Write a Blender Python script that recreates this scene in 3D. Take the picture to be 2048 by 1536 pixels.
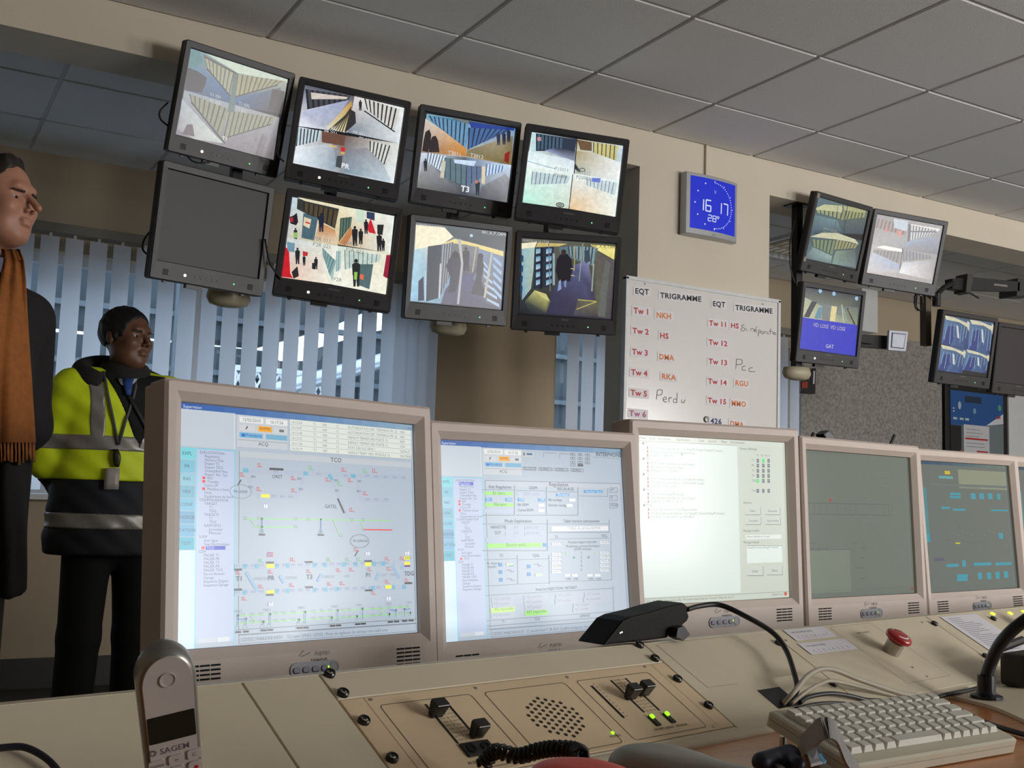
import bpy, bmesh, math, random
import numpy as np
from mathutils import Vector, Matrix

for o in list(bpy.data.objects): bpy.data.objects.remove(o)
SC = bpy.context.scene
COL = SC.collection
R = math.radians
random.seed(7)

# ------------------------------------------------------------------ camera
HC = 1.0                                   # lens height above the floor
FPX, YAW, PITCH, ROLL = 2190.16, 0.517955, 0.1059435, 0.0340454
_cy, _sy, _cp, _sp = math.cos(YAW), math.sin(YAW), math.cos(PITCH), math.sin(PITCH)
FW = np.array([_sy*_cp, _cy*_cp, _sp])
_r = np.array([_cy, -_sy, 0.0]); _u = np.cross(_r, FW)
RT = _r*math.cos(ROLL) + _u*math.sin(ROLL)
UP = -_r*math.sin(ROLL) + _u*math.cos(ROLL)
CAM = np.array([0.0, 0.0, HC])
cam = bpy.data.objects.new('camera', bpy.data.cameras.new('camera'))
COL.objects.link(cam)
cam.matrix_world = Matrix(((RT[0], UP[0], -FW[0], CAM[0]), (RT[1], UP[1], -FW[1], CAM[1]), (RT[2], UP[2], -FW[2], CAM[2]), (0, 0, 0, 1)))
cam.data.sensor_width = 36.0
cam.data.lens = FPX/2048*36.0
cam.data.clip_start = 0.02
SC.camera = cam

# ------------------------------------------------------------------ world, light, exposure
SC.view_settings.view_transform = 'Standard'
SC.view_settings.look = 'None'
SC.view_settings.gamma = 1.0
SC.view_settings.use_curve_mapping = False
SC.view_settings.exposure = 0.0
w = bpy.data.worlds.new('sky'); SC.world = w; w.use_nodes = True
_bg = w.node_tree.nodes['Background']
_bg.inputs[0].default_value = (0.72, 0.86, 1.0, 1); _bg.inputs[1].default_value = 3.1

def area_light(name, loc, rot, sx, sy, power, col):
    l = bpy.data.lights.new(name, 'AREA'); l.shape = 'RECTANGLE'; l.size = sx; l.size_y = sy
    l.energy = power; l.color = col
    o = bpy.data.objects.new(name, l); COL.objects.link(o); o.location = loc; o.rotation_euler = rot
    return o
# daylight through the three windows in the wall behind the camera (x0, x1, z0, z1)
RWINS = [(3.85, 4.55, 0.85, 2.15), (4.95, 5.80, 0.85, 2.15), (7.20, 8.10, 0.85, 2.15)]
for _a, _b, _lo, _hi in RWINS:
    area_light('daylight_rear_window_offscreen', ((_a+_b)/2, -2.74, (_lo+_hi)/2), (R(90), 0, 0), _b-_a, _hi-_lo, 110*(_b-_a), (1.0, 0.975, 0.955))

# ------------------------------------------------------------------ pixel -> place helpers (photo taken as 2048 x 1536)
def ray(x, y): return FW + (x-1024)/FPX*RT - (y-768)/FPX*UP
def onY(x, y, Y): d = ray(x, y); return CAM + d*(Y/d[1])
def onZ(x, y, Z): d = ray(x, y); return CAM + d*((Z-HC)/d[2])
def onPl(x, y, O, N): d = ray(x, y); return CAM + d*(np.dot(np.asarray(O)-CAM, N)/np.dot(d, N))
def at(x, y, dep): return CAM + ray(x, y)*dep

# ------------------------------------------------------------------ materials
def lin(c):
    out = []
    for v in c[:3]:
        v = v/255.0
        out.append(v/12.92 if v <= 0.04045 else ((v+0.055)/1.055)**2.4)
    return out
MATS = {}
def mat(name, rgb, rough=0.5, metal=0.0, var=0.06, vscale=18.0, bump=0.0, bscale=120.0, emit=0.0, spec=0.5, coat=0.0, rgb2=None, stretch=None, thr=None):
    if name in MATS: return MATS[name]
    m = bpy.data.materials.new(name); m.use_nodes = True
    nt = m.node_tree; b = nt.nodes['Principled BSDF']
    c = lin(rgb)
    tc = nt.nodes.new('ShaderNodeTexCoord')
    src = tc.outputs['Object']
    if stretch:
        mp = nt.nodes.new('ShaderNodeMapping'); mp.inputs['Scale'].default_value = stretch
        nt.links.new(src, mp.inputs['Vector']); src = mp.outputs['Vector']
    nz = nt.nodes.new('ShaderNodeTexNoise'); nz.inputs['Scale'].default_value = vscale; nz.inputs['Detail'].default_value = 4
    nt.links.new(src, nz.inputs['Vector'])
    cr = nt.nodes.new('ShaderNodeValToRGB')
    if rgb2 is None:
        a = [max(0, v*(1-var)) for v in c]; d = [min(1, v*(1+var)) for v in c]
    else: a = c; d = lin(rgb2)
    cr.color_ramp.elements[0].color = (*a, 1); cr.color_ramp.elements[1].color = (*d, 1)
    if thr: cr.color_ramp.elements[0].position = thr[0]; cr.color_ramp.elements[1].position = thr[1]
    else: cr.color_ramp.elements[0].position = 0.3; cr.color_ramp.elements[1].position = 0.7
    nt.links.new(nz.outputs[0], cr.inputs[0]); nt.links.new(cr.outputs[0], b.inputs['Base Color'])
    b.inputs['Roughness'].default_value = rough; b.inputs['Metallic'].default_value = metal
    b.inputs['Specular IOR Level'].default_value = spec
    if coat: b.inputs['Coat Weight'].default_value = coat; b.inputs['Coat Roughness'].default_value = 0.15
    if bump:
        n2 = nt.nodes.new('ShaderNodeTexNoise'); n2.inputs['Scale'].default_value = bscale; n2.inputs['Detail'].default_value = 3
        nt.links.new(src, n2.inputs['Vector'])
        bp = nt.nodes.new('ShaderNodeBump'); bp.inputs['Strength'].default_value = bump; bp.inputs['Distance'].default_value = 0.004
        nt.links.new(n2.outputs[0], bp.inputs['Height']); nt.links.new(bp.outputs[0], b.inputs['Normal'])
    if emit:
        nt.links.new(cr.outputs[0], b.inputs['Emission Color']); b.inputs['Emission Strength'].default_value = emit
    MATS[name] = m; return m

def colmat(name, emit=0.0, rough=0.6, spec=0.4, base=True):
    """material whose colour comes from the mesh's own colour attribute (print, screens)"""
    if name in MATS: return MATS[name]
    m = bpy.data.materials.new(name); m.use_nodes = True
    nt = m.node_tree; b = nt.nodes['Principled BSDF']
    at_ = nt.nodes.new('ShaderNodeAttribute'); at_.attribute_name = 'Col'
    if base: nt.links.new(at_.outputs['Color'], b.inputs['Base Color'])
    else: b.inputs['Base Color'].default_value = (0.012, 0.012, 0.014, 1)
    b.inputs['Roughness'].default_value = rough; b.inputs['Specular IOR Level'].default_value = spec
    if emit:
        nt.links.new(at_.outputs['Color'], b.inputs['Emission Color']); b.inputs['Emission Strength'].default_value = emit
    MATS[name] = m; return m

def glassmat(name, tint=(0.9, 0.95, 1.0)):
    if name in MATS: return MATS[name]
    m = bpy.data.materials.new(name); m.use_nodes = True
    nt = m.node_tree; nt.nodes.remove(nt.nodes['Principled BSDF']); out = nt.nodes['Material Output']
    tr = nt.nodes.new('ShaderNodeBsdfTransparent'); tr.inputs[0].default_value = (*tint, 1)
    gl = nt.nodes.new('ShaderNodeBsdfGlossy'); gl.inputs['Roughness'].default_value = 0.03
    mx = nt.nodes.new('ShaderNodeMixShader'); mx.inputs[0].default_value = 0.06
    nt.links.new(tr.outputs[0], mx.inputs[1]); nt.links.new(gl.outputs[0], mx.inputs[2]); nt.links.new(mx.outputs[0], out.inputs[0])
    MATS[name] = m; return m

def slatmat(name, rgb, trans=0.5):
    if name in MATS: return MATS[name]
    m = bpy.data.materials.new(name); m.use_nodes = True
    nt = m.node_tree; nt.nodes.remove(nt.nodes['Principled BSDF']); out = nt.nodes['Material Output']
    tc = nt.nodes.new('ShaderNodeTexCoord'); wv = nt.nodes.new('ShaderNodeTexNoise'); wv.inputs['Scale'].default_value = 300
    nt.links.new(tc.outputs['Object'], wv.inputs['Vector'])
    cr = nt.nodes.new('ShaderNodeValToRGB'); c = lin(rgb)
    cr.color_ramp.elements[0].color = (*[v*.94 for v in c], 1); cr.color_ramp.elements[1].color = (*c, 1)
    nt.links.new(wv.outputs[0], cr.inputs[0])
    df = nt.nodes.new('ShaderNodeBsdfDiffuse'); tl = nt.nodes.new('ShaderNodeBsdfTranslucent')
    nt.links.new(cr.outputs[0], df.inputs[0]); nt.links.new(cr.outputs[0], tl.inputs[0])
    mx = nt.nodes.new('ShaderNodeMixShader'); mx.inputs[0].default_value = trans
    nt.links.new(df.outputs[0], mx.inputs[1]); nt.links.new(tl.outputs[0], mx.inputs[2]); nt.links.new(mx.outputs[0], out.inputs[0])
    MATS[name] = m; return m

# ------------------------------------------------------------------ object helpers
def wm(o):
    M = o.matrix_basis.copy(); p = o.parent
    while p: M = p.matrix_basis @ M; p = p.parent
    return M
def empty(name, loc=(0, 0, 0), M=None):
    o = bpy.data.objects.new(name, None); COL.objects.link(o)
    if M is not None: o.matrix_basis = M
    else: o.location = loc
    o.empty_display_size = 0.05
    return o
def tag(o, label, cat, group=None):
    o['label'] = label; o['category'] = cat
    if group: o['group'] = group
    return o
def struct(o, label=None):
    o['kind'] = 'structure'
    if label: o['label'] = label
    return o
def basis(ex, ey, ez, loc):
    return Matrix(((ex[0], ey[0], ez[0], loc[0]), (ex[1], ey[1], ez[1], loc[1]), (ex[2], ey[2], ez[2], loc[2]), (0, 0, 0, 1)))
def rotz(a): return Matrix.Rotation(a, 4, 'Z')

class MB:
    """collects geometry, then links it as ONE mesh object"""
    def __init__(s): s.v = []; s.f = []; s.c = []
    def add(s, vs, fs, col=None):
        n = len(s.v); s.v += [tuple(float(q) for q in p) for p in vs]
        for f in fs: s.f.append(tuple(i+n for i in f)); s.c.append(col)
        return s
    def box(s, c, d, M=None, col=None):
        x, y, z = d[0]/2, d[1]/2, d[2]/2
        vs = [(-x, -y, -z), (x, -y, -z), (x, y, -z), (-x, y, -z), (-x, -y, z), (x, -y, z), (x, y, z), (-x, y, z)]
        if M is not None: vs = [tuple(M @ Vector(p)) for p in vs]
        vs = [(p[0]+c[0], p[1]+c[1], p[2]+c[2]) for p in vs]
        return s.add(vs, [(0, 3, 2, 1), (4, 5, 6, 7), (0, 1, 5, 4), (1, 2, 6, 5), (2, 3, 7, 6), (3, 0, 4, 7)], col)
    def span(s, a, b, col=None):
        return s.box([(a[i]+b[i])/2 for i in range(3)], [abs(b[i]-a[i]) for i in range(3)], None, col)
    def prism(s, pts, off, col=None):
        """polygon pts (3d) swept by the vector off"""
        n = len(pts); vs = [tuple(p) for p in pts]+[tuple(np.asarray(p)+np.asarray(off)) for p in pts]
        fs = [tuple(range(n-1, -1, -1)), tuple(range(n, 2*n))]
        for i in range(n): j = (i+1) % n; fs.append((i, j, n+j, n+i))
        return s.add(vs, fs, col)
    def loft(s, rings, caps=True, col=None):
        m = len(rings[0]); vs = []; fs = []
        for r in rings: vs += [tuple(p) for p in r]
        for k in range(len(rings)-1):
            for i in range(m):
                j = (i+1) % m; fs.append((k*m+i, k*m+j, (k+1)*m+j, (k+1)*m+i))
        if caps: fs.append(tuple(range(m-1, -1, -1))); fs.append(tuple(range((len(rings)-1)*m, len(rings)*m)))
        return s.add(vs, fs, col)
    def lathe(s, prof, n=20, M=None, col=None):
        """profile [(r,z)...] about z"""
        rings = []
        for r, z in prof:
            rg = [(r*math.cos(2*math.pi*i/n), r*math.sin(2*math.pi*i/n), z) for i in range(n)]
            if M is not None: rg = [tuple(M @ Vector(p)) for p in rg]
            rings.append(rg)
        return s.loft(rings, True, col)
    def tube(s, pts, r, n=8, col=None):
        P = [np.asarray(p, float) for p in pts]; rings = []
        t0 = P[1]-P[0]; t0 /= np.linalg.norm(t0)
        a = np.array([0, 0, 1.0]) if abs(t0[2]) < .9 else np.array([1.0, 0, 0])
        nrm = np.cross(t0, a); nrm /= np.linalg.norm(nrm)
        for i, p in enumerate(P):
            t = P[min(i+1, len(P)-1)]-P[max(i-1, 0)]; t /= (np.linalg.norm(t)+1e-12)
            nrm = nrm-t*np.dot(nrm, t); nrm /= (np.linalg.norm(nrm)+1e-12); bi = np.cross(t, nrm)
            rr = r[i] if hasattr(r, '__len__') else r
            rings.append([p+rr*(math.cos(2*math.pi*k/n)*nrm+math.sin(2*math.pi*k/n)*bi) for k in range(n)])
        return s.loft(rings, True, col)
    def mesh(s, name, mat_=None, smooth=False, bevel=0.0, M=None, segs=2):
        me = bpy.data.meshes.new(name)
        vs = s.v
        if M is not None:
            Mi = np.array(M); A = np.array(vs); vs = (A @ Mi[:3, :3].T+Mi[:3, 3]).tolist()
        me.from_pydata(vs, [], s.f)
        if any(c is not None for c in s.c):
            ca = me.color_attributes.new('Col', 'FLOAT_COLOR', 'CORNER')
            arr = []
            for f, c in zip(s.f, s.c):
                if c is None: arr += [1, 1, 1, 1]*len(f)
                elif hasattr(c[0], '__len__'):
                    for q in c: arr += [q[0], q[1], q[2], 1]
                else: arr += [c[0], c[1], c[2], 1]*len(f)
            ca.data.foreach_set('color', arr)
        if bevel:
            bm = bmesh.new(); bm.from_mesh(me)
            bmesh.ops.recalc_face_normals(bm, faces=bm.faces)
            ed = [e for e in bm.edges if len(e.link_faces) == 2 and e.calc_face_angle(0) > 0.5]
            bmesh.ops.bevel(bm, geom=ed, offset=bevel, segments=segs, profile=0.6, affect='EDGES', clamp_overlap=True)
            bm.to_mesh(me); bm.free()
        if mat_: me.materials.append(mat_)
        if smooth: me.polygons.foreach_set('use_smooth', [True]*len(me.polygons))
        elif bevel: me.shade_smooth() if False else None
        me.update(); return me
    def build(s, name, mat_=None, parent=None, smooth=False, bevel=0.0, world=False, segs=2):
        M = wm(parent).inverted() if (world and parent) else None
        me = s.mesh(name, mat_, smooth, bevel, M, segs)
        o = bpy.data.objects.new(name, me); COL.objects.link(o)
        if parent: o.parent = parent
        return o
def link(name, me, parent=None, M=None):
    o = bpy.data.objects.new(name, me); COL.objects.link(o)
    if parent: o.parent = parent
    if M is not None: o.matrix_basis = M
    return o
def copy_tree(o, parent=None):
    c = o.copy(); COL.objects.link(c); c.parent = parent
    for ch in list(o.children): copy_tree(ch, c)
    return c
def spline(pts, n=8):
    """Catmull-Rom through pts"""
    P = [np.asarray(p, float) for p in pts]; P = [2*P[0]-P[1]]+P+[2*P[-1]-P[-2]]; out = []
    for i in range(1, len(P)-2):
        for k in range(n):
            t = k/n; a, b, c, d = P[i-1], P[i], P[i+1], P[i+2]
            out.append(.5*((2*b)+(-a+c)*t+(2*a-5*b+4*c-d)*t*t+(-a+3*b-3*c+d)*t**3))
    out.append(P[-2]); return out
def rrect(x0, y0, x1, y1, r, n=4):
    pts = []
    for cx, cy, a0 in ((x1-r, y1-r, 0), (x0+r, y1-r, 90), (x0+r, y0+r, 180), (x1-r, y0+r, 270)):
        for k in range(n+1):
            a = R(a0+90*k/n); pts.append((cx+r*math.cos(a), cy+r*math.sin(a)))
    return pts

# ------------------------------------------------------------------ lettering (glyph outlines kept once, reused)
_G = {}
def _fm(body, off):
    cu = bpy.data.curves.new('g', 'FONT'); cu.body = body; cu.resolution_u = 2; cu.offset = off; cu.size = 1.0
    o = bpy.data.objects.new('g', cu); me = bpy.data.meshes.new_from_object(o)
    vs = [(v.co.x, v.co.y) for v in me.vertices]; fs = [tuple(p.vertices) for p in me.polygons]
    bpy.data.objects.remove(o); bpy.data.curves.remove(cu); bpy.data.meshes.remove(me)
    return vs, fs
def glyph(ch, off=0.0):
    k = (ch, off)
    if k not in _G:
        if ch == ' ': _G[k] = ([], [], 0.28)
        else:
            vs, fs = _fm(ch, off); a, _ = _fm('H'+ch+'H', 0); b, _ = _fm('HH', 0)
            adv = (max(p[0] for p in a)-max(p[0] for p in b)) if a else .5
            _G[k] = (vs, fs, adv+off*1.2)
    return _G[k]
def text2d(t, size, off=0.0, align='L', xs=1.0):
    vs = []; fs = []; x = 0.0
    for ch in t:
        gv, gf, adv = glyph(ch, off); n = len(vs)
        vs += [((p[0]+x)*size*xs, p[1]*size) for p in gv]; fs += [tuple(i+n for i in f) for f in gf]; x += adv
    W = x*size*xs; dx = {'L': 0, 'C': -W/2, 'R': -W}[align]
    return [(p[0]+dx, p[1]) for p in vs], fs, W

# ------------------------------------------------------------------ drawing on a flat rectangle (screens, labels, papers)
class Flat:
    """flat print on a rectangle w x h: local x right, z up, faces -y; u,v in 0..1 with v downwards"""
    def __init__(s, w, h, step=3e-5): s.w = w; s.h = h; s.mb = MB(); s.z = 0.0; s.step = step; s.map = lambda x, y: (x, y)
    def P(s, u, v): return ((u-.5)*s.w, -s.z, (.5-v)*s.h)
    def poly(s, pts, c, raw=False):
        s.z += s.step
        q = [p if raw else s.map(*p) for p in pts]
        q = [(min(1, max(0, a)), min(1, max(0, b))) for a, b in q]
        V = [s.P(*p) for p in q]
        ar = sum(q[i][0]*q[(i+1) % len(q)][1]-q[(i+1) % len(q)][0]*q[i][1] for i in range(len(q)))
        idx = list(range(len(q)))
        col = [lin(k) for k in c] if hasattr(c[0], '__len__') else lin(c)
        if ar > 0:
            idx = idx[::-1]
            if hasattr(col[0], '__len__'): col = col[::-1]
        s.mb.add(V, [tuple(idx)], col); return s
    def rect(s, a, b, c, raw=False):
        p, q = (a, b) if raw else (s.map(*a), s.map(*b))
        return s.poly([(p[0], p[1]), (q[0], p[1]), (q[0], q[1]), (p[0], q[1])], c, True)
    def frame(s, a, b, wd, c):
        p, q = s.map(*a), s.map(*b); k = s.h/s.w; wx = wd*k
        s.rect((p[0], p[1]), (q[0], p[1]+wd), c, True); s.rect((p[0], q[1]-wd), (q[0], q[1]), c, True)
        s.rect((p[0], p[1]), (p[0]+wx, q[1]), c, True); s.rect((q[0]-wx, p[1]), (q[0], q[1]), c, True); return s
    def line(s, a, b, wd, c, raw=False):
        p, q = (a, b) if raw else (s.map(*a), s.map(*b))
        P = np.array([p[0]*s.w, p[1]*s.h]); Q = np.array([q[0]*s.w, q[1]*s.h]); d = Q-P; n = np.linalg.norm(d)
        if n < 1e-9: return s
        m = np.array([-d[1], d[0]])/n*wd*s.h/2; k = np.array([s.w, s.h])
        return s.poly([tuple((P+m)/k), tuple((Q+m)/k), tuple((Q-m)/k), tuple((P-m)/k)], c, True)
    def path(s, pts, wd, c):
        for a, b in zip(pts, pts[1:]): s.line(a, b, wd, c)
        return s
    def ring(s, a, rx, ry, wd, c, n=20):
        p = s.map(*a); pts = [(p[0]+rx*math.cos(2*math.pi*i/n), p[1]+ry*math.sin(2*math.pi*i/n)) for i in range(n+1)]
        for q, t in zip(pts, pts[1:]): s.line(q, t, wd, c, True)
        return s
    def disc(s, a, rx, ry, c, n=14):
        p = s.map(*a); return s.poly([(p[0]+rx*math.cos(2*math.pi*i/n), p[1]+ry*math.sin(2*math.pi*i/n)) for i in range(n)], c, True)
    def text(s, a, size, t, c, align='L', off=0.0, xs=1.0, raw=False):
        """size = cap height as a share of the rectangle's height; a = baseline start"""
        s.z += s.step
        p = a if raw else s.map(*a); vs, fs, W = text2d(t, size*s.h/0.7, off, align, xs)
        x0, _, z0 = s.P(*p)
        s.mb.add([(x0+q[0], -s.z, z0+q[1]) for q in vs], fs, lin(c)); return s
    def build(s, name, mat_, parent=None): return s.mb.build(name, mat_, parent)

# ------------------------------------------------------------------ organic surfaces: smooth distance fields turned into a mesh
def surfnet(fn, lo, hi, h):
    lo = np.array(lo, float); hi = np.array(hi, float); n = np.ceil((hi-lo)/h).astype(int)+1
    ax = [lo[i]+h*np.arange(n[i]) for i in range(3)]
    X, Y, Z = np.meshgrid(*ax, indexing='ij'); v = fn(X, Y, Z); s = v < 0
    c = np.zeros(tuple(n-1), int)
    for i in (0, 1):
        for j in (0, 1):
            for k in (0, 1): c += s[i:n[0]-1+i, j:n[1]-1+j, k:n[2]-1+k]
    act = (c > 0) & (c < 8); I = np.argwhere(act); idx = -np.ones(act.shape, int); idx[act] = np.arange(len(I))
    acc = np.zeros((len(I), 3)); cnt = np.zeros(len(I))
    cor = [np.array((i, j, k)) for i in (0, 1) for j in (0, 1) for k in (0, 1)]
    for a in range(8):
        for b in range(a+1, 8):
            if np.abs(cor[a]-cor[b]).sum() != 1: continue
            A = I+cor[a]; B = I+cor[b]; va = v[A[:, 0], A[:, 1], A[:, 2]]; vb = v[B[:, 0], B[:, 1], B[:, 2]]
            mk = (va < 0) != (vb < 0); t = np.where(mk, va/np.where(mk, va-vb, 1), 0)
            p = A+(B-A)*t[:, None]; acc[mk] += p[mk]; cnt[mk] += 1
    V = lo+h*acc/cnt[:, None]; F = []
    for d in range(3):
        e, g = (d+1) % 3, (d+2) % 3
        sl0 = [slice(None)]*3; sl1 = [slice(None)]*3; sl0[d] = slice(0, n[d]-1); sl1[d] = slice(1, n[d])
        ch = s[tuple(sl0)] != s[tuple(sl1)]; E = np.argwhere(ch); fl = s[tuple(sl0)][ch]
        ok = (E[:, e] > 0) & (E[:, g] > 0) & (E[:, e] < n[e]-1) & (E[:, g] < n[g]-1); E = E[ok]; fl = fl[ok]
        q = []
        for oe, og in ((-1, -1), (0, -1), (0, 0), (-1, 0)):
            T = E.copy(); T[:, e] += oe; T[:, g] += og; q.append(idx[T[:, 0], T[:, 1], T[:, 2]])
        q = np.stack(q, 1); q[~fl] = q[~fl][:, ::-1]; F.append(q)
    return V, np.concatenate(F)
def ell(X, Y, Z, c, r):
    q = np.sqrt(((X-c[0])/r[0])**2+((Y-c[1])/r[1])**2+((Z-c[2])/r[2])**2)
    g = np.sqrt(((X-c[0])/r[0]**2)**2+((Y-c[1])/r[1]**2)**2+((Z-c[2])/r[2]**2)**2)+1e-9
    return q*(q-1)/g
def cap(X, Y, Z, a, b, ra, rb=None):
    rb = ra if rb is None else rb; a = np.array(a, float); b = np.array(b, float); d = b-a
    t = np.clip(((X-a[0])*d[0]+(Y-a[1])*d[1]+(Z-a[2])*d[2])/np.dot(d, d), 0, 1)
    return np.sqrt((X-a[0]-t*d[0])**2+(Y-a[1]-t*d[1])**2+(Z-a[2]-t*d[2])**2)-(ra+(rb-ra)*t)
def smin(a, b, k): h = np.clip(.5+.5*(b-a)/k, 0, 1); return b+(a-b)*h-k*h*(1-h)
def smax(a, b, k): return -smin(-a, -b, k)
def organic(name, fn, lo, hi, h, mat_, parent):
    V, F = surfnet(fn, lo, hi, h)
    me = bpy.data.meshes.new(name); me.from_pydata(V.tolist(), [], F.tolist()); me.materials.append(mat_)
    me.polygons.foreach_set('use_smooth', [True]*len(me.polygons)); me.update()
    return link(name, me, parent)

# ================================================================== THE ROOM
X0, X1, Y0, Y1, HT = -2.0, 9.6, -2.7, 5.95, 2.69
YB0, YB1, ZB = 3.912, 4.15, 2.52          # header beam front, back, underside
M_wall = mat('wall_paint', (214, 203, 184), 0.8, var=0.025, vscale=3, bump=0.08, bscale=90)
M_back = mat('back_wall_paint', (176, 160, 136), 0.8, var=0.03, vscale=3, bump=0.08, bscale=90)
M_tile = mat('ceiling_tile', (228, 227, 226), 0.9, var=0.05, vscale=160, bump=0.25, bscale=240)
M_tbar = mat('ceiling_grid', (205, 203, 200), 0.5, var=0.02)
M_floor = mat('carpet', (64, 66, 60), 0.95, var=0.25, vscale=220, bump=0.3, bscale=400)
M_base = mat('baseboard_paint', (58, 58, 56), 0.6, var=0.05)
M_white = mat('white_lacquer', (212, 214, 214), 0.4, var=0.02)
M_glass = glassmat('window_glass')
M_slat = slatmat('blind_fabric', (230, 230, 234), 0.56)
M_alu = mat('aluminium', (170, 172, 174), 0.35, 0.9, var=0.05)
M_blackp = mat('black_plastic', (26, 26, 27), 0.42, var=0.1, vscale=40)

struct(MB().span((X0, Y0, -0.1), (X1, Y1, 0)).build('floor', M_floor), 'dark carpeted floor')
ceil = struct(MB().span((X0, Y0, HT+0.03), (X1, Y1+0.2, HT+0.13)).build('ceiling', M_tile), 'suspended ceiling of square grey tiles')
# tiles and grid bars
gx = [0.518+0.6*i for i in range(-5, 17)]; gx = [X0]+[g for g in gx if X0+.05 < g < X1-.05]+[X1]
def rows(lo, hi, g0):
    g = [g0+0.6*i for i in range(-14, 8)]; return [lo]+[q for q in g if lo+.04 < q < hi-.04]+[hi]
_tm = {}
for (lo, hi, g0) in ((Y0, YB0, 3.476), (YB1, Y1, 4.81)):
    gy = rows(lo, hi, g0)
    for a, b in zip(gx, gx[1:]):
        for c, d in zip(gy, gy[1:]):
            k = (round(b-a, 3), round(d-c, 3))
            if k not in _tm: _tm[k] = MB().box((0, 0, 0.007), (k[0]-.016, k[1]-.016, .014)).mesh('ceiling_tile', M_tile, bevel=.003, segs=1)
            link('ceiling_tile', _tm[k], ceil, Matrix.Translation(((a+b)/2, (c+d)/2, HT)))
    for g in gy[1:-1]: MB().span((X0, g-.012, HT+.006), (X1, g+.012, HT+.03)).build('grid_bar', M_tbar, ceil)
    for g in gx[1:-1]: MB().span((g-.012, lo, HT+.0075), (g+.012, hi, HT+.03)).build('grid_bar', M_tbar, ceil)

struct(MB().span((X0, YB0, ZB), (X1, YB1, HT+.03)).build('wall_header', M_wall), 'beige header beam spanning the room under the ceiling')
struct(MB().span((2.855, YB0, 0), (3.636, YB1, ZB)).build('wall_column', M_wall), 'beige square column holding up the header beam')
# back wall with two window openings
W1 = (-1.2, 2.78); W2 = (3.71, 5.79); ZS, ZTP = 0.955, 2.19
wb = MB()
for a, b, lo, hi in ((X0, W1[0], 0, HT), (W1[1], W2[0], 0, HT), (W2[1], X1, 0, HT), (W1[0], W1[1], 0, ZS), (W1[0], W1[1], ZTP, HT), (W2[0], W2[1], 0, ZS), (W2[0], W2[1], ZTP, HT)):
    wb.span((a, Y1, lo), (b, Y1+.2, hi))
struct(wb.build('wall_back', M_back), 'brownish back wall with windows behind blinds')
struct(MB().span((X0-.2, Y0, 0), (X0, Y1+.2, HT)).build('wall_left', M_back))
struct(MB().span((X1, Y0, 0), (X1+.2, Y1+.2, HT)).build('wall_right', M_wall))
wr = MB()
_e = [X0]+[v for q in RWINS for v in q[:2]]+[X1]
for a, b, lo, hi in [(_e[k], _e[k+1], 0, HT) for k in range(0, len(_e), 2)]+[(q[0], q[1], 0, q[2]) for q in RWINS]+[(q[0], q[1], q[3], HT) for q in RWINS]:
    wr.span((a, Y0-.2, lo), (b, Y0, hi))
struct(wr.build('wall_rear', M_wall))
struct(MB().span((X0, Y1-.015, 0), (X1, Y1, .148)).build('baseboard_back', M_base, bevel=.003))
def window(n, a, b, lo, hi, y, mull):
    w_ = struct(empty('window_%d' % n, ((a+b)/2, y, lo)))
    f = MB(); t = .05
    f.span((a, y, lo), (b, y+.06, lo+t)).span((a, y, hi-t), (b, y+.06, hi)).span((a, y, lo+t), (a+t, y+.06, hi-t)).span((b-t, y, lo+t), (b, y+.06, hi-t))
    for m in mull: f.span((m-.03, y, lo+t), (m+.03, y+.06, hi-t))
    f.build('window_frame', M_white, w_, world=True)
    ed = [a+t]+[m for m in mull]+[b-t]
    for p, q in zip(ed, ed[1:]): MB().span((p+.03, y+.028, lo+t), (q-.03, y+.034, hi-t)).build('pane', M_glass, w_, world=True)
    return w_
window(1, W1[0], W1[1], ZS, ZTP, Y1+.08, [0.1, 1.45])
window(2, W2[0], W2[1], ZS, ZTP, Y1+.08, [4.75])
for k, q in enumerate(RWINS): window(3+k, *q, Y0-.14, [])
struct(MB().span((W1[0], Y1-.1, ZS-.03), (W1[1], Y1+.08, ZS)).build('trim_1', M_white, bevel=.004), 'white window sill under the left blind')
struct(MB().span((W2[0], Y1-.1, ZS-.03), (W2[1], Y1+.08, ZS)).build('trim_2', M_white, bevel=.004), 'white window sill under the blind beside the column')
struct(MB().span((6.33, 5.8, 2.365), (6.5, Y1, HT)).build('trim_3', M_white), 'short white boxed duct above the speckled panel')
# beige cover panel between the windows, set slightly proud, dark joint at its edge
struct(MB().span((2.84, Y1-.03, .15), (3.675, Y1, HT)).build('trim_4', mat('pier_panel', (184, 164, 136), .75, var=.03, vscale=4)), 'tan panel covering the wall between the windows')

# ---- vertical blinds
def slat_mesh(w_, h_):
    m = MB(); n = 5; pts = []
    for i in range(n+1):
        t = i/n*2-1; pts.append((t*w_/2, .006*(t*t-1)))
    V = []; F = []
    for z in (0, h_):
        for p in pts: V.append((p[0], p[1], z))
    for i in range(n): F.append((i, i+1, n+2+i, n+1+i))
    m.add(V, F)
    return m.mesh('slat', M_slat, smooth=True)
SM = slat_mesh(.088, 1.27)
def blind(xs, x0, x1, ang, label):
    b = tag(empty('vertical_blind', (x0, Y1-.09, ZS)), label, 'blind')
    MB().span((x0, Y1-.115, 2.262), (x1, Y1-.065, 2.312)).build('head_rail', mat('rail_grey', (126, 122, 112), .5), b, world=True, bevel=.004)
    for i, x in enumerate(xs):
        a = ang(x) if callable(ang) else ang
        link('slat', SM, b, Matrix.Translation((x-x0, 0, .02)) @ rotz(a+R(random.uniform(-3, 3))))
        link('slat_carrier', _carrier, b, Matrix.Translation((x-x0, 0, 1.285)))
    return b
_carrier = MB().box((0, 0, .012), (.012, .01, .03)).mesh('slat_carrier', M_white)
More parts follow.
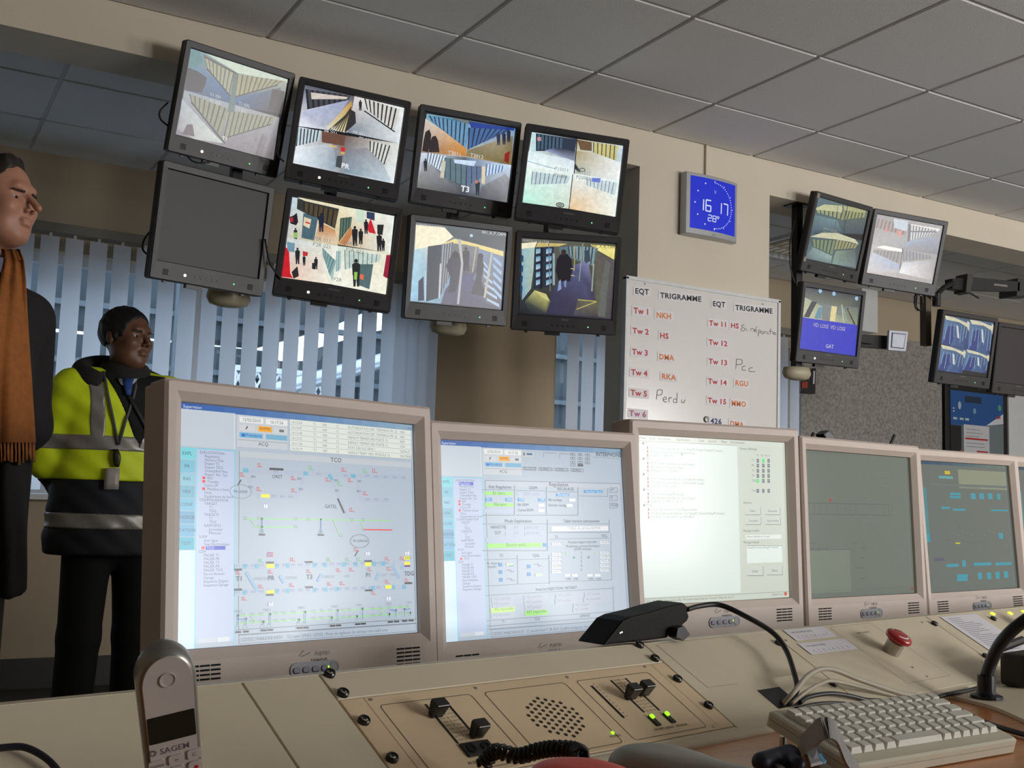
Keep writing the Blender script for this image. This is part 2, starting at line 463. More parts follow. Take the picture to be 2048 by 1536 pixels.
blind([-1.1+.116*i for i in range(32)]+[2.58, 2.65, 2.71, 2.77], -1.2, 2.82, lambda x: R(4) if x < 2.52 else R(-22), 'long vertical fabric blind behind the two standing people')
blind([3.785+.113*i for i in range(18)], 3.705, 5.84, R(-4), 'short vertical fabric blind partly hidden by the beige column')

# ---- outside: station building seen through the gaps of the blinds
M_ext = mat('facade_slate', (44, 54, 60), .6, var=.25, vscale=3)
M_ext2 = mat('facade_light', (84, 92, 98), .6, var=.1)
YF = 10.5
ext = struct(empty('exterior_facade', (2, YF, 0)), 'slate coloured station building outside the window')
def pxpoly(pts, Y): return [onY(x, y, Y) for x, y in pts]
MB().prism(pxpoly([(-700, 250), (1000, 420), (1700, 400), (1700, 420), (1000, 560), (745, 618), (660, 655), (600, 672), (530, 690), (-700, 560)], YF), (0, .4, 0)).build('upper_wall', M_ext, ext, world=True)
MB().prism(pxpoly([(-700, 590), (530, 702), (560, 722), (640, 722), (655, 690), (745, 664), (1000, 610), (1700, 470), (1700, 1700), (-700, 1700)], YF), (0, .4, 0)).build('lower_wall', M_ext, ext, world=True)
for i in range(9):
    z = -1.0+.52*i; MB().box((3.0, YF-.04, z), (14, .07, .05)).build('facade_rib', M_ext2, ext, world=True)
    MB().box((-1.5+.95*i, YF-.05, 1.2), (.07, .07, 4.4)).build('facade_post', M_ext2, ext, world=True)
a, b = onY(560, 778, 9.6), onY(800, 712, 9.6)
tag(MB().tube([a+(a-b)*.1, a, b, b+(b-a)*1.2], .075, 12).tube([a, (a[0], a[1], -3.0)], .03, 8).tube([b, (b[0], b[1], -3.0)], .03, 8).build('handrail_pipe', mat('steel_pipe', (190, 196, 202), .35, .6), smooth=True), 'sloping silver pipe outside the window behind the blind', 'pipe')
lt = tag(empty('lattice_railing', onY(560, 760, 9.9)), 'white crossed lattice railing outside the window behind the blind', 'railing')
p, q = onY(470, 735, 9.9), onY(660, 735, 9.9); L = q[0]-p[0]
for z in (0, -.32): MB().box(((p[0]+q[0])/2, 9.9, p[2]+z), (L, .04, .05)).build('rail', M_white, lt, world=True)
for k in (0, 1): MB().tube([(p[0]+L*k, 9.9, -3.0), (p[0]+L*k, 9.9, p[2])], .02, 8).build('railing_post', M_white, lt, world=True)
for i in range(14):
    x = p[0]+L*i/13
    MB().tube([(x-.08, 9.9, p[2]-.32), (x+.08, 9.9, p[2])], .012, 6).tube([(x+.08, 9.9, p[2]-.32), (x-.08, 9.9, p[2])], .012, 6).build('lattice_bar', M_white, lt, world=True)
struct(MB().span((-30, 6.3, -3.2), (40, 40, -3)).build('exterior_ground', mat('asphalt', (80, 82, 84), .9, var=.1)))

# ---- right-hand back area
M_speck = mat('speckled_laminate', (122, 118, 112), .55, vscale=42, rgb2=(160, 156, 150), thr=(.34, .68))
pz = tag(MB().span((5.83, Y1-.04, .75), (7.36, Y1-.004, 2.37)).build('speckled_panel', M_speck, bevel=.003), 'large grey speckled wall panel beside the dark notice board', 'panel')
nb = tag(empty('notice_board', (7.76, Y1, 1.2)), 'tall dark framed notice board with blue header and pinned sheet', 'notice board')
MB().span((7.375, Y1-.06, .7), (8.15, Y1-.002, 2.06)).build('frame', mat('board_frame', (22, 22, 24), .5), nb, world=True, bevel=.006)
fl = Flat(.66, 1.18); g = fl
g.rect((0, 0), (1, 1), (112, 122, 128), True)
g.poly([(0, 0), (1, 0), (1, .19), (.68, .23), (0, .24)], (38, 84, 146), True)
g.poly([(1, .13), (1, .20), (.66, .225)], (206, 208, 212), True); g.line((.86, .165), (.95, .155), .012, (190, 50, 44), True)
g.rect((.27, .03), (.58, .075), (30, 52, 70), True)
g.disc((.17, .1), .028, .028, (170, 186, 196)); g.disc((.45, .13), .028, .02, (120, 160, 190)); g.disc((.93, .09), .03, .022, (90, 160, 110))
for x in (.05, .17, .27): g.rect((x, .185), (x+.07, .2), (180, 196, 206), True)
for x, y in ((.045, .12), (.045, .14)): g.rect((x, y), (x+.03, y+.008), (200, 210, 214), True)
g.poly([(0, .48), (.2, .40), (.2, .42), (0, .50)], (178, 52, 44), True)
g.poly([(0, .24), (.2, .24), (.2, .40), (0, .48)], (30, 32, 36), True)
g.poly([(.8, 1), (1, .88), (1, 1)], (122, 34, 60), True)
po = g.build('poster', colmat('print', 0, .5), nb); po.location = (0, -.064, .22)
sh = Flat(.32, .56); sh.rect((0, 0), (1, 1), (196, 198, 202), True)
sh.rect((.06, .19), (.94, .215), (176, 36, 40), True); sh.rect((.5, .37), (.94, .392), (176, 36, 40), True)
for i in range(18):
    y = .06+i*.05
    if abs(y-.2) > .03 and abs(y-.38) > .03: sh.rect((.1, y), (.1+random.uniform(.5, .8), y+.012), (150, 152, 158), True)
so = sh.build('pinned_sheet', colmat('print', 0, .5), nb); so.location = (-.02, -.07, .26)
struct(MB().span((8.155, Y1-.07, .5), (8.42, Y1, 2.5)).build('trim_5', M_white, bevel=.006), 'white vertical frame to the side of the notice board')
struct(MB().span((8.43, Y1-.05, .4), (9.2, Y1, 2.35)).build('trim_6', mat('grey_blind_panel', (128, 128, 128), .7)), 'grey panel beside the white vertical frame')
# recessed louvred ceiling lamp behind the column (switched off)
M_mir = mat('mirror_aluminium', (220, 222, 224), .12, 1.0, var=.02)
def louvre_light(x0, y0, label):
    x1, y1 = x0+.58, y0+.58; zl = HT-.016
    lv = tag(empty('louvre_ceiling_light', ((x0+x1)/2, (y0+y1)/2, HT)), label, 'ceiling light')
    fr = MB(); fr.span((x0, y0, zl), (x1, y0+.03, HT-.001)).span((x0, y1-.03, zl), (x1, y1, HT-.001)).span((x0, y0+.03, zl), (x0+.03, y1-.03, HT-.001)).span((x1-.03, y0+.03, zl), (x1, y1-.03, HT-.001))
    fr.build('frame', M_white, lv, world=True)
    for i in range(9): MB().box((x0+.05+i*.06, (y0+y1)/2, HT-.010), (.004, .51, .016)).build('louvre', M_mir, lv, world=True)
    for i in range(3): MB().box(((x0+x1)/2, y0+.15+i*.14, HT-.010), (.51, .004, .016)).build('cross_blade', M_mir, lv, world=True)
    MB().span((x0+.03, y0+.03, HT-.0018), (x1-.03, y1-.03, HT-.0008)).build('reflector', M_mir, lv, world=True)
louvre_light(4.73, 4.83, 'unlit recessed ceiling light with mirrored louvres behind the column')

# ================================================================== WALL MONITORS
M_mon = mat('monitor_black', (46, 44, 46), .45, var=.05, vscale=60, bump=.05, bscale=900)
M_monback = mat('monitor_back', (24, 24, 25), .6, var=.1)
M_scr = colmat('lit_screen', 0.95, .32, .5, base=False)
def grain(m, sc, amt):
    nt = m.node_tree; at_ = [n for n in nt.nodes if n.type == 'ATTRIBUTE'][0]; b = nt.nodes['Principled BSDF']
    tc = nt.nodes.new('ShaderNodeTexCoord'); nz = nt.nodes.new('ShaderNodeTexNoise'); nz.inputs['Scale'].default_value = sc; nz.inputs['Detail'].default_value = 6; nz.inputs['Roughness'].default_value = .7
    nt.links.new(tc.outputs['Object'], nz.inputs['Vector'])
    mr = nt.nodes.new('ShaderNodeMapRange'); mr.inputs['From Min'].default_value = .3; mr.inputs['From Max'].default_value = .7; mr.inputs['To Min'].default_value = 1-amt; mr.inputs['To Max'].default_value = 1+amt
    nt.links.new(nz.outputs[0], mr.inputs['Value'])
    mx = nt.nodes.new('ShaderNodeMix'); mx.data_type = 'RGBA'; mx.blend_type = 'MULTIPLY'; mx.inputs['Factor'].default_value = 1
    nt.links.new(at_.outputs['Color'], mx.inputs['A']); nt.links.new(mr.outputs[0], mx.inputs['B']); nt.links.new(mx.outputs['Result'], b.inputs['Emission Color'])
grain(M_scr, 45, .16)
M_off = mat('dark_screen', (50, 45, 47), .5, var=.03, vscale=4)
M_hole = mat('black_hole', (8, 8, 8), .9, var=.0)
M_ledg = mat('led_green', (110, 255, 150), .4, emit=1.2)
M_ledw = mat('led_white', (255, 246, 235), .4, emit=1.3)
M_print = colmat('print', 0, .5)
M_btn = mat('button_black', (34, 33, 34), .4)
def pose(c, yaw, tilt, roll):
    yaw, tilt, roll = R(yaw), R(tilt), R(roll)
    ex = np.array([math.cos(yaw), math.sin(yaw), 0]); n = np.array([math.sin(yaw), -math.cos(yaw), 0])
    up = np.array([0, 0, 1.0])*math.cos(tilt)-n*math.sin(tilt)
    e2 = ex*math.cos(roll)+up*math.sin(roll); u2 = up*math.cos(roll)-ex*math.sin(roll)
    ey = np.cross(u2, e2)
    return basis(e2, ey, u2, (c[0], c[1], c[2]+HC))
SW, SH = .376, .301
def screen_map(M):
    """photo pixel (of a crop: origin ox,oy and scale k) -> u,v on the screen rectangle of pose M"""
    A = np.array(M); O = A[:3, 3]; ex, ey, ez = A[:3, 0], A[:3, 1], A[:3, 2]
    def make(ox, oy, k):
        def f(cx, cy):
            P = onPl(ox+cx/k, oy+cy/k, O, ey)-O
            return (float(np.dot(P, ex))/SW+.5, .5-float(np.dot(P, ez))/SH)
        return f
    return make
def frame_ring(m, w_, top, bot, sd, y0, y1):
    """bezel ring around the screen, front at y0, back at y1"""
    xa, xb = -SW/2, SW/2; za, zb = -SH/2, SH/2
    m.span((xa-sd, y0, zb), (xb+sd, y1, zb+top)); m.span((xa-sd, y0, za-bot), (xb+sd, y1, za))
    m.span((xa-sd, y0, za), (xa, y1, zb)); m.span((xb, y0, za), (xb+sd, y1, zb))
def annulus(outer, inner, y_o, y_i):
    """frame front between two rounded rectangles (same point count)"""
    n = len(outer); V = [(p[0], y_o, p[1]) for p in outer]+[(p[0], y_i, p[1]) for p in inner]
    F = [(i, n+i, n+(i+1) % n, (i+1) % n) for i in range(n)]
    return V, F[:]
SD, TP, BT = .0235, .026, .063
def shell(m, x0, z0, x1, z1, r, y0, y1, inset):
    """rounded casing: front outline at y0, shrinking to the back"""
    o = rrect(x0, z0, x1, z1, r); i_ = rrect(x0+inset, z0+inset, x1-inset, z1-inset, r)
    m.loft([[(p[0], y0, p[1]) for p in o], [(p[0], y0+(y1-y0)*.55, p[1]) for p in o], [(p[0], y1, p[1]) for p in i_]])
_case = MB(); shell(_case, -SW/2-SD, -SH/2-BT, SW/2+SD, SH/2+TP, .008, .006, .052, .03)
_case.span((-.10, .05, -.1), (.10, .075, .1)); ME_case = _case.mesh('casing', M_monback)
_bz = MB(); o_ = rrect(-SW/2-SD, -SH/2-BT, SW/2+SD, SH/2+TP, .008); o1 = rrect(-SW/2-SD+.003, -SH/2-BT+.003, SW/2+SD-.003, SH/2+TP-.003, .006)
i_ = rrect(-SW/2, -SH/2, SW/2, SH/2, .0005); i2 = rrect(-SW/2-.003, -SH/2-.003, SW/2+.003, SH/2+.003, .0005)
V = []; n = len(o_)
for ring, y in ((o_, .008), (o_, -.005), (o1, -.008), (i2, -.007), (i_, .001)): V += [(p[0], y, p[1]) for p in ring]
F = []
for k in range(4):
    for i in range(n): j = (i+1) % n; F.append((k*n+i, (k+1)*n+i, (k+1)*n+j, k*n+j))
ME_bezel = MB().add(V, F).mesh('bezel', M_mon)
_sp = MB()
for i in range(5):
    for j in range(5): _sp.box(((i-2)*.0042, -.0076, (j-2)*.0042), (.0026, .002, .0026))
ME_grille = _sp.mesh('speaker_grille', M_hole)
ME_button = MB().lathe([(.0052, 0), (.0052, .0012), (.0042, .002), (0.0001, .002)], 12, Matrix.Rotation(R(90), 4, 'X')).mesh('button', M_btn)
ME_led = MB().lathe([(.0028, 0), (.0026, .0012), (.0001, .0018)], 10, Matrix.Rotation(R(90), 4, 'X')).mesh('power_led', M_ledg)
ME_ledw = MB().lathe([(.0052, 0), (.005, .0014), (.0001, .002)], 12, Matrix.Rotation(R(90), 4, 'X')).mesh('indicator_lamp', M_ledw)
ME_clip = MB().box((-.045, .01, -SH/2-BT-.006), (.06, .02, .014)).mesh('cable_clip', M_blackp)
ME_nub = MB().box((0, .012, -SH/2-BT-.003), (.012, .012, .008)).mesh('foot_nub', M_blackp)
def brand(t):
    f = Flat(.06, .01); f.text((.5, .85), .55, t, (150, 148, 150), 'C', raw=True); return f.mb.mesh('maker_lettering', M_print)
ME_brandA, ME_brandB = brand('MONITOR 3'), brand('BOSCH')
def wall_monitor(M, label, draw, lamp=None, bran=0):
    t = tag(empty('wall_monitor', M=M), label, 'monitor', None)
    link('casing', ME_case, t); bz = link('bezel', ME_bezel, t)
    f = Flat(SW, SH, 1e-5)
    if draw:
        f.rect((0, 0), (1, 1), (20, 22, 26), True); f.mk = screen_map(M); draw(f)
        s = f.build('screen', M_scr, t)
    else:
        s = MB().span((-SW/2, 0, -SH/2), (SW/2, .003, SH/2)).build('screen', M_off, t); s['label'] = 'dark switched-off screen'
    s.location = (0, .0015, 0)
    zc = -SH/2-.036
    for x in (-.158, .158): link('speaker_grille', ME_grille, bz, Matrix.Translation((x, 0, zc)))
    for i in range(5): link('button', ME_button, bz, Matrix.Translation((-.048+.021*i, -.0066, zc)))
    link('power_led', ME_led, bz, Matrix.Translation((.095, -.007, zc)))
    if lamp: link('indicator_lamp', ME_ledw, bz, Matrix.Translation((-.088, -.007, zc)))
    link('maker_lettering', ME_brandB if bran else ME_brandA, bz, Matrix.Translation((0, -.0078, -SH/2-.012)))
    link('cable_clip', ME_clip, t)
    for x in (-.15, .14): link('foot_nub', ME_nub, t, Matrix.Translation((x, 0, 0)))
    return t

# ---- camera pictures, drawn in the pixel frame of the photograph
def bars(f, a0, a1, b0, b1, n, ca, cb, split=.12, g=1.0):
    """fence / glazed wall between the top line a0-a1 and the bottom line b0-b1"""
    a0, a1, b0, b1 = [np.array(p, float) for p in (a0, a1, b0, b1)]
    f.poly([tuple(a0), tuple(a1), tuple(b1), tuple(b0)], ca)
    for i in range(n+1):
        t = (i/n)**g; u = min(1, t+split/n)
        f.poly([tuple(a0+(a1-a0)*t), tuple(a0+(a1-a0)*u), tuple(b0+(b1-b0)*u), tuple(b0+(b1-b0)*t)], cb)
def figure(f, x, y, h, c, legs=True, lean=0.0):
    """small standing figure, foot point x,y, height h in crop pixels"""
    w_ = h*.13
    P = lambda a, b: (x+a*h+lean*b*h, y-b*h)
    f.poly([P(-.13, .42), P(-.15, .8), P(-.06, .86), P(.06, .86), P(.15, .8), P(.13, .42)], c)
    f.poly([P(-.12, .45), P(-.1, 0), P(-.02, 0), P(0, .3), P(.03, 0), P(.11, 0), P(.12, .45)], c)
    f.poly([P(.07*math.cos(q*.785), .93+.075*math.sin(q*.785)) for q in range(8)], c)
def m1(f):
    f.map = f.mk(280, 60, 3.657)
    f.poly([(375, 135), (1080, 362), (1040, 600), (325, 440)], [(96, 132, 146), (150, 160, 150), (74, 66, 66), (78, 84, 100)])
    f.poly([(480, 300), (700, 490), (690, 560), (330, 450), (400, 230)], [(84, 116, 150), (60, 92, 132), (50, 78, 118), (70, 84, 110), (90, 130, 150)])
    f.poly([(690, 500), (1030, 420), (1040, 610), (680, 560)], [(60, 100, 150), (90, 100, 110), (80, 64, 60), (50, 78, 116)])
    f.poly([(480, 170), (1080, 362), (1080, 385), (715, 315)], (188, 200, 182))
    f.poly([(465, 180), (715, 315), (715, 340), (470, 205)], (74, 74, 62))
    bars(f, (470, 200), (712, 330), (490, 275), (672, 490), 8, (152, 152, 128), (86, 88, 78), .3)
    bars(f, (712, 320), (1070, 375), (690, 490), (1010, 400), 10, (150, 146, 110), (84, 86, 70), .3)
    f.line((490, 280), (672, 495), .014, (40, 42, 44)); f.line((690, 490), (1010, 402), .012, (40, 44, 48))
    f.poly([(372, 140), (440, 160), (470, 240), (360, 290)], (70, 120, 122))
    f.poly([(340, 270), (420, 300), (490, 350), (480, 400), (450, 460), (330, 440)], (44, 36, 44))
    f.poly([(970, 430), (1060, 450), (1040, 620), (940, 590)], (58, 48, 46))
    f.poly([(325, 440), (1020, 640), (980, 950), (258, 765)], [(140, 152, 160), (150, 150, 152), (120, 112, 116), (120, 112, 122)])
    f.poly([(300, 500), (560, 780), (620, 830), (400, 800), (280, 730)], [(160, 166, 172), (190, 198, 190), (176, 180, 176), (170, 172, 170), (140, 138, 146)])
    bars(f, (360, 465), (655, 580), (375, 520), (590, 770), 8, (136, 138, 114), (76, 76, 66), .3)
    bars(f, (655, 590), (990, 640), (610, 790), (960, 690), 10, (140, 140, 116), (80, 82, 72), .3)
    f.line((375, 525), (620, 830), .018, (40, 38, 36)); f.line((640, 785), (960, 690), .012, (56, 54, 52))
    f.poly([(690, 320), (712, 320), (690, 600), (640, 600)], (88, 108, 108))
    f.poly([(345, 690), (385, 690), (400, 780), (310, 760)], (88, 74, 82))
    f.text((510, 480), .035, 'T1 031', (190, 196, 190)); f.text((505, 528), .035, 'T1 021', (190, 196, 190)); f.text((720, 545), .035, 'T1 032', (190, 196, 190)); f.text((700, 585), .035, 'T1 022', (190, 196, 190))
    f.text((600, 800), .04, 'T1', (220, 220, 214), off=.02)
def m2(f):
    f.map = f.mk(280, 60, 3.657)
    f.poly([(1205, 398), (1570, 480), (1520, 750), (1150, 700)], [(92, 96, 110), (90, 90, 96), (176, 180, 200), (236, 240, 250)])
    bars(f, (1210, 430), (1540, 480), (1225, 590), (1530, 510), 8, (74, 72, 80), (36, 40, 52), .4)
    f.poly([(1250, 455), (1520, 490), (1510, 505), (1255, 505)], (216, 204, 196))
    f.poly([(1185, 600), (1230, 580), (1530, 510), (1440, 640), (1380, 720), (1155, 690)], [(190, 196, 220), (236, 236, 244), (160, 170, 200), (170, 176, 196), (180, 184, 200), (240, 244, 252)])
    f.poly([(1545, 515), (1555, 600), (1500, 750), (1360, 720)], [(200, 150, 70), (190, 160, 90), (214, 206, 170), (226, 222, 180)])
    for i in range(7): f.line((1545-i*6, 560+i*10), (1500-i*22, 745), .012, (60, 56, 48))
    f.poly([(1570, 480), (1935, 570), (1900, 830), (1520, 750)], [(232, 222, 220), (240, 244, 244), (226, 232, 236), (120, 132, 146)])
    bars(f, (1640, 500), (1900, 580), (1660, 580), (1860, 740), 8, (214, 212, 206), (42, 42, 46), .35)
    f.line((1640, 590), (1865, 745), .016, (34, 36, 40))
    figure(f, 1612, 590, 80, (40, 40, 46)); f.poly([(1540, 580), (1575, 600), (1580, 680), (1500, 750), (1530, 640)], (50, 46, 50))
    f.text((1350, 715), .04, 'PR 031', (214, 216, 220)); f.text((1345, 750), .04, 'PR 021', (214, 216, 220)); f.text((1555, 755), .04, 'PR 011', (214, 216, 220)); f.text((1600, 800), .04, 'PR 022', (214, 216, 220))
    f.poly([(1150, 705), (1500, 770), (1480, 1050), (1118, 975)], [(220, 232, 240), (110, 84, 72), (150, 160, 170), (240, 246, 252)])
    f.poly([(1330, 740), (1500, 770), (1510, 850), (1330, 820)], (110, 76, 62))
    bars(f, (1150, 715), (1325, 735), (1140, 850), (1310, 810), 7, (196, 214, 222), (44, 50, 56), .35)
    f.poly([(1500, 770), (1900, 830), (1855, 1122), (1480, 1050)], [(110, 84, 76), (226, 226, 220), (236, 244, 248), (150, 164, 176)])
    f.poly([(1510, 880), (1660, 860), (1780, 980), (1840, 1110), (1490, 1040)], [(130, 132, 142), (150, 150, 156), (170, 182, 192), (200, 216, 226), (130, 150, 166)])
    bars(f, (1680, 810), (1850, 850), (1680, 880), (1800, 1000), 6, (214, 216, 210), (50, 52, 56), .35)
    f.poly([(1150, 860), (1400, 830), (1440, 900), (1430, 1020), (1120, 970)], [(236, 244, 250), (180, 186, 196), (120, 130, 140), (150, 170, 184), (240, 246, 252)])
    f.poly([(1470, 855), (1500, 860), (1498, 890), (1468, 885)], (216, 36, 36)); f.poly([(1380, 838), (1440, 850), (1438, 862), (1378, 848)], (226, 196, 120)); f.poly([(1468, 890), (1500, 895), (1495, 912), (1466, 905)], (216, 170, 90))
    f.poly([(1440, 920), (1480, 920), (1475, 1010), (1430, 1000)], (66, 76, 82)); f.text((1470, 1005), .06, 'PR', (232, 234, 236), off=.03)
def m3(f):
    f.map = f.mk(780, 180, 3.938)
    f.poly([(290, 185), (990, 300), (960, 585), (245, 490)], [(120, 170, 190), (130, 170, 200), (150, 130, 90), (190, 190, 190)])
    f.poly([(280, 225), (600, 440), (600, 520), (245, 490)], [(216, 206, 196), (216, 150, 70), (206, 130, 50), (150, 130, 110)])
    f.poly([(300, 200), (620, 240), (620, 320), (600, 460), (330, 250)], (70, 120, 150))
    bars(f, (310, 200), (620, 265), (330, 240), (600, 460), 9, (104, 152, 190), (34, 54, 72), .3)
    f.poly([(480, 215), (980, 300), (980, 320), (620, 270)], (110, 120, 116)); f.poly([(620, 245), (980, 300), (980, 320), (640, 300)], (30, 62, 150))
    bars(f, (620, 295), (960, 315), (610, 470), (850, 360), 8, (66, 104, 160), (26, 40, 70), .3)
    f.poly([(610, 475), (840, 400), (970, 360), (960, 590), (600, 520)], [(130, 120, 90), (160, 150, 120), (130, 120, 100), (130, 112, 64), (150, 128, 66)])
    f.poly([(280, 330), (310, 310), (325, 350), (320, 420), (300, 490), (255, 480), (265, 400)], (38, 30, 34)); f.poly([(330, 370), (360, 358), (380, 400), (390, 490), (305, 490), (315, 420)], (44, 34, 38))
    for x, y in ((855, 435), (898, 430), (935, 410)): figure(f, x, y, 105, (38, 44, 66))
    f.poly([(905, 500), (945, 480), (935, 580), (900, 560)], (150, 40, 46))
    f.text((455, 505), .05, 'T3011', (220, 220, 220)); f.text((455, 540), .05, 'T3021', (220, 220, 220)); f.text((630, 525), .05, 'T3012', (220, 220, 220)); f.text((620, 580), .05, 'T3022', (220, 220, 220))
    f.poly([(245, 492), (600, 530), (590, 830), (212, 770)], [(214, 226, 240), (90, 100, 110), (66, 74, 86), (110, 110, 112)])
    bars(f, (300, 490), (440, 520), (290, 560), (400, 640), 6, (216, 230, 246), (60, 72, 84), .3)
    f.poly([(260, 560), (400, 650), (590, 790), (580, 830), (215, 770)], [(170, 172, 178), (130, 132, 138), (74, 82, 92), (60, 66, 78), (120, 118, 118)])
    bars(f, (430, 530), (600, 560), (430, 690), (600, 760), 4, (96, 122, 134), (40, 50, 60), .14)
    f.poly([(600, 530), (955, 590), (920, 888), (590, 830)], [(100, 120, 150), (210, 226, 246), (130, 130, 134), (60, 68, 80)])
    f.poly([(500, 545), (680, 560), (660, 600), (510, 575)], (206, 226, 250)); bars(f, (600, 600), (720, 600), (600, 760), (720, 690), 3, (96, 116, 150), (40, 50, 62), .14)
    bars(f, (760, 580), (910, 600), (750, 680), (900, 640), 6, (196, 220, 250), (70, 90, 130), .3)
    f.poly([(720, 760), (910, 660), (940, 700), (920, 880), (700, 850)], [(110, 112, 120), (176, 178, 186), (150, 150, 152), (130, 130, 134), (80, 84, 94)])
    f.poly([(410, 555), (440, 560), (425, 695), (395, 690)], (206, 200, 184)); f.poly([(725, 600), (752, 600), (748, 740), (720, 735)], (220, 206, 176))
    figure(f, 280, 640, 100, (34, 40, 52)); figure(f, 690, 830, 125, (34, 46, 60)); f.disc((682, 722), .018, .026, (196, 130, 110))
    f.text((556, 795), .075, 'T3', (240, 240, 240), off=.03)
def m4(f):
    f.map = f.mk(780, 180, 3.938)
    f.poly([(1118, 330), (1475, 385), (1450, 660), (1075, 600)], [(214, 236, 236), (40, 44, 60), (236, 244, 246), (244, 255, 255)])
    f.poly([(1150, 340), (1470, 390), (1455, 480), (1150, 480)], (44, 54, 74)); bars(f, (1155, 345), (1360, 380), (1150, 470), (1355, 470), 7, (70, 96, 120), (22, 26, 34), .3)
    f.poly([(1220, 475), (1300, 455), (1460, 470), (1455, 560), (1380, 540)], [(150, 166, 200), (60, 66, 90), (30, 34, 50), (150, 160, 180), (190, 206, 226)])
    f.poly([(1090, 480), (1400, 540), (1455, 560), (1450, 660), (1075, 600)], [(226, 244, 246), (214, 226, 236), (220, 230, 236), (240, 250, 250), (246, 255, 255)]); f.line((1085, 560), (1300, 620), .012, (170, 200, 216))
    f.poly([(1120, 335), (1150, 340), (1150, 490), (1110, 480)], (196, 226, 230)); f.poly([(1160, 370), (1190, 370), (1190, 400), (1160, 400)], (206, 150, 150))
    f.poly([(1475, 385), (1845, 440), (1820, 720), (1450, 660)], [(196, 186, 150), (214, 226, 230), (250, 255, 255), (220, 226, 214)])
    f.poly([(1475, 390), (1590, 410), (1590, 480), (1500, 470)], (110, 86, 62)); bars(f, (1600, 410), (1800, 440), (1600, 490), (1790, 560), 6, (206, 196, 130), (86, 84, 76), .25)
    f.poly([(1470, 480), (1600, 490), (1780, 570), (1820, 610), (1820, 720), (1455, 655)], [(176, 160, 120), (206, 206, 190), (236, 240, 236), (246, 252, 250), (250, 255, 255), (190, 196, 180)])
    f.poly([(1790, 460), (1840, 465), (1830, 570), (1780, 560)], (196, 216, 222)); f.poly([(1462, 580), (1500, 640), (1490, 650), (1455, 620)], (50, 54, 60)); f.ring((1515, 628), .03, .02, .01, (60, 66, 72))
    f.poly([(1075, 600), (1450, 660), (1410, 935), (1045, 885)], [(236, 250, 244), (236, 244, 240), (214, 226, 206), (190, 244, 226)])
    bars(f, (1120, 640), (1420, 680), (1110, 745), (1400, 735), 9, (196, 216, 222), (90, 106, 116), .16)
    f.poly([(1450, 660), (1820, 715), (1785, 1000), (1410, 935)], [(236, 246, 244), (236, 252, 252), (246, 250, 236), (236, 200, 150)])
    bars(f, (1550, 690), (1790, 730), (1550, 750), (1770, 830), 8, (206, 222, 226), (96, 110, 120), .16)
    f.line((1440, 665), (1410, 935), .012, (60, 62, 60)); f.line((1475, 390), (1450, 660), .012, (20, 22, 24)); f.poly([(1590, 690), (1660, 695), (1655, 730), (1590, 720)], (110, 130, 214))
    f.ring((1340, 905), .04, .028, .012, (40, 44, 46)); f.disc((1340, 905), .03, .018, (130, 140, 136))
    for p, t in (((1295, 630), 'P2S011'), ((1290, 680), 'P2S081'), ((1470, 655), 'P2S012'), ((1465, 695), 'P2S082')): f.text(p, .045, t, (130, 140, 140))
    f.text((1390, 905), .05, 'Px', (220, 226, 220))
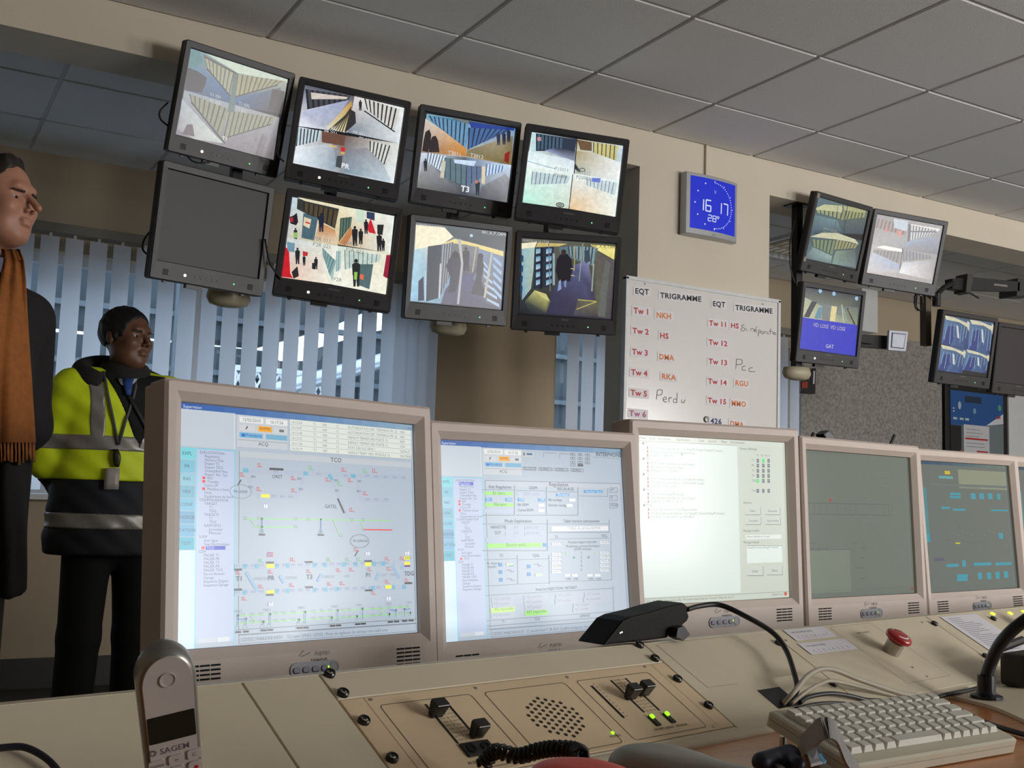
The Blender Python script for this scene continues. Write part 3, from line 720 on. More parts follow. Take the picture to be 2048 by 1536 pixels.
def m6(f):
    f.map = f.mk(280, 320, 3.793)
    f.poly([(1155, 280), (1530, 350), (1500, 650), (1115, 590)], [(196, 216, 226), (236, 226, 190), (216, 196, 150), (206, 206, 196)])
    f.poly([(1195, 290), (1510, 370), (1480, 520), (1190, 370)], (52, 56, 52)); bars(f, (1240, 320), (1500, 385), (1240, 380), (1480, 515), 7, (84, 70, 50), (30, 36, 36), .3)
    f.poly([(1360, 470), (1480, 530), (1500, 640), (1330, 600)], [(196, 130, 74), (206, 150, 100), (236, 220, 196), (216, 190, 160)]); f.poly([(1195, 280), (1540, 350), (1535, 375), (1250, 310)], (236, 226, 196))
    f.poly([(1240, 400), (1350, 440), (1320, 610), (1225, 590)], (74, 104, 116)); f.poly([(1245, 430), (1300, 450), (1285, 520), (1238, 495)], (226, 210, 180)); f.line((1255, 470), (1290, 482), .018, (200, 60, 50))
    f.poly([(1130, 430), (1165, 420), (1190, 400), (1200, 470), (1185, 495), (1140, 480)], (30, 26, 34)); f.poly([(1135, 440), (1160, 430), (1165, 470), (1138, 470)], (170, 40, 56))
    figure(f, 1375, 545, 145, (26, 32, 56)); figure(f, 1180, 610, 95, (36, 44, 60)); f.poly([(1165, 550), (1195, 548), (1195, 590), (1165, 590)], (150, 190, 110))
    f.poly([(1530, 350), (1930, 425), (1900, 705), (1500, 640)], [(240, 236, 200), (240, 246, 240), (240, 244, 232), (206, 170, 120)])
    bars(f, (1520, 440), (1610, 430), (1510, 620), (1600, 500), 4, (90, 116, 100), (44, 60, 56), .3); f.poly([(1515, 630), (1600, 500), (1610, 560), (1560, 650)], (196, 130, 80))
    f.poly([(1640, 370), (1700, 380), (1700, 470), (1640, 470)], (206, 226, 206)); f.poly([(1720, 390), (1780, 400), (1780, 460), (1720, 440)], (46, 62, 96)); f.poly([(1750, 440), (1790, 560), (1740, 550), (1720, 520)], (206, 30, 50))
    for x, y, h in ((1630, 650, 150), (1675, 640, 120), (1815, 690, 140), (1845, 690, 95), (1715, 560, 110)): figure(f, x, y, h, (28, 26, 34))
    f.poly([(1800, 490), (1850, 490), (1840, 570), (1800, 560)], (36, 36, 40))
    f.poly([(1115, 590), (1500, 650), (1470, 945), (1075, 890)], [(206, 216, 216), (236, 240, 230), (246, 246, 230), (230, 190, 170)])
    f.poly([(1105, 660), (1130, 680), (1140, 860), (1160, 895), (1075, 885)], (206, 26, 40)); f.poly([(1115, 620), (1175, 630), (1170, 700), (1120, 690)], (110, 150, 170))
    f.poly([(1380, 660), (1490, 770), (1460, 920), (1450, 900), (1385, 720)], (170, 200, 196)); bars(f, (1385, 665), (1490, 770), (1390, 730), (1440, 880), 5, (130, 166, 166), (70, 96, 100), .2)
    for x, y, h in ((1195, 790, 125), (1335, 830, 95), (1245, 800, 80)): figure(f, x, y, h, (32, 36, 40))
    f.poly([(1150, 850), (1195, 805), (1205, 880), (1165, 900)], (44, 36, 40)); f.poly([(1305, 780), (1330, 780), (1330, 830), (1305, 825)], (34, 34, 36)); f.poly([(1235, 690), (1275, 700), (1270, 730), (1235, 725)], (190, 46, 50))
    f.poly([(1500, 650), (1900, 705), (1865, 1020), (1460, 945)], [(216, 226, 214), (236, 230, 206), (246, 246, 226), (250, 250, 236)])
    bars(f, (1550, 680), (1830, 720), (1555, 830), (1820, 770), 8, (196, 214, 206), (96, 112, 110), .16); bars(f, (1490, 690), (1525, 690), (1485, 850), (1520, 830), 2, (170, 200, 200), (90, 110, 110), .2)
    f.poly([(1670, 790), (1770, 790), (1740, 980), (1660, 950)], (84, 110, 112)); f.poly([(1670, 865), (1700, 870), (1695, 910), (1668, 900)], (226, 110, 80)); figure(f, 1640, 960, 210, (34, 40, 36)); f.poly([(1625, 850), (1650, 850), (1645, 910), (1625, 905)], (150, 200, 90))
    f.poly([(1870, 720), (1900, 720), (1880, 900), (1845, 880)], (150, 30, 60))
    for p, t in (((1310, 605), 'P2R 011'), ((1310, 650), 'P2R 021'), ((1545, 640), 'P2R 012'), ((1560, 690), 'P2R 022'), ((1465, 915), 'P2R')): f.text(p, .045, t, (130, 132, 126))
def train(f, v):
    pass
def m7(f):
    f.map = f.mk(780, 400, 3.938)
    f.poly([(205, 175), (915, 255), (880, 860), (160, 795)], [(70, 80, 96), (60, 66, 74), (66, 62, 84), (150, 190, 214)])
    f.poly([(205, 195), (430, 215), (500, 290), (410, 350), (195, 390)], (246, 236, 206)); f.poly([(410, 345), (510, 305), (620, 330), (895, 400), (895, 445), (600, 350)], (226, 206, 130))
    f.poly([(430, 205), (915, 260), (898, 405), (620, 330), (500, 290)], [(66, 84, 92), (54, 62, 66), (60, 70, 80), (50, 60, 70), (60, 74, 84)]); f.disc((642, 280), .018, .02, (170, 200, 220))
    f.poly([(195, 390), (300, 370), (285, 560), (280, 800), (162, 795)], [(176, 214, 226), (190, 206, 206), (150, 186, 206), (130, 170, 196), (150, 200, 230)])
    f.poly([(300, 365), (410, 350), (390, 770), (285, 800)], (52, 56, 70)); f.poly([(225, 640), (265, 600), (270, 790), (222, 795)], (34, 42, 74)); f.line((280, 560), (278, 795), .012, (200, 210, 216))
    bars(f, (420, 350), (500, 330), (390, 770), (470, 600), 4, (86, 92, 110), (176, 176, 170), .3); f.line((400, 500), (388, 775), .022, (190, 196, 200))
    f.poly([(500, 340), (700, 370), (720, 500), (640, 640), (500, 600)], [(110, 110, 110), (120, 124, 130), (60, 62, 80), (74, 70, 96), (50, 50, 70)])
    f.poly([(700, 390), (895, 445), (880, 855), (760, 800), (700, 640)], [(120, 136, 166), (110, 130, 160), (60, 62, 84), (96, 90, 84), (70, 70, 90)])
    for i in range(6): f.poly([(720+i*8, 460+i*62), (770+i*18, 520+i*60), (772+i*18, 545+i*60), (722+i*8, 480+i*62)], (170, 190, 216))
    for i in range(5): f.poly([(815, 440+i*62), (880, 500+i*64), (878, 530+i*64), (812, 465+i*62)], (150, 180, 214))
    f.poly([(440, 700), (540, 580), (640, 590), (760, 810), (880, 858), (400, 818)], [(84, 80, 108), (78, 76, 120), (80, 76, 116), (76, 74, 100), (66, 62, 84), (90, 86, 110)])
    f.poly([(470, 460), (500, 410), (545, 420), (570, 480), (560, 560), (520, 720), (460, 730), (475, 600), (440, 520)], (52, 50, 66)); f.disc((515, 430), .035, .045, (40, 34, 42))
    f.poly([(690, 450), (730, 440), (740, 520), (720, 640), (760, 760), (640, 740), (680, 600)], (48, 42, 50)); f.disc((715, 440), .03, .035, (36, 30, 34)); figure(f, 600, 560, 190, (44, 40, 48))
    f.poly([(535, 310), (560, 310), (578, 500), (545, 820), (528, 820), (560, 500)], (176, 178, 176)); f.line((680, 370), (650, 570), .02, (166, 160, 130)); f.line((805, 410), (745, 770), .03, (176, 174, 160))
    f.text((205, 200), .03, '12/02/2010 16:17:26', (206, 206, 190)); f.text((725, 262), .035, 'R01_A_P_CAM1', (224, 226, 226))
def m8(f):
    f.map = f.mk(780, 400, 3.938)
    f.poly([(1040, 300), (1780, 350), (1745, 940), (1020, 890)], [(96, 100, 96), (90, 90, 70), (60, 54, 70), (30, 34, 44)])
    f.poly([(1038, 340), (1160, 330), (1140, 375), (1037, 385)], (246, 240, 206)); f.poly([(1165, 335), (1400, 345), (1330, 365), (1150, 370)], (206, 186, 120)); f.poly([(1580, 350), (1775, 365), (1765, 470), (1600, 375)], (240, 226, 140))
    f.poly([(1037, 385), (1140, 372), (1130, 560), (1110, 700), (1040, 790)], [(150, 190, 200), (176, 200, 190), (150, 176, 170), (170, 190, 176), (130, 170, 196)])
    for i in range(4): f.poly([(1035-i*2, 430+i*80), (1052-i*2, 440+i*80), (1050-i*3, 490+i*80), (1030-i*3, 480+i*80)], (36, 70, 110))
    f.poly([(1140, 380), (1290, 365), (1280, 680), (1130, 700)], (40, 48, 66))
    for x in (1150, 1230):
        for i in range(5): f.poly([(x, 385+i*62), (x+45, 380+i*60), (x+42, 415+i*60), (x, 425+i*62)], [(110, 170, 200), (84, 140, 176), (150, 186, 206), (190, 214, 226)])
    f.line((1195, 375), (1190, 700), .03, (22, 26, 36)); f.line((1250, 330), (1262, 720), .012, (110, 120, 126)); f.line((1290, 420), (1290, 670), .03, (150, 170, 180))
    f.poly([(1330, 370), (1480, 360), (1640, 380), (1600, 520), (1480, 480), (1340, 420)], (96, 120, 130)); bars(f, (1400, 365), (1620, 370), (1410, 430), (1600, 520), 8, (130, 156, 160), (60, 66, 74), .4)
    f.poly([(1270, 720), (1440, 520), (1560, 470), (1600, 700), (1660, 800), (1640, 920), (1240, 895)], [(60, 58, 84), (84, 90, 130), (130, 136, 176), (66, 60, 84), (62, 56, 76), (66, 60, 80), (52, 52, 80)])
    f.poly([(1620, 410), (1770, 480), (1745, 935), (1640, 920), (1600, 700)], [(96, 90, 84), (90, 84, 90), (70, 64, 76), (96, 100, 76), (74, 66, 74)]); f.line((1605, 500), (1590, 720), .02, (150, 160, 150))
    f.poly([(1700, 470), (1735, 500), (1690, 920), (1640, 920), (1660, 700)], (100, 104, 100)); f.line((1520, 340), (1490, 640), .012, (150, 156, 150)); f.line((1460, 360), (1450, 560), .012, (170, 160, 110))
    f.poly([(1340, 430), (1400, 425), (1430, 470), (1440, 540), (1420, 640), (1330, 640), (1305, 560), (1315, 470)], (30, 26, 34)); f.disc((1368, 412), .028, .04, (58, 40, 40)); f.poly([(1330, 640), (1345, 625), (1350, 700), (1320, 720)], (140, 160, 200)); f.poly([(1370, 640), (1390, 630), (1388, 690), (1372, 680)], (120, 140, 180))
    f.poly([(1530, 400), (1570, 390), (1580, 480), (1540, 500)], (60, 74, 90)); f.line((1425, 540), (1455, 545), .012, (206, 180, 130)); f.line((1425, 592), (1455, 597), .012, (206, 180, 130))
    f.poly([(1060, 800), (1140, 710), (1230, 740), (1265, 800), (1230, 895), (1100, 890)], [(60, 72, 70), (190, 190, 120), (200, 196, 120), (90, 90, 74), (60, 60, 62), (30, 36, 40)]); f.poly([(1140, 710), (1230, 745), (1260, 800), (1190, 760)], (206, 200, 130)); f.poly([(1480, 785), (1620, 800), (1640, 920), (1445, 910)], [(96, 92, 80), (110, 106, 84), (66, 62, 66), (74, 72, 84)]); f.line((1470, 860), (1630, 800), .012, (190, 180, 96)); f.line((1480, 785), (1620, 798), .012, (190, 176, 90))
    f.text((1040, 325), .03, '12/02/2010 16:17:26', (200, 200, 180)); f.text((1590, 370), .033, 'R01_A_A_CAM2', (60, 58, 40))
def dome(f, k, base, lo, hi, fl):
    f.poly(k, base)
def r1(f):
    f.map = f.mk(1520, 360, 3.879)
    f.poly([(450, 130), (840, 240), (800, 420), (395, 410)], [(86, 112, 122), (100, 110, 100), (64, 78, 88), (60, 84, 100)])
    f.poly([(440, 215), (500, 190), (640, 200), (640, 250), (600, 270), (430, 240)], (190, 192, 150)); f.poly([(650, 200), (740, 210), (830, 240), (810, 260), (650, 235)], (170, 172, 126))
    bars(f, (430, 230), (630, 250), (440, 250), (620, 300), 6, (150, 160, 120), (60, 70, 64), .3); bars(f, (640, 240), (820, 255), (620, 310), (810, 290), 7, (150, 156, 110), (66, 70, 60), .3)
    f.poly([(420, 270), (600, 310), (640, 410), (395, 400)], [(96, 124, 130), (110, 140, 146), (70, 90, 104), (60, 82, 96)])
    f.line((680, 200), (650, 420), .014, (40, 50, 56)); f.line((610, 170), (580, 400), .01, (60, 70, 74))
    f.poly([(395, 410), (800, 470), (745, 690), (355, 610)], [(60, 84, 96), (64, 76, 80), (84, 96, 100), (96, 116, 122)])
    f.poly([(390, 440), (480, 410), (600, 410), (740, 460), (770, 500), (700, 480), (580, 460)], (200, 200, 168)); bars(f, (400, 460), (590, 470), (410, 510), (560, 580), 6, (120, 140, 110), (60, 72, 64), .3); bars(f, (590, 460), (760, 500), (570, 540), (740, 530), 7, (150, 152, 112), (76, 80, 66), .3)
    f.poly([(410, 520), (560, 590), (550, 650), (358, 610)], [(130, 150, 150), (150, 176, 170), (110, 130, 130), (90, 110, 116)]); f.poly([(590, 550), (740, 540), (745, 680), (560, 650)], [(130, 150, 130), (90, 100, 96), (110, 124, 130), (130, 156, 146)])
    f.text((490, 380), .035, 'LN 011  LN 021', (170, 172, 150)); f.text((490, 410), .035, 'LN 012  LN 022', (170, 172, 150))
def r2(f):
    f.map = f.mk(1520, 360, 3.879)
    f.poly([(908, 265), (1425, 358), (1380, 580), (860, 500)], [(126, 118, 120), (150, 146, 146), (120, 124, 134), (150, 146, 146)])
    bars(f, (920, 300), (1150, 350), (900, 370), (1130, 430), 8, (140, 118, 112), (80, 66, 66), .35); f.poly([(1040, 300), (1150, 320), (1140, 400), (1040, 370)], (176, 186, 196)); f.poly([(978, 370), (992, 372), (986, 405), (972, 400)], (214, 90, 70)); f.poly([(1070, 390), (1100, 395), (1095, 440), (1068, 430)], (206, 110, 90))
    f.poly([(1160, 340), (1400, 380), (1380, 400), (1160, 400)], (226, 222, 214)); bars(f, (1165, 345), (1380, 390), (1160, 470), (1340, 420), 9, (190, 190, 190), (70, 74, 86), .35); f.line((1160, 340), (1150, 510), .03, (54, 54, 62)); f.line((1150, 400), (1370, 402), .02, (70, 72, 80))
    f.poly([(1140, 480), (1370, 440), (1380, 580), (1110, 540)], [(130, 156, 186), (130, 140, 160), (112, 110, 116), (130, 126, 130)])
    f.poly([(860, 500), (1380, 580), (1335, 808), (830, 718)], [(160, 152, 150), (140, 136, 138), (150, 144, 142), (176, 166, 160)])
    f.poly([(900, 520), (960, 508), (1100, 535), (1110, 560), (1000, 545)], (232, 230, 220)); bars(f, (890, 540), (1100, 560), (880, 560), (1080, 650), 8, (130, 124, 124), (78, 74, 78), .25); bars(f, (1110, 540), (1340, 590), (1110, 630), (1340, 610), 9, (130, 130, 134), (80, 78, 82), .25)
    f.poly([(870, 560), (1080, 655), (1070, 720), (830, 715)], [(170, 176, 190), (140, 160, 190), (176, 168, 166), (190, 180, 174)]); f.poly([(1110, 640), (1350, 620), (1340, 780), (1080, 720)], [(190, 196, 206), (150, 144, 146), (160, 152, 150), (226, 224, 224)]); f.line((1110, 530), (1085, 690), .02, (66, 60, 60))
def r3(f):
    f.map = f.mk(1520, 560, 7.314)
    f.poly([(665, 115), (1480, 240), (1425, 660), (620, 545)], [(60, 66, 74), (50, 54, 60), (90, 96, 86), (150, 156, 130)])
    f.poly([(650, 250), (760, 300), (850, 320), (1050, 370), (1440, 400), (1425, 660), (620, 545)], [(170, 176, 150), (110, 120, 116), (86, 104, 108), (110, 120, 120), (96, 108, 100), (130, 140, 120), (196, 196, 160)])
    f.poly([(760, 310), (840, 320), (720, 550), (640, 540)], (52, 56, 58)); f.poly([(860, 400), (920, 400), (890, 570), (800, 560)], (96, 140, 160)); f.poly([(1050, 380), (1130, 390), (1100, 610), (1025, 600)], (220, 206, 150)); f.poly([(920, 360), (1040, 380), (1020, 600), (900, 580)], (120, 126, 124))
    f.line((1200, 360), (1230, 630), .02, (190, 196, 170)); f.line((1225, 420), (1285, 645), .02, (150, 156, 140)); f.line((1280, 410), (1390, 655), .03, (34, 38, 38)); f.line((1300, 430), (1410, 640), .02, (140, 140, 96))
    for p in ((885, 160), (1085, 200), (1415, 270)): f.disc(p, .03, .035, (150, 190, 226))
    f.poly([(620, 545), (1425, 660), (1395, 1115), (580, 1000)], (36, 42, 190))
    f.text((780, 680), .062, 'VD: LOSS  VD: LOSS', (190, 190, 176), xs=.92); f.text((960, 990), .062, 'GAT', (206, 206, 200))
def r4(f):
    f.map = f.mk(1720, 500, 6.244)
    for (a, b, c, d) in (((1055, 815), (1375, 870), (1350, 1240), (1010, 1170)), ((1375, 870), (1680, 900), (1630, 1300), (1350, 1240)), ((1010, 1180), (1330, 1240), (1280, 1540), (960, 1500)), ((1330, 1240), (1630, 1300), (1580, 1540), (1280, 1500))):
        a, b, c, d = [np.array(q, float) for q in (a, b, c, d)]
        Q = lambda u, v: tuple((a*(1-u)+b*u)*(1-v)+(d*(1-u)+c*u)*v)
        f.poly([Q(0, 0), Q(1, 0), Q(1, 1), Q(0, 1)], [(86, 116, 150), (60, 84, 116), (40, 56, 110), (84, 116, 166)])
        f.poly([Q(0, 0), Q(.4, .02), Q(.95, .14), Q(1, .3), Q(.6, .15), Q(.1, .14)], (206, 202, 176)); f.poly([Q(.2, .35), Q(.45, .3), Q(.5, .6), Q(.35, 1), Q(.05, 1)], (46, 60, 120)); f.poly([Q(.62, .3), Q(.75, .32), Q(.72, .6), Q(.85, 1), Q(.5, 1)], (60, 84, 130))
        for u in (.15, .3, .42, .7, .82, .92): f.line(Q(u, .25), Q(u-.05+random.uniform(0, .1), random.uniform(.6, .95)), .012, (140, 170, 190))
        f.poly([Q(.5, .25), Q(.58, .3), Q(.66, .7), Q(.58, .68)], (196, 206, 206)); f.poly([Q(.9, .05), Q(1, .1), Q(1, .4), Q(.93, .3)], (206, 200, 176))
MON = dict(m1=(0.99, 3.829, 1.377, 9.085, -13.481, -1.16), m2=(1.408, 3.754, 1.333, -12.577, -.583, -5.085), m3=(1.921, 3.798, 1.354, -11.608, -7.052, -2.287), m4=(2.288, 3.581, 1.298, -22.598, -.313, -4.841),
  m5=(.914, 3.689, .897, 14.183, -6.404, -.065), m6=(1.364, 3.683, .891, -13.96, -.333, -4.52), m7=(1.848, 3.68, .881, -4.856, -7.469, 1.325), m8=(2.286, 3.603, .879, -23.312, -7.91, -.443),
  r1=(4.02, 3.842, 1.369, 3.423, -14.311, -.991), r2=(4.46, 3.801, 1.35, -18.311, -12.169, -4.552), r3=(3.988, 3.852, .926, -1.005, -7.881, .155), r4=(4.987, 3.848, .904, -3.083, -9.569, -.588), r5=(5.425, 3.83, .885, -3, -8, 0))
WMON = {}
for k, dr, lab, lamp, br in (
  ('m1', m1, 'black wall monitor showing two angled fenced platforms marked T1', 1, 0), ('m2', m2, 'black wall monitor showing four bright corridor views marked PR', 1, 0),
  ('m3', m3, 'black wall monitor showing four views with orange floor marked T3', 0, 1), ('m4', m4, 'black wall monitor with overexposed white platform views, beside the column', 0, 0),
  ('m5', None, 'black wall monitor with a dark switched-off screen and lit white lamp', 1, 0), ('m6', m6, 'black wall monitor showing bright ticket hall views with people and red machines', 1, 0),
  ('m7', m7, 'black wall monitor showing two people inside a train between poles', 0, 0), ('m8', m8, 'black wall monitor showing one man standing inside a train', 0, 1),
  ('r1', r1, 'black wall monitor with greenish platform views, taped corner, above the blue screen', 0, 0), ('r2', r2, 'black wall monitor with pale grey hall views, beside the jointed arm', 0, 0),
  ('r3', r3, 'black wall monitor whose lower half is plain blue with VD LOSS', 1, 0), ('r4', r4, 'black wall monitor showing four dark blue train interiors', 0, 0),
  ('r5', None, 'black wall monitor with dark screen beside the four blue train views', 0, 0)):
    p = MON[k]; WMON[k] = wall_monitor(pose(p[:3], *p[3:]), lab, dr, lamp, br)
for u, v in ((-SW/2-.006, SH/2+.006), (-SW/2-.008, -SH/2-.005)):
    MB().box((u, -.0085, v), (.016, .001, .022)).build('tape', mat('masking_tape', (150, 142, 126), .7), WMON['r1'])

# ---- poles and arms carrying the wall monitors
M_pole = mat('mount_black', (20, 20, 21), .45, var=.1)
M_beige = mat('mount_beige', (186, 176, 150), .5, var=.05)
def mount(x, ks, label, foot=True, zb=.70):
    t = tag(empty('monitor_mount', (x, 3.895, zb+HC)), label, 'mount')
    MB().span((x-.02, 3.945, zb+HC-.02), (x+.02, 3.985, ZB-.006)).build('pole', M_pole, t, world=True, bevel=.004)
    MB().span((x-.05, 3.92, ZB-.006), (x+.05, 4.01, ZB-.0005)).build('ceiling_plate', M_pole, t, world=True)
    for k in ks:
        q = wm(WMON[k]); a = q @ Vector((0, .074, 0)); b = Vector((x, 3.95, a.z)); m_ = (a+b)/2
        MB().tube([a, a+(b-a)*.35+Vector((0, .02, 0)), b], .016, 8).build('arm', M_pole, t, world=True)
        MB().box(tuple(a), (.09, .012, .09), q.to_3x3().to_4x4()).build('mounting_plate', M_pole, t, world=True)
    if foot:
        M = Matrix.Translation((x, 3.87, zb+HC))
        m = MB(); pts = []
        for (rx, ry, z) in ((.02, .02, .035), (.075, .05, .03), (.082, .055, .0), (.07, .045, -.022), (.04, .025, -.03)):
            pts.append([(x+rx*math.cos(2*math.pi*i/16), 3.962+ry*math.sin(2*math.pi*i/16), zb+HC+z) for i in range(16)])
        m.loft(pts).build('foot_cover', M_beige, t, smooth=True, world=True)
    return t
mount(1.05, ('m1', 'm5'), 'black pole mount with beige foot behind the switched-off monitor', zb=.70)
mount(1.42, ('m2', 'm6'), 'black pole mount behind the ticket hall monitor', foot=False, zb=.8)
mount(1.95, ('m3', 'm7'), 'black pole mount with beige foot behind the train monitor beside the pier', zb=.69)
mount(2.42, ('m4', 'm8'), 'black pole mount behind the monitor nearest the column', foot=False, zb=.8)
mount(3.87, ('r1', 'r3'), 'black pole mount with pale foot behind the blue screen monitor', zb=.668)
# white square end plate on the black cross arm behind the blue monitor
ca = tag(empty('cross_arm', onY(1750, 680, 3.95)), 'black monitor cross arm with a white square end plate', 'bracket')
MB().prism([onY(1560+x, y, 3.98) for x, y in ((150, 668), (222, 672), (218, 698), (148, 692))], (0, .03, 0)).build('arm', M_pole, ca, world=True)
q = onY(1735, 682, 3.99); MB().span((3.889, 3.95, q[2]-.02), (q[0], 3.985, q[2]+.02)).build('arm_tail', M_pole, ca, world=True)
MB().prism([onY(x, y, 3.93) for x, y in ((1779, 660), (1817, 663), (1812, 703), (1777, 700))], (0, .015, 0)).build('end_plate', mat('plate_white', (206, 208, 222), .4), ca, world=True, bevel=.004)
MB().prism([onY(x, y, 3.928) for x, y in ((1784, 665), (1812, 668), (1808, 698), (1782, 695))], (0, .001, 0)).build('plate_rim', mat('plate_rim', (70, 74, 96), .5), ca, world=True)
MB().prism([onY(x, y, 3.926) for x, y in ((1786, 667), (1811, 669.5), (1807, 696), (1784, 693.5))], (0, .001, 0)).build('plate_face', MATS['plate_white'], ca, world=True)
# jointed arm on the right holding the grey-hall monitor
ja = tag(empty('jointed_arm', onY(1880, 600, 3.95)), 'black jointed monitor arm reaching right from the pale grey hall monitor', 'bracket')
def J(x, y, Y=3.95): return onY(x, y, Y)
MB().tube([J(1873, 612), J(1873, 588)], .022, 12).build('elbow', M_pole, ja, world=True)
MB().tube([J(1873, 590), J(1888, 575), J(1905, 566)], .014, 10).build('lower_arm', M_pole, ja, world=True)
MB().prism([J(1905, 557), J(1934, 556), J(1934, 582), J(1905, 577)], (0, .05, 0)).build('joint_block', M_pole, ja, world=True)
MB().prism([J(1936, 547, 3.93), J(1947, 549, 3.93), J(1943, 587, 3.93), J(1932, 584, 3.93)], (0, .08, 0)).build('clamp', mat('clamp_grey', (66, 62, 58), .5), ja, world=True, bevel=.003)
MB().prism([J(1945, 554), J(2040, 563), J(2040, 583), J(1945, 580)], (0, .04, 0)).build('upper_arm', mat('arm_dark', (42, 41, 41), .45), ja, world=True, bevel=.003)
MB().prism([J(1988, 567, 3.948), J(2015, 570, 3.948), J(2015, 574, 3.948), J(1988, 571, 3.948)], (0, .002, 0)).build('arm_label', mat('label_grey', (130, 124, 120), .5), ja, world=True)
MB().tube([J(1940, 586), J(1957, 596)], .005, 8).build('lever', M_pole, ja, world=True)
a_ = wm(WMON['r4']) @ Vector((0, .0745, 0)); b_ = wm(WMON['r5']) @ Vector((.05, .0745, 0)); c_ = J(2068, 575)
MB().tube([b_, Vector((b_.x, 3.995, b_.z))], .012, 8).build('arm_stub', M_pole, ja, world=True)
MB().tube([a_, Vector((a_.x, 3.97, a_.z)), Vector((a_.x+.02, 3.995, a_.z)), Vector((b_.x, 3.995, b_.z)), Vector((c_[0]-.02, 3.995, b_.z)), Vector((c_[0], 3.995, b_.z+.02)), Vector((c_[0], 3.995, c_[2]))], .014, 8).build('drop_arm', M_pole, ja, world=True)
MB().prism([J(2036, 556), J(2075, 560), J(2075, 592), J(2034, 592)], (0, .12, 0)).build('wall_block', mat('block_grey', (58, 57, 57), .5), ja, world=True, bevel=.004)
q = wm(WMON['r2']) @ Vector((.15, .07, -.1)); MB().tube([q, J(1873, 600)], .014, 8).build('monitor_link', M_pole, ja, world=True)
pb = tag(MB().span((J(1858, 620)[0]-.012, 3.96, J(1858, 690)[2]), (J(1858, 620)[0]+.03, 4.0, 2.2)).build('mount_post', mat('post_brown', (96, 84, 66), .6)), 'brown upright post beside the four-view train monitor', 'post')
cb = []
for i in range(60):
    a = i*.55; c_ = J(1838, 603, 3.93); cb.append((c_[0]+.03*math.cos(a)+.004*math.sin(i), 3.93+.006*math.sin(a*.5), c_[2]+.05*math.sin(a)))
tag(MB().tube(cb, .0025, 5).build('cable_coil', M_blackp), 'bundle of coiled black cable under the pale grey hall monitor', 'cable')
for pts, yy, lab in (([(336, 205), (320, 222), (321, 238), (336, 252)], 3.85, 'short black cable loop at the side of the T1 platform monitor'), ([(304, 458), (288, 480), (286, 500), (302, 514)], 3.72, 'short black cable loop at the side of the switched-off monitor'),
                 ([(372, 309), (385, 322), (402, 326), (420, 324)], 3.85, 'thin black cable hanging under the T1 platform monitor'), ([(560, 268), (558, 290), (556, 310), (568, 324)], 3.80, 'black cable between the T1 and PR monitors'), ([(530, 478), (538, 520), (548, 540), (562, 558)], 3.72, 'black cable between the switched-off and ticket hall monitors'),
                 ([(1590, 440), (1580, 490), (1582, 540), (1596, 582)], 3.90, 'black cable behind the taped-corner monitor')):
    tag(MB().tube(spline([onY(x, y, yy) for x, y in pts], 6), .0035, 6).build('cable', M_blackp, smooth=True), lab, 'cable')

# ================================================================== CLOCK, CONDUIT, WHITEBOARD on the column
M_silver = mat('silver_plastic', (176, 178, 180), .35, .3, var=.03)
_c = (onY(1378, 343, 3.86)+onY(1483, 368, 3.86)+onY(1476, 480, 3.86)+onY(1368, 466, 3.86))/4
ck = tag(empty('wall_clock', M=Matrix.Translation((_c[0], 3.872, _c[2])) @ rotz(R(2))), 'blue digital wall clock reading 16 17 in a silver frame', 'clock')
cw, chh = .318, .290
def arc(x, d): return -d*(1-(2*x/cw)**2)
m = MB(); N_ = 12
rings = []
for y0, ins in ((.038, .0), (.004, 0.0), (0.0, .004)):
    o = []
    for i in range(N_+1): x = -cw/2+ins+(cw-2*ins)*i/N_; o.append((x, y0+(arc(x, .016) if y0 < .03 else 0), chh/2-ins))
    for i in range(N_+1): x = cw/2-ins-(cw-2*ins)*i/N_; o.append((x, y0+(arc(x, .016) if y0 < .03 else 0), -chh/2+ins))
    rings.append(o)
m.loft(rings[::-1], False)
# front skin strips
for i in range(N_):
    xa = -cw/2+.004+(cw-.008)*i/N_; xb = -cw/2+.004+(cw-.008)*(i+1)/N_
    m.add([(xa, arc(xa, .016), -chh/2+.004), (xb, arc(xb, .016), -chh/2+.004), (xb, arc(xb, .016), chh/2-.004), (xa, arc(xa, .016), chh/2-.004)], [(0, 1, 2, 3)])
m.build('case', M_silver, ck)
fw, fh = .276, .246
f = Flat(fw, fh, 2e-5)
nst = 10
for i in range(nst): f.poly([(i/nst, 0), ((i+1)/nst, 0), ((i+1)/nst, 1), (i/nst, 1)], (24, 44, 206), True)
wh = (222, 232, 255)
def seg(f, x, y, w_, h_, code, t, sl=.06):
    S = lambda u, v: (x+(u+sl*(1-v)*1.2)*w_, y+v*h_)
    segs = {'a': ((0, 0), (1, 0)), 'b': ((1, 0), (1, .5)), 'c': ((1, .5), (1, 1)), 'd': ((0, 1), (1, 1)), 'e': ((0, .5), (0, 1)), 'f': ((0, 0), (0, .5)), 'g': ((0, .5), (1, .5))}
    for c in code: f.line(S(*segs[c][0]), S(*segs[c][1]), t, wh, True)
D7 = {'1': 'bc', '6': 'acdefg', '7': 'abc', '2': 'abged', '8': 'abcdefg'}
seg(f, .17, .42, .09, .21, 'bc', .025); seg(f, .31, .42, .105, .21, D7['6'], .025); seg(f, .55, .42, .10, .21, 'bc', .025); seg(f, .70, .42, .105, .21, D7['7'], .025)
seg(f, .36, .70, .07, .11, D7['2'], .016); seg(f, .46, .70, .07, .11, D7['8'], .016); seg(f, .555, .70, .045, .045, 'abfg'.replace('f', 'fe')[:0]+'abf', .014); f.line((.555, .735), (.60, .735), .014, wh, True)
f.line((.49, .20), (.51, .27), .01, (150, 170, 240), True); f.line((.53, .20), (.51, .27), .01, (150, 170, 240), True)
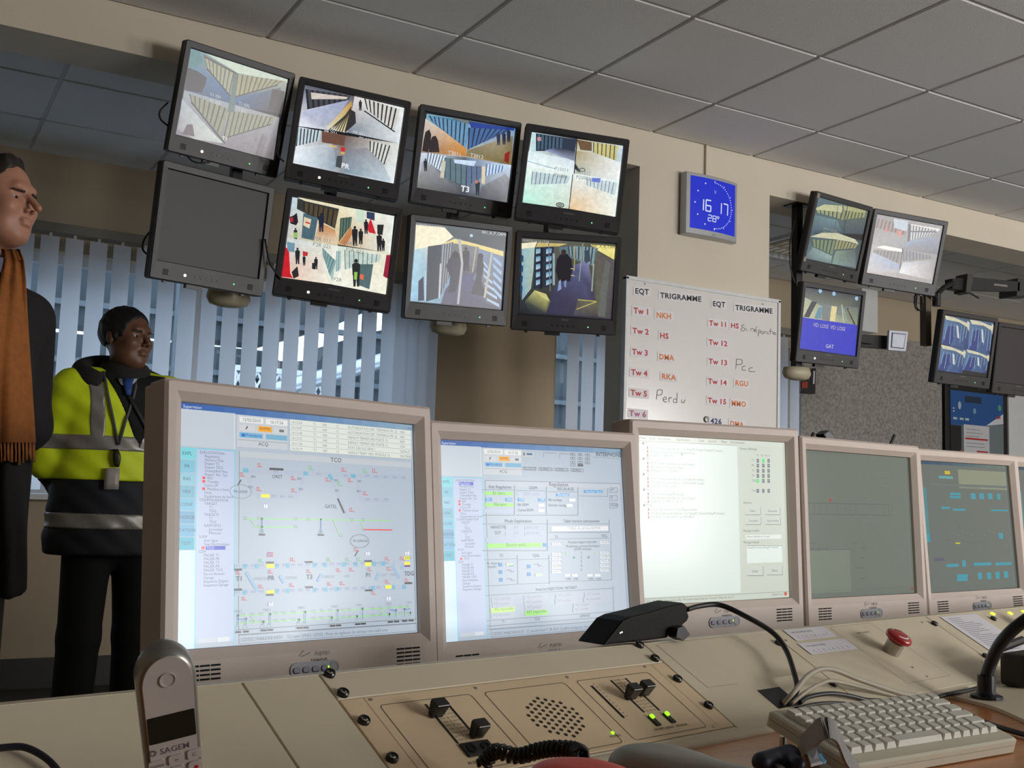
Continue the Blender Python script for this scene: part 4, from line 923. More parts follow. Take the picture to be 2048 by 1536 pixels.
for i in range(31):
    a = R(-90+i*6); f.rect((.5+.40*math.cos(a)-.008, .5+.44*math.sin(a)-.009), (.5+.40*math.cos(a)+.008, .5+.44*math.sin(a)+.009), wh, True)
    if i % 5 == 0: f.rect((.5+.425*math.cos(a)-.008, .5+.465*math.sin(a)-.009), (.5+.425*math.cos(a)+.008, .5+.465*math.sin(a)+.009), wh, True)
for i in range(6, 12):
    a = R(-90+i*30); f.rect((.5+.41*math.cos(a)-.012, .5+.45*math.sin(a)-.013), (.5+.41*math.cos(a)+.012, .5+.45*math.sin(a)+.013), wh, True)
# bend the print to the curved front
f.mb.v = [(v[0], v[1]+arc(v[0], .016)-.0004, v[2]) for v in f.mb.v]
d = f.build('display', colmat('clock_screen', .85, .25, .5, base=False), ck); d.location = (.002, 0, .006); d['label'] = 'blue lit clock display'
b_ = Flat(.03, .006); b_.text((.5, .9), .8, 'BODET', (70, 72, 74), 'C', raw=True); o = b_.build('maker_lettering', M_print, ck); o.location = (0, -.0166, -.133)
tag(MB().span((_c[0]-.016, YB0-.014, _c[2]+chh/2+.001), (_c[0]+.0, YB0, HT-.001)).build('cable_conduit', M_wall, bevel=.002), 'narrow painted cable conduit running up from the clock to the ceiling', 'conduit')

WBY = 3.89
tl, tr, brr = onY(1253, 550, WBY), onY(1559, 604, WBY), onY(1553, 860, WBY)
wx0, wx1, wz1 = tl[0], tr[0], (tl[2]+tr[2])/2; wz0 = wz1-.92
wbd = tag(empty('whiteboard', ((wx0+wx1)/2, WBY, wz0)), 'white magnetic board with EQT and TRIGRAMME columns on the column', 'whiteboard')
MB().span((wx0, WBY, wz0), (wx1, YB0-.001, wz1)).build('panel', mat('whiteboard_enamel', (222, 218, 214), .22, var=.01, coat=.3), wbd, world=True)
fr = MB(); t = .012
fr.span((wx0-.004, WBY-.006, wz1-t), (wx1+.004, YB0-.0005, wz1+.004)).span((wx0-.004, WBY-.006, wz0-.004), (wx1+.004, YB0-.0005, wz0+t)).span((wx0-.004, WBY-.006, wz0), (wx0+t, YB0-.0005, wz1)).span((wx1-t, WBY-.006, wz0), (wx1+.004, YB0-.0005, wz1))
fr.build('frame', mat('board_frame_white', (216, 216, 216), .35), wbd, world=True, bevel=.002)
K = lambda cx, cy: (1220+cx/4.518, 540+cy/4.518)
for cx, cy in ((320, 125), (1382, 308)):
    q = onY(*K(cx, cy), WBY-.002); MB().lathe([(.004, 0), (.003, .003), (.0001, .003)], 10, Matrix.Translation(q) @ Matrix.Rotation(R(90), 4, 'X')).build('screw', M_alu, wbd, world=True)
RED, ORG, BLK, NVY = (190, 34, 40), (222, 122, 44), (30, 30, 34), (36, 44, 110)
M_lab = mat('magnet_strip', (226, 222, 224), .45, var=.01)
# (text, colour, left, right, baseline left y, cap height) in the crop's pixels; the strip follows the text
LABS = [('EQT', BLK, 228, 355, 210, 48), ('TRIGRAMME', BLK, 455, 830, 250, 48), ('EQT', BLK, 930, 1045, 325, 46), ('TRIGRAMME', BLK, 1135, 1473, 360, 46),
  ('Tw 1', RED, 215, 360, 390, 52), ('NKH', ORG, 420, 558, 430, 50), ('Tw 2', RED, 205, 355, 570, 50), ('HS', RED, 452, 533, 615, 50), ('Tw 3', RED, 200, 348, 760, 50), ('DMA', ORG, 445, 580, 805, 48),
  ('Tw 4', RED, 192, 342, 945, 50), ('RKA', ORG, 468, 598, 983, 48), ('Tw 5', RED, 187, 340, 1130, 50), ('Tw 6', (176, 90, 130), 175, 330, 1315, 50),
  ('Tw 11', RED, 898, 1062, 500, 46), ('HS', RED, 1092, 1168, 522, 46), ('Tw 12', RED, 893, 1065, 672, 46), ('Tw 13', RED, 893, 1065, 845, 46), ('Tw 14', RED, 888, 1058, 1025, 46), ('RGU', ORG, 1133, 1252, 1042, 48),
  ('Tw 15', RED, 885, 1055, 1198, 46), ('MMO', ORG, 1098, 1232, 1225, 48), ('426', NVY, 910, 1013, 1385, 48), ('DMA', ORG, 1085, 1210, 1410, 48)]
seen = {}
for tx, colr, xl, xr, yb, chp in LABS:
    A = onY(*K(xl, yb), WBY-.003); B = onY(*K(xr, yb+(xr-xl)*.1), WBY-.003); C = onY(*K(xl, yb-chp), WBY-.003)
    wd = B[0]-A[0]; ht = C[2]-A[2]; vs, fs, W = text2d(tx, ht/.7, .03); sx = wd/W
    ang = math.atan2(B[2]-A[2], wd)
    where = {('EQT', 0): 'above the strips that NKH belongs to', ('EQT', 1): 'above the strips beside En reparation', ('TRIGRAMME', 0): 'above the NKH strip', ('TRIGRAMME', 1): 'above the handwritten En reparation',
             ('HS', 0): 'between orange NKH and DMA', ('HS', 1): 'touching the handwritten En reparation', ('DMA', 0): 'beside the Tw 3 strip', ('DMA', 1): 'beside the navy 426'}.get((tx, seen.get(tx, 0)), '')
    seen[tx] = seen.get(tx, 0)+1
    where = {'NKH': 'beside Tw 1', 'RKA': 'beside Tw 4', 'RGU': 'beside Tw 14', 'MMO': 'beside Tw 15', 'Tw 1': 'beside orange NKH', 'Tw 2': 'between Tw 1 and Tw 3', 'Tw 3': 'beside an orange DMA', 'Tw 4': 'beside orange RKA', 'Tw 5': 'beside handwritten Perdu', 'Tw 6': 'ending the left column', 'Tw 11': 'beside the handwritten En reparation', 'Tw 12': 'with nothing beside it', 'Tw 13': 'beside handwritten Pcc', 'Tw 14': 'beside orange RGU', 'Tw 15': 'beside orange MMO', '426': 'with a round magnet'}.get(tx, where)
    cn = {RED: 'red', ORG: 'orange', BLK: 'black', NVY: 'navy'}.get(colr, 'purplish')
    L = tag(empty('magnet_label', M=Matrix.Translation((A[0], WBY-.0004, A[2])) @ Matrix.Rotation(-ang, 4, 'Y')), ('%s %s magnet strip on the whiteboard, %s' % (cn, tx, where)), 'label', 'magnet strips on the whiteboard')
    MB().span((-.009, -.0011, -ht*.38), (wd+.009, 0, ht*1.35)).build('strip', M_lab, L, bevel=.0003, segs=1)
    MB().add([(v[0]*sx, -.0013, v[1]) for v in vs], fs, lin(colr)).build('lettering', M_print, L)
def scrawl(strokes, wd, name):
    f = MB()
    for s_ in strokes:
        P = spline([onY(*K(*q), WBY-.0008) for q in s_], 5) if len(s_) > 2 else [onY(*K(*q), WBY-.0008) for q in s_]
        for a, b in zip(P, P[1:]):
            d = np.array([b[0]-a[0], b[2]-a[2]]); n = np.linalg.norm(d)+1e-9; k = np.array([-d[1], d[0]])/n*wd/2
            f.add([(a[0]+k[0], a[1], a[2]+k[1]), (b[0]+k[0], a[1], b[2]+k[1]), (b[0]-k[0], a[1], b[2]-k[1]), (a[0]-k[0], a[1], a[2]-k[1])], [(0, 1, 2, 3)])
    return f.build(name, mat('marker_ink', (88, 88, 84), .6), wbd, world=True)
scrawl([[(428, 1085), (420, 1170)], [(428, 1085), (470, 1085), (465, 1125), (428, 1130)], [(480, 1175), (510, 1165), (500, 1145), (480, 1165), (490, 1190), (515, 1190)], [(535, 1195), (532, 1155)], [(533, 1165), (550, 1150), (560, 1158)], [(605, 1170), (580, 1165), (575, 1195), (605, 1195)], [(607, 1108), (605, 1200)], [(650, 1170), (648, 1195), (665, 1200), (680, 1170)]], .0030, 'handwriting')
scrawl([[(1143, 805), (1138, 892)], [(1143, 805), (1190, 812), (1190, 850), (1142, 855)], [(1225, 868), (1198, 875), (1200, 905), (1228, 905)], [(1290, 880), (1258, 890), (1262, 915), (1312, 918)]], .0030, 'handwriting')
scrawl([[(1215, 492), (1188, 505), (1205, 520), (1185, 530), (1190, 550), (1215, 548)], [(1215, 545), (1218, 525), (1235, 545), (1240, 548)], [(1272, 550), (1275, 530), (1295, 532), (1300, 555)], [(1305, 550), (1325, 545), (1315, 532), (1306, 550), (1325, 560)], [(1316, 522), (1330, 512)], [(1340, 600), (1345, 545), (1362, 550), (1355, 568), (1343, 565)], [(1385, 555), (1370, 558), (1372, 575), (1388, 575), (1390, 555)], [(1400, 575), (1402, 558), (1415, 555)], [(1428, 558), (1420, 575), (1435, 575)], [(1452, 525), (1448, 580)], [(1440, 552), (1472, 556)], [(1475, 560), (1472, 580)], [(1488, 562), (1478, 575), (1490, 585), (1500, 575), (1488, 562)]], .0026, 'handwriting')
q = onY(*K(868, 1350), WBY-.0005)
tag(MB().lathe([(.0145, 0), (.0145, .004), (.011, .007), (.0001, .0075)], 18, Matrix.Translation(q) @ Matrix.Rotation(R(90), 4, 'X')).build('round_magnet', mat('magnet_grey', (120, 118, 114), .3, .5), smooth=False), 'small round grey magnet beside the navy 426 on the whiteboard', 'magnet')

# ================================================================== DESK MONITORS
M_dm = mat('desk_monitor_beige', (206, 191, 181), .5, var=.02, vscale=30, bump=.04, bscale=900)
M_dmd = mat('desk_monitor_panel', (160, 158, 166), .4, var=.03)
DSD, DTP, DBT = .0265, .0275, .084
o_ = rrect(-SW/2-DSD, -SH/2-DBT, SW/2+DSD, SH/2+DTP, .004); o1 = rrect(-SW/2-DSD+.004, -SH/2-DBT+.004, SW/2+DSD-.004, SH/2+DTP-.004, .003)
o2 = rrect(-SW/2-.012, -SH/2-.014, SW/2+.012, SH/2+.012, .001); i_ = rrect(-SW/2-.001, -SH/2-.001, SW/2+.001, SH/2+.001, .0005)
V = []; F = []; n = len(o_)
for ring, y in ((o_, .03), (o_, -.006), (o1, -.010), (o2, -.010), (i_, -.001), (i_, .004)): V += [(p[0], y, p[1]) for p in ring]
for k in range(5):
    for i in range(n): j = (i+1) % n; F.append((k*n+i, (k+1)*n+i, (k+1)*n+j, k*n+j))
ME_dbz = MB().add(V, F).mesh('bezel', M_dm)
m = MB(); shell(m, -SW/2-DSD+.002, -SH/2-DBT+.002, SW/2+DSD-.002, SH/2+DTP-.002, .004, .03, .062, .02); m.span((-.13, .06, -.12), (.13, .085, .12)); ME_dcase = m.mesh('casing', M_dm)
ME_slot = MB().box((0, -.0102, 0), (.0125, .0012, .0022)).mesh('vent_slot', M_hole)
pl = rrect(-.038, -.0095, .038, .0095, .0094, 6); ME_ctrl = MB().loft([[(p[0], -.0095, p[1]) for p in pl], [(p[0], -.0118, p[1]) for p in pl]]).mesh('control_plate', M_dmd)
bt = rrect(-.0048, -.003, .0048, .003, .0028, 4); ME_key = MB().loft([[(p[0], -.0115, p[1]) for p in bt], [(p[0], -.0132, p[1]) for p in bt]]).mesh('button', mat('key_bluegrey', (138, 138, 152), .4))
ME_keyrim = MB().loft([[(p[0]*1.22, -.0112, p[1]*1.3) for p in bt], [(p[0]*1.22, -.0121, p[1]*1.3) for p in bt]]).mesh('button_rim', mat('key_rim', (60, 60, 68), .5))
ME_pow = MB().lathe([(.0075, 0), (.0075, .0012), (.006, .0012), (.0058, .0006), (.0001, .0006)], 18, Matrix.Translation((0, -.0115, 0)) @ Matrix.Rotation(R(90), 4, 'X')).mesh('power_button', M_dmd)
ME_dled = MB().lathe([(.0017, 0), (.0014, .0012), (.0001, .0015)], 8, Matrix.Translation((0, -.0116, 0)) @ Matrix.Rotation(R(90), 4, 'X')).mesh('status_led', mat('led_lime', (170, 255, 60), .4, emit=1.3))
bf = Flat(.06, .022); bf.text((.5, .45), .22, 'FUJITSU', (120, 114, 114), 'L', raw=True); bf.text((.62, .85), .22, 'SIEMENS', (96, 92, 96), 'C', raw=True, off=.015); bf.line((.1, .42), (.22, .1), .05, (120, 114, 114), True); bf.line((.16, .45), (.4, .25), .05, (120, 114, 114), True)
ME_logo = bf.mb.mesh('maker_lettering', M_print)
SHELFZ = .648
def desk_monitor(M, label, draw, yaw):
    t = tag(empty('desk_monitor', M=M), label, 'monitor')
    bz = link('bezel', ME_dbz, t); link('casing', ME_dcase, t)
    f = Flat(SW, SH, 2.5e-6); f.mk = screen_map(M); draw(f); s = f.build('screen', M_scr2, t); s.location = (0, .0045, 0)
    zc = -SH/2-.036
    for sx in (-1, 1):
        for i in range(3):
            for j in range(5): link('vent_slot', ME_slot, bz, Matrix.Translation((sx*.158+(i-1)*.0145, 0, -SH/2-.031+(j-2)*.0053)))
    link('control_plate', ME_ctrl, bz, Matrix.Translation((0, 0, zc)))
    for i in range(4): link('button_rim', ME_keyrim, bz, Matrix.Translation((-.029+.0145*i, 0, zc-.0005))); link('button', ME_key, bz, Matrix.Translation((-.029+.0145*i, 0, zc)))
    link('status_led', ME_dled, bz, Matrix.Translation((.0205, 0, zc+.001))); link('power_button', ME_pow, bz, Matrix.Translation((.030, 0, zc)))
    link('maker_lettering', ME_logo, bz, Matrix.Translation((.0, -.0103, -SH/2-.0205)))
    # stand on the shelf behind
    q = M @ Vector((0, .085, -.05)); Rz = rotz(R(yaw)).to_4x4()
    b = Vector((q.x, q.y, SHELFZ)) + Rz @ Vector((0, .03, 0))
    MB().loft([[tuple(q+Rz @ Vector(p)) for p in ((-.04, -.02, 0), (.04, -.02, 0), (.04, .03, 0), (-.04, .03, 0))], [tuple(b+Rz @ Vector(p)) for p in ((-.045, -.02, .02), (.045, -.02, .02), (.045, .05, .02), (-.045, .05, .02))]]).build('stand_neck', M_dm, t, world=True)
    MB().box(tuple(b+Vector((0, 0, .0125))), (.26, .18, .022), Rz).build('stand_base', M_dm, t, world=True, bevel=.006)
    return t
M_scr2 = colmat('desk_screen', 0.92, .17, .22, base=False)
GB, LB = (178, 192, 206), (206, 214, 222)
INK = (70, 74, 84)
MENU = ['EXPLOITATION', ' Regulation', ' Horaire Chat.', ' Depart T1', ' Depart TDG', ' Champ/Ref Hex.', ' Repart. Rel. Tps', '*RIO', '*Transfer', ' Carte UP', '*Machine a laver', ' Hexa', ' Equipement de bord', 'CONFIGURATION', ' TARGET', '  T1', '  TDG', ' TARGETS', '  T1', '  TDG', ' RAPPORTS', '  Journalier', '  Mensuel', 'SUIVI', ' Suivi ligne', ' Suivi Electronique', '*TCO', 'CDV', ' PALIER T1', ' PALIER PR', ' PALIER T3', ' PALIER PX', ' PALIER TDG', ' Raccordement', ' Garage', ' Sequence Depart', ' Sequence Garage']
TABS = [('EXPL', (120, 212, 222)), ('PA', (120, 190, 212)), ('RAS', (140, 196, 216)), ('VEH', (112, 178, 200)), ('CONF', (108, 184, 212)), ('ENERGIE', (96, 160, 196)), ('STATION', (96, 170, 206)), ('TEST', (56, 172, 196))]
def table(f):
    f.rect((.43, .033), (.992, .212), (226, 232, 224), True)
    for i in range(7): f.rect((.43, .033+i*.0298), (.992, .0345+i*.0298), (130, 138, 138), True)
    for i, t in enumerate(('AUTORISATION DEP. TERMINUS PR. 22', 'AUTORISATION DEP. TERMINUS PR. 22', 'DEFAUT FERMETURE PORTE 12', 'DEFAUT FERMETURE PORTE 12', 'ETAT DES VLS SENS 1', 'DEFAUT FERM. VEH. MODULE 12')):
        yy = .057+i*.0298
        f.text((.435, yy), .012, '16:%02d:%02d' % (15-i, 54-i*7), (140, 146, 146), raw=True); f.text((.53, yy), .012, 'T1', (140, 146, 146), raw=True); f.text((.57, yy), .012, '%d40' % (5-i % 3), (140, 146, 146), raw=True); f.text((.63, yy), .012, '12', (140, 146, 146), raw=True)
        f.text((.685, yy), .012, t, (126, 134, 136), raw=True); f.text((.935, yy), .012, ('VEH', 'VEH', 'REM', 'VEH', 'DEFAUT', 'MATERIEL')[i], (130, 136, 138), raw=True)
def hmi(f, hl, topright):
    """common frame of the traffic control pages in u,v"""
    f.rect((0, 0), (1, 1), GB, True)
    for i in range(12): f.rect((i/12, 0), ((i+1)/12, .028), (int(40+i*9), int(92+i*7), int(170+i*2)), True)
    f.text((.012, .020), .013, 'Supervision', (220, 230, 240), raw=True); f.text((.965, .021), .012, '_ o x', (50, 60, 80), raw=True)
    K_ = f.P; f.P = lambda u, v: K_(u, v*.80 if v > .03 else v)
    f.rect((0, .031), (.205, .225), (196, 206, 216), True); f.rect((.205, .031), (.208, .225), (226, 230, 236), True)
    f.rect((.215, .035), (.42, .21), (200, 206, 212), True)
    for a, b, tx in ((.225, .32, '12/02/2010'), (.33, .42, '16:17:26')): f.rect((a, .045), (b, .075), (236, 238, 236), True); f.text(((a+b)/2, .068), .014, tx, INK, 'C', raw=True)
    f.rect((.225, .09), (.285, .12), (210, 214, 216), True); f.rect((.30, .088), (.355, .118), (246, 172, 44), True); f.text((.328, .108), .012, 'RAPPEL', (150, 84, 20), 'C', raw=True); f.rect((.365, .09), (.42, .12), (210, 214, 216), True); f.rect((.385, .098), (.405, .112), (110, 116, 110), True); f.line((.25, .112), (.257, .095), .006, INK, True)
    f.rect((.225, .13), (.318, .158), (116, 180, 220), True); f.text((.25, .15), .012, 'Procedures', (30, 70, 140), raw=True); f.disc((.24, .145), .008, .009, (40, 110, 200)); f.rect((.33, .13), (.418, .158), (120, 178, 208), True)
    f.rect((.22, .17), (.42, .172), (120, 124, 130), True); f.text((.32, .196), .016, 'ACQ', INK, 'C', raw=True)
    tr_ = K_
    if topright == 0: table(f)
    f.P = K_
    y = .186
    for i, (tn, c) in enumerate(TABS): f.rect((.0, y+i*.0527), (.058, y+.0505+i*.0527), c, True); f.text((.029, y+.031+i*.0527), .014, tn, (40, 84, 110), 'C', raw=True)
    f.rect((0, y+.422), (.062, 1), (206, 228, 240), True); f.rect((.062, .186), (.066, 1), (120, 214, 232), True); f.rect((.205, .186), (.209, 1), (120, 206, 228), True); f.rect((.066, .186), (.205, .98), (188, 200, 226), True); f.rect((.066, .186), (.209, .19), (110, 200, 220), True)
    for i, t in enumerate(MENU):
        yy = .208+i*.0152; ind = len(t)-len(t.lstrip(' *')); x = .075+.018*ind
        if t.startswith('*'): f.rect((.085, yy-.011), (.096, yy), (226, 70, 70), True); x += .01
        if t.strip() == hl or t.strip(' *') == hl: f.rect((x-.003, yy-.013), (x+.07, yy+.003), (70, 84, 200), True); f.text((x, yy), .0115, t.strip(' *'), (220, 226, 250), raw=True)
        else: f.text((x, yy), .0115, t.strip(' *'), (96, 104, 128), raw=True)
    f.rect((.075, .962), (.14, .98), (200, 208, 216), True); f.rect((.145, .962), (.19, .98), (216, 222, 228), True)
    f.frame((.225, .955), (.995, .995), .0025, (130, 136, 146))
SGY = (176, 188, 206)
def d1(f):
    hmi(f, 'TCO', 0)
    f.map = f.mk(310, 760, 3.572)
    f.rect((.225, .186), (.99, .212), (196, 202, 208), True); f.text((.63, .208), .020, 'TCO', INK, 'C', raw=True, off=.01)
    f.frame((.0, .0), (.0, .0), 0, INK) if False else None
    f.rect((.223, .186), (.2255, .95), (140, 146, 154), True); f.rect((.99, .186), (.9925, .95), (150, 156, 164), True)
    def track(a, b, c=SGY, w_=.022): f.line(a, b, w_, c)
    cy, dk, rd, ye, gr = (110, 180, 206), (70, 74, 82), (214, 96, 100), (246, 240, 60), (150, 226, 130)
    track((640, 648), (1100, 660)); track((1090, 665), (1810, 695)); track((680, 690), (730, 820), SGY, .018); track((1080, 690), (1030, 830), SGY, .018); track((745, 825), (1040, 832)); track((1450, 700), (1490, 850), SGY, .016); track((1490, 855), (1690, 855)); track((1255, 670), (1390, 960), SGY, .012)
    f.line((640, 642), (680, 645), .018, cy); f.line((1072, 664), (1105, 667), .018, cy); f.line((1412, 683), (1446, 685), .018, cy); f.line((1255, 672), (1280, 715), .018, cy)
    f.line((830, 632), (930, 637), .01, dk); f.line((1318, 845), (1365, 950), .009, dk); f.line((628, 710), (602, 752), .006, dk); f.line((1465, 1215), (1440, 1258), .006, dk)
    f.rect((770, 812), (832, 840), ye); f.text((848, 698), .015, 'ORET', INK); f.text((1225, 912), .016, 'GATEL', INK)
    for p in ((698, 696), (1030, 710), (1293, 722), (1460, 728), (680, 770), (1040, 785), (1300, 795), (1455, 800)): f.text(p, .011, 'B01', (90, 96, 108))
    for p in ((860, 660), (1165, 675), (1360, 688), (1515, 690), (1580, 695), (1645, 698), (1710, 700), (1775, 703), (845, 835), (905, 838), (965, 840), (1515, 858), (1580, 858), (1650, 858)): f.text(p, .011, '804', (140, 152, 172))
    for p in ((745, 615), (620, 682), (985, 708), (1230, 718), (1345, 648), (1565, 655), (1390, 722), (738, 786), (988, 796), (1498, 816), (1402, 935), (980, 1290)): f.frame(p, (p[0]+18, p[1]-18), .003, rd); f.line((p[0]+18, p[1]), (p[0]+36, p[1]+6), .003, rd)
    for p in ((1112, 635), (1498, 655), (1315, 748), (755, 1300), (1240, 1292), (1375, 1290), (1455, 1288)): f.frame(p, (p[0]+18, p[1]-18), .003, (120, 196, 130)); f.line((p[0]+18, p[1]), (p[0]+36, p[1]+6), .003, (120, 196, 130))
    f.ring((625, 795), .042, .03, .003, (150, 156, 166)); f.text((575, 802), .011, 'PA LIGNE', INK); f.ring((1475, 1150), .043, .03, .003, (130, 136, 146)); f.text((1428, 1156), .011, 'PA GARAGE', INK)
    f.rect((788, 885), (815, 912), (236, 240, 244)); f.text((793, 905), .016, '1', (70, 80, 200))
    f.line((660, 990), (1695, 1003), .004, gr); f.line((730, 1048), (1010, 1052), .004, gr); f.line((1505, 1067), (1706, 1070), .006, (232, 70, 76)); f.line((690, 990), (730, 1048), .003, gr); f.line((1285, 998), (1330, 1105), .003, gr); f.line((1480, 1003), (1500, 1060), .003, gr)
    for p in ((640, 996), (740, 996), (1002, 998), (1092, 1000), (1403, 1003), (1485, 1005), (740, 1054), (1003, 1056), (1488, 1075), (1328, 1118)): f.text(p, .012, 'C2', (130, 150, 130))
    for x, y0, y1 in ((776, 990, 1090), (1197, 995, 1092)): f.line((x, y0), (x, y1), .004, (100, 130, 196)); f.disc((x, y0), .004, .005, dk); f.line((x-22, y1+13), (x+22, y1+14), .008, dk); f.ring((x, y1-10), .007, .01, .003, (150, 190, 170))
    f.disc((776, 1048), .004, .005, dk)
    f.map = f.mk(310, 1000, 3.572)
    track((580, 475), (1700, 452), SGY, .024); track((1720, 450), (1840, 446), SGY, .02); track((580, 662), (1850, 618), SGY, .024)
    for x in (650, 735, 880, 958, 1150, 1225, 1360, 1445, 1575, 1640): yy = 475-(x-580)*.0205; f.line((x-14, yy), (x+14, yy), .02, cy)
    for x in (650, 880, 960, 1150, 1230, 1310, 1570, 1710, 1790): yy = 662-(x-580)*.0346; f.line((x-14, yy), (x+14, yy), .02, cy)
    for x in range(600, 1700, 56): f.text((x-15, 479-(x-580)*.0205), .011, '810', (130, 146, 172)); f.text((x-15, 668-(x-580)*.0346), .011, '820', (130, 146, 172))
    for a, b in (((665, 515), (745, 650)), ((905, 540), (935, 590)), ((1205, 530), (1175, 580)), ((1612, 520), (1590, 570)), ((1705, 465), (1760, 560)), ((1790, 465), (1775, 490))): f.line(a, b, .014, (150, 186, 214))
    for x, y in ((806, 455), (806, 645)): f.rect((x, y), (x+58, y+30), ye)
    f.rect((1508, 445), (1556, 470), ye); f.rect((1790, 400), (1832, 425), ye); f.rect((1792, 440), (1834, 462), ye); f.rect((1655, 608), (1702, 632), ye); f.text((1796, 422), .014, 'EXG', (90, 90, 40))
    for x, y in ((578, 497), (806, 447), (1083, 443), (1506, 436), (578, 640), (806, 677), (1085, 623), (1510, 645), (1795, 594)): f.line((x, y), (x+54, y-1), .009, dk)
    f.line((1792, 472), (1834, 470), .008, (130, 40, 110))
    for p, t in (((590, 578), 'T1'), ((818, 573), 'PR'), ((1095, 565), 'T3'), ((1518, 550), 'P1'), ((1792, 540), 'TDG')): f.text(p, .02, t, INK, off=.012)
    for p, t in (((720, 572), 'CMDCN'), ((945, 565), 'CDTCN'), ((1210, 558), 'CMDCN'), ((1365, 553), 'CMI'), ((1628, 545), 'CMT'), ((1688, 543), 'CMC')): f.text(p, .012, t, (150, 156, 166))
    f.frame((815, 372), (853, 405), .004, rd); f.text((822, 400), .018, '3', (90, 100, 210))
    for x, y in ((1515, 370), (1797, 368), (1665, 692), (822, 732)): f.rect((x, y), (x+30, y+24), (232, 236, 242)); f.text((x+8, y+20), .014, '2', (90, 100, 190))
    for p in ((590, 526), (822, 520), (1098, 516), (1310, 508), (1402, 504), (1530, 502), (1668, 498), (1655, 425), (1762, 425), (755, 625), (975, 615), (1245, 606), (1335, 603), (1655, 590), (635, 712), (1560, 672), (1795, 580), (1435, 360)): f.frame(p, (p[0]+16, p[1]-16), .003, rd); f.line((p[0]+16, p[1]), (p[0]+32, p[1]+5), .003, rd)
    f.line((600, 828), (1840, 762), .004, gr); f.line((600, 882), (1840, 810), .004, gr); f.line((690, 820), (730, 870), .003, gr); f.line((1600, 770), (1660, 820), .003, gr)
    for i, x in enumerate((622, 688, 752, 860, 918, 985, 1130, 1190, 1250, 1340, 1385, 1555, 1608, 1668, 1750, 1800)): f.text((x, 832-(x-600)*.053), .012, 'C2', (140, 150, 140)); f.text((x, 886-(x-600)*.058), .012, 'C2', (140, 150, 140))
    for x, y0, y1, xb in ((604, 825, 905, 585), (660, 850, 900, 642), (785, 870, 895, 768), (832, 815, 895, 815), (1040, 855, 880, 1024), (1083, 800, 880, 1068), (1273, 840, 865, 1258), (1315, 788, 862, 1300), (1452, 830, 855, 1437), (1491, 776, 852, 1477), (1683, 815, 838, 1670), (1728, 788, 834, 1714), (1790, 780, 832, 1772), (1832, 805, 828, 1818)):
        f.line((x, y0), (x, y1), .004, (110, 140, 190)); f.disc((x, y0), .004, .006, dk); f.ring((x, y1+10), .007, .011, .0025, (160, 190, 176)); f.line((xb, 945-(xb-585)*.0675), (xb+38, 943-(xb-585)*.0675), .008, dk)
    for a, b in (((604, 850), (660, 852)), ((1683, 785), (1728, 788)), ((1790, 782), (1832, 778))): f.line(a, b, .005, (110, 150, 200))
    for p, t in (((583, 805), '9023'), ((790, 795), '9025'), ((1040, 778), '9027'), ((1278, 770), '9029'), ((1452, 758), '9021'), ((1660, 750), '9022'), ((1808, 740), '9024')): f.text(p, .011, t, (130, 136, 146))
    f.rect((.2255, .935), (.99, .938), (130, 136, 146), True); f.rect((.2255, .957), (.99, .96), (130, 136, 146), True)
    f.text((.232, .985), .014, 'CDTEC MARCHE 03/30     Cl. syst. 29/03 - 07/03 : Prise de vigilance du serveur non valid eme', (120, 124, 130), raw=True)
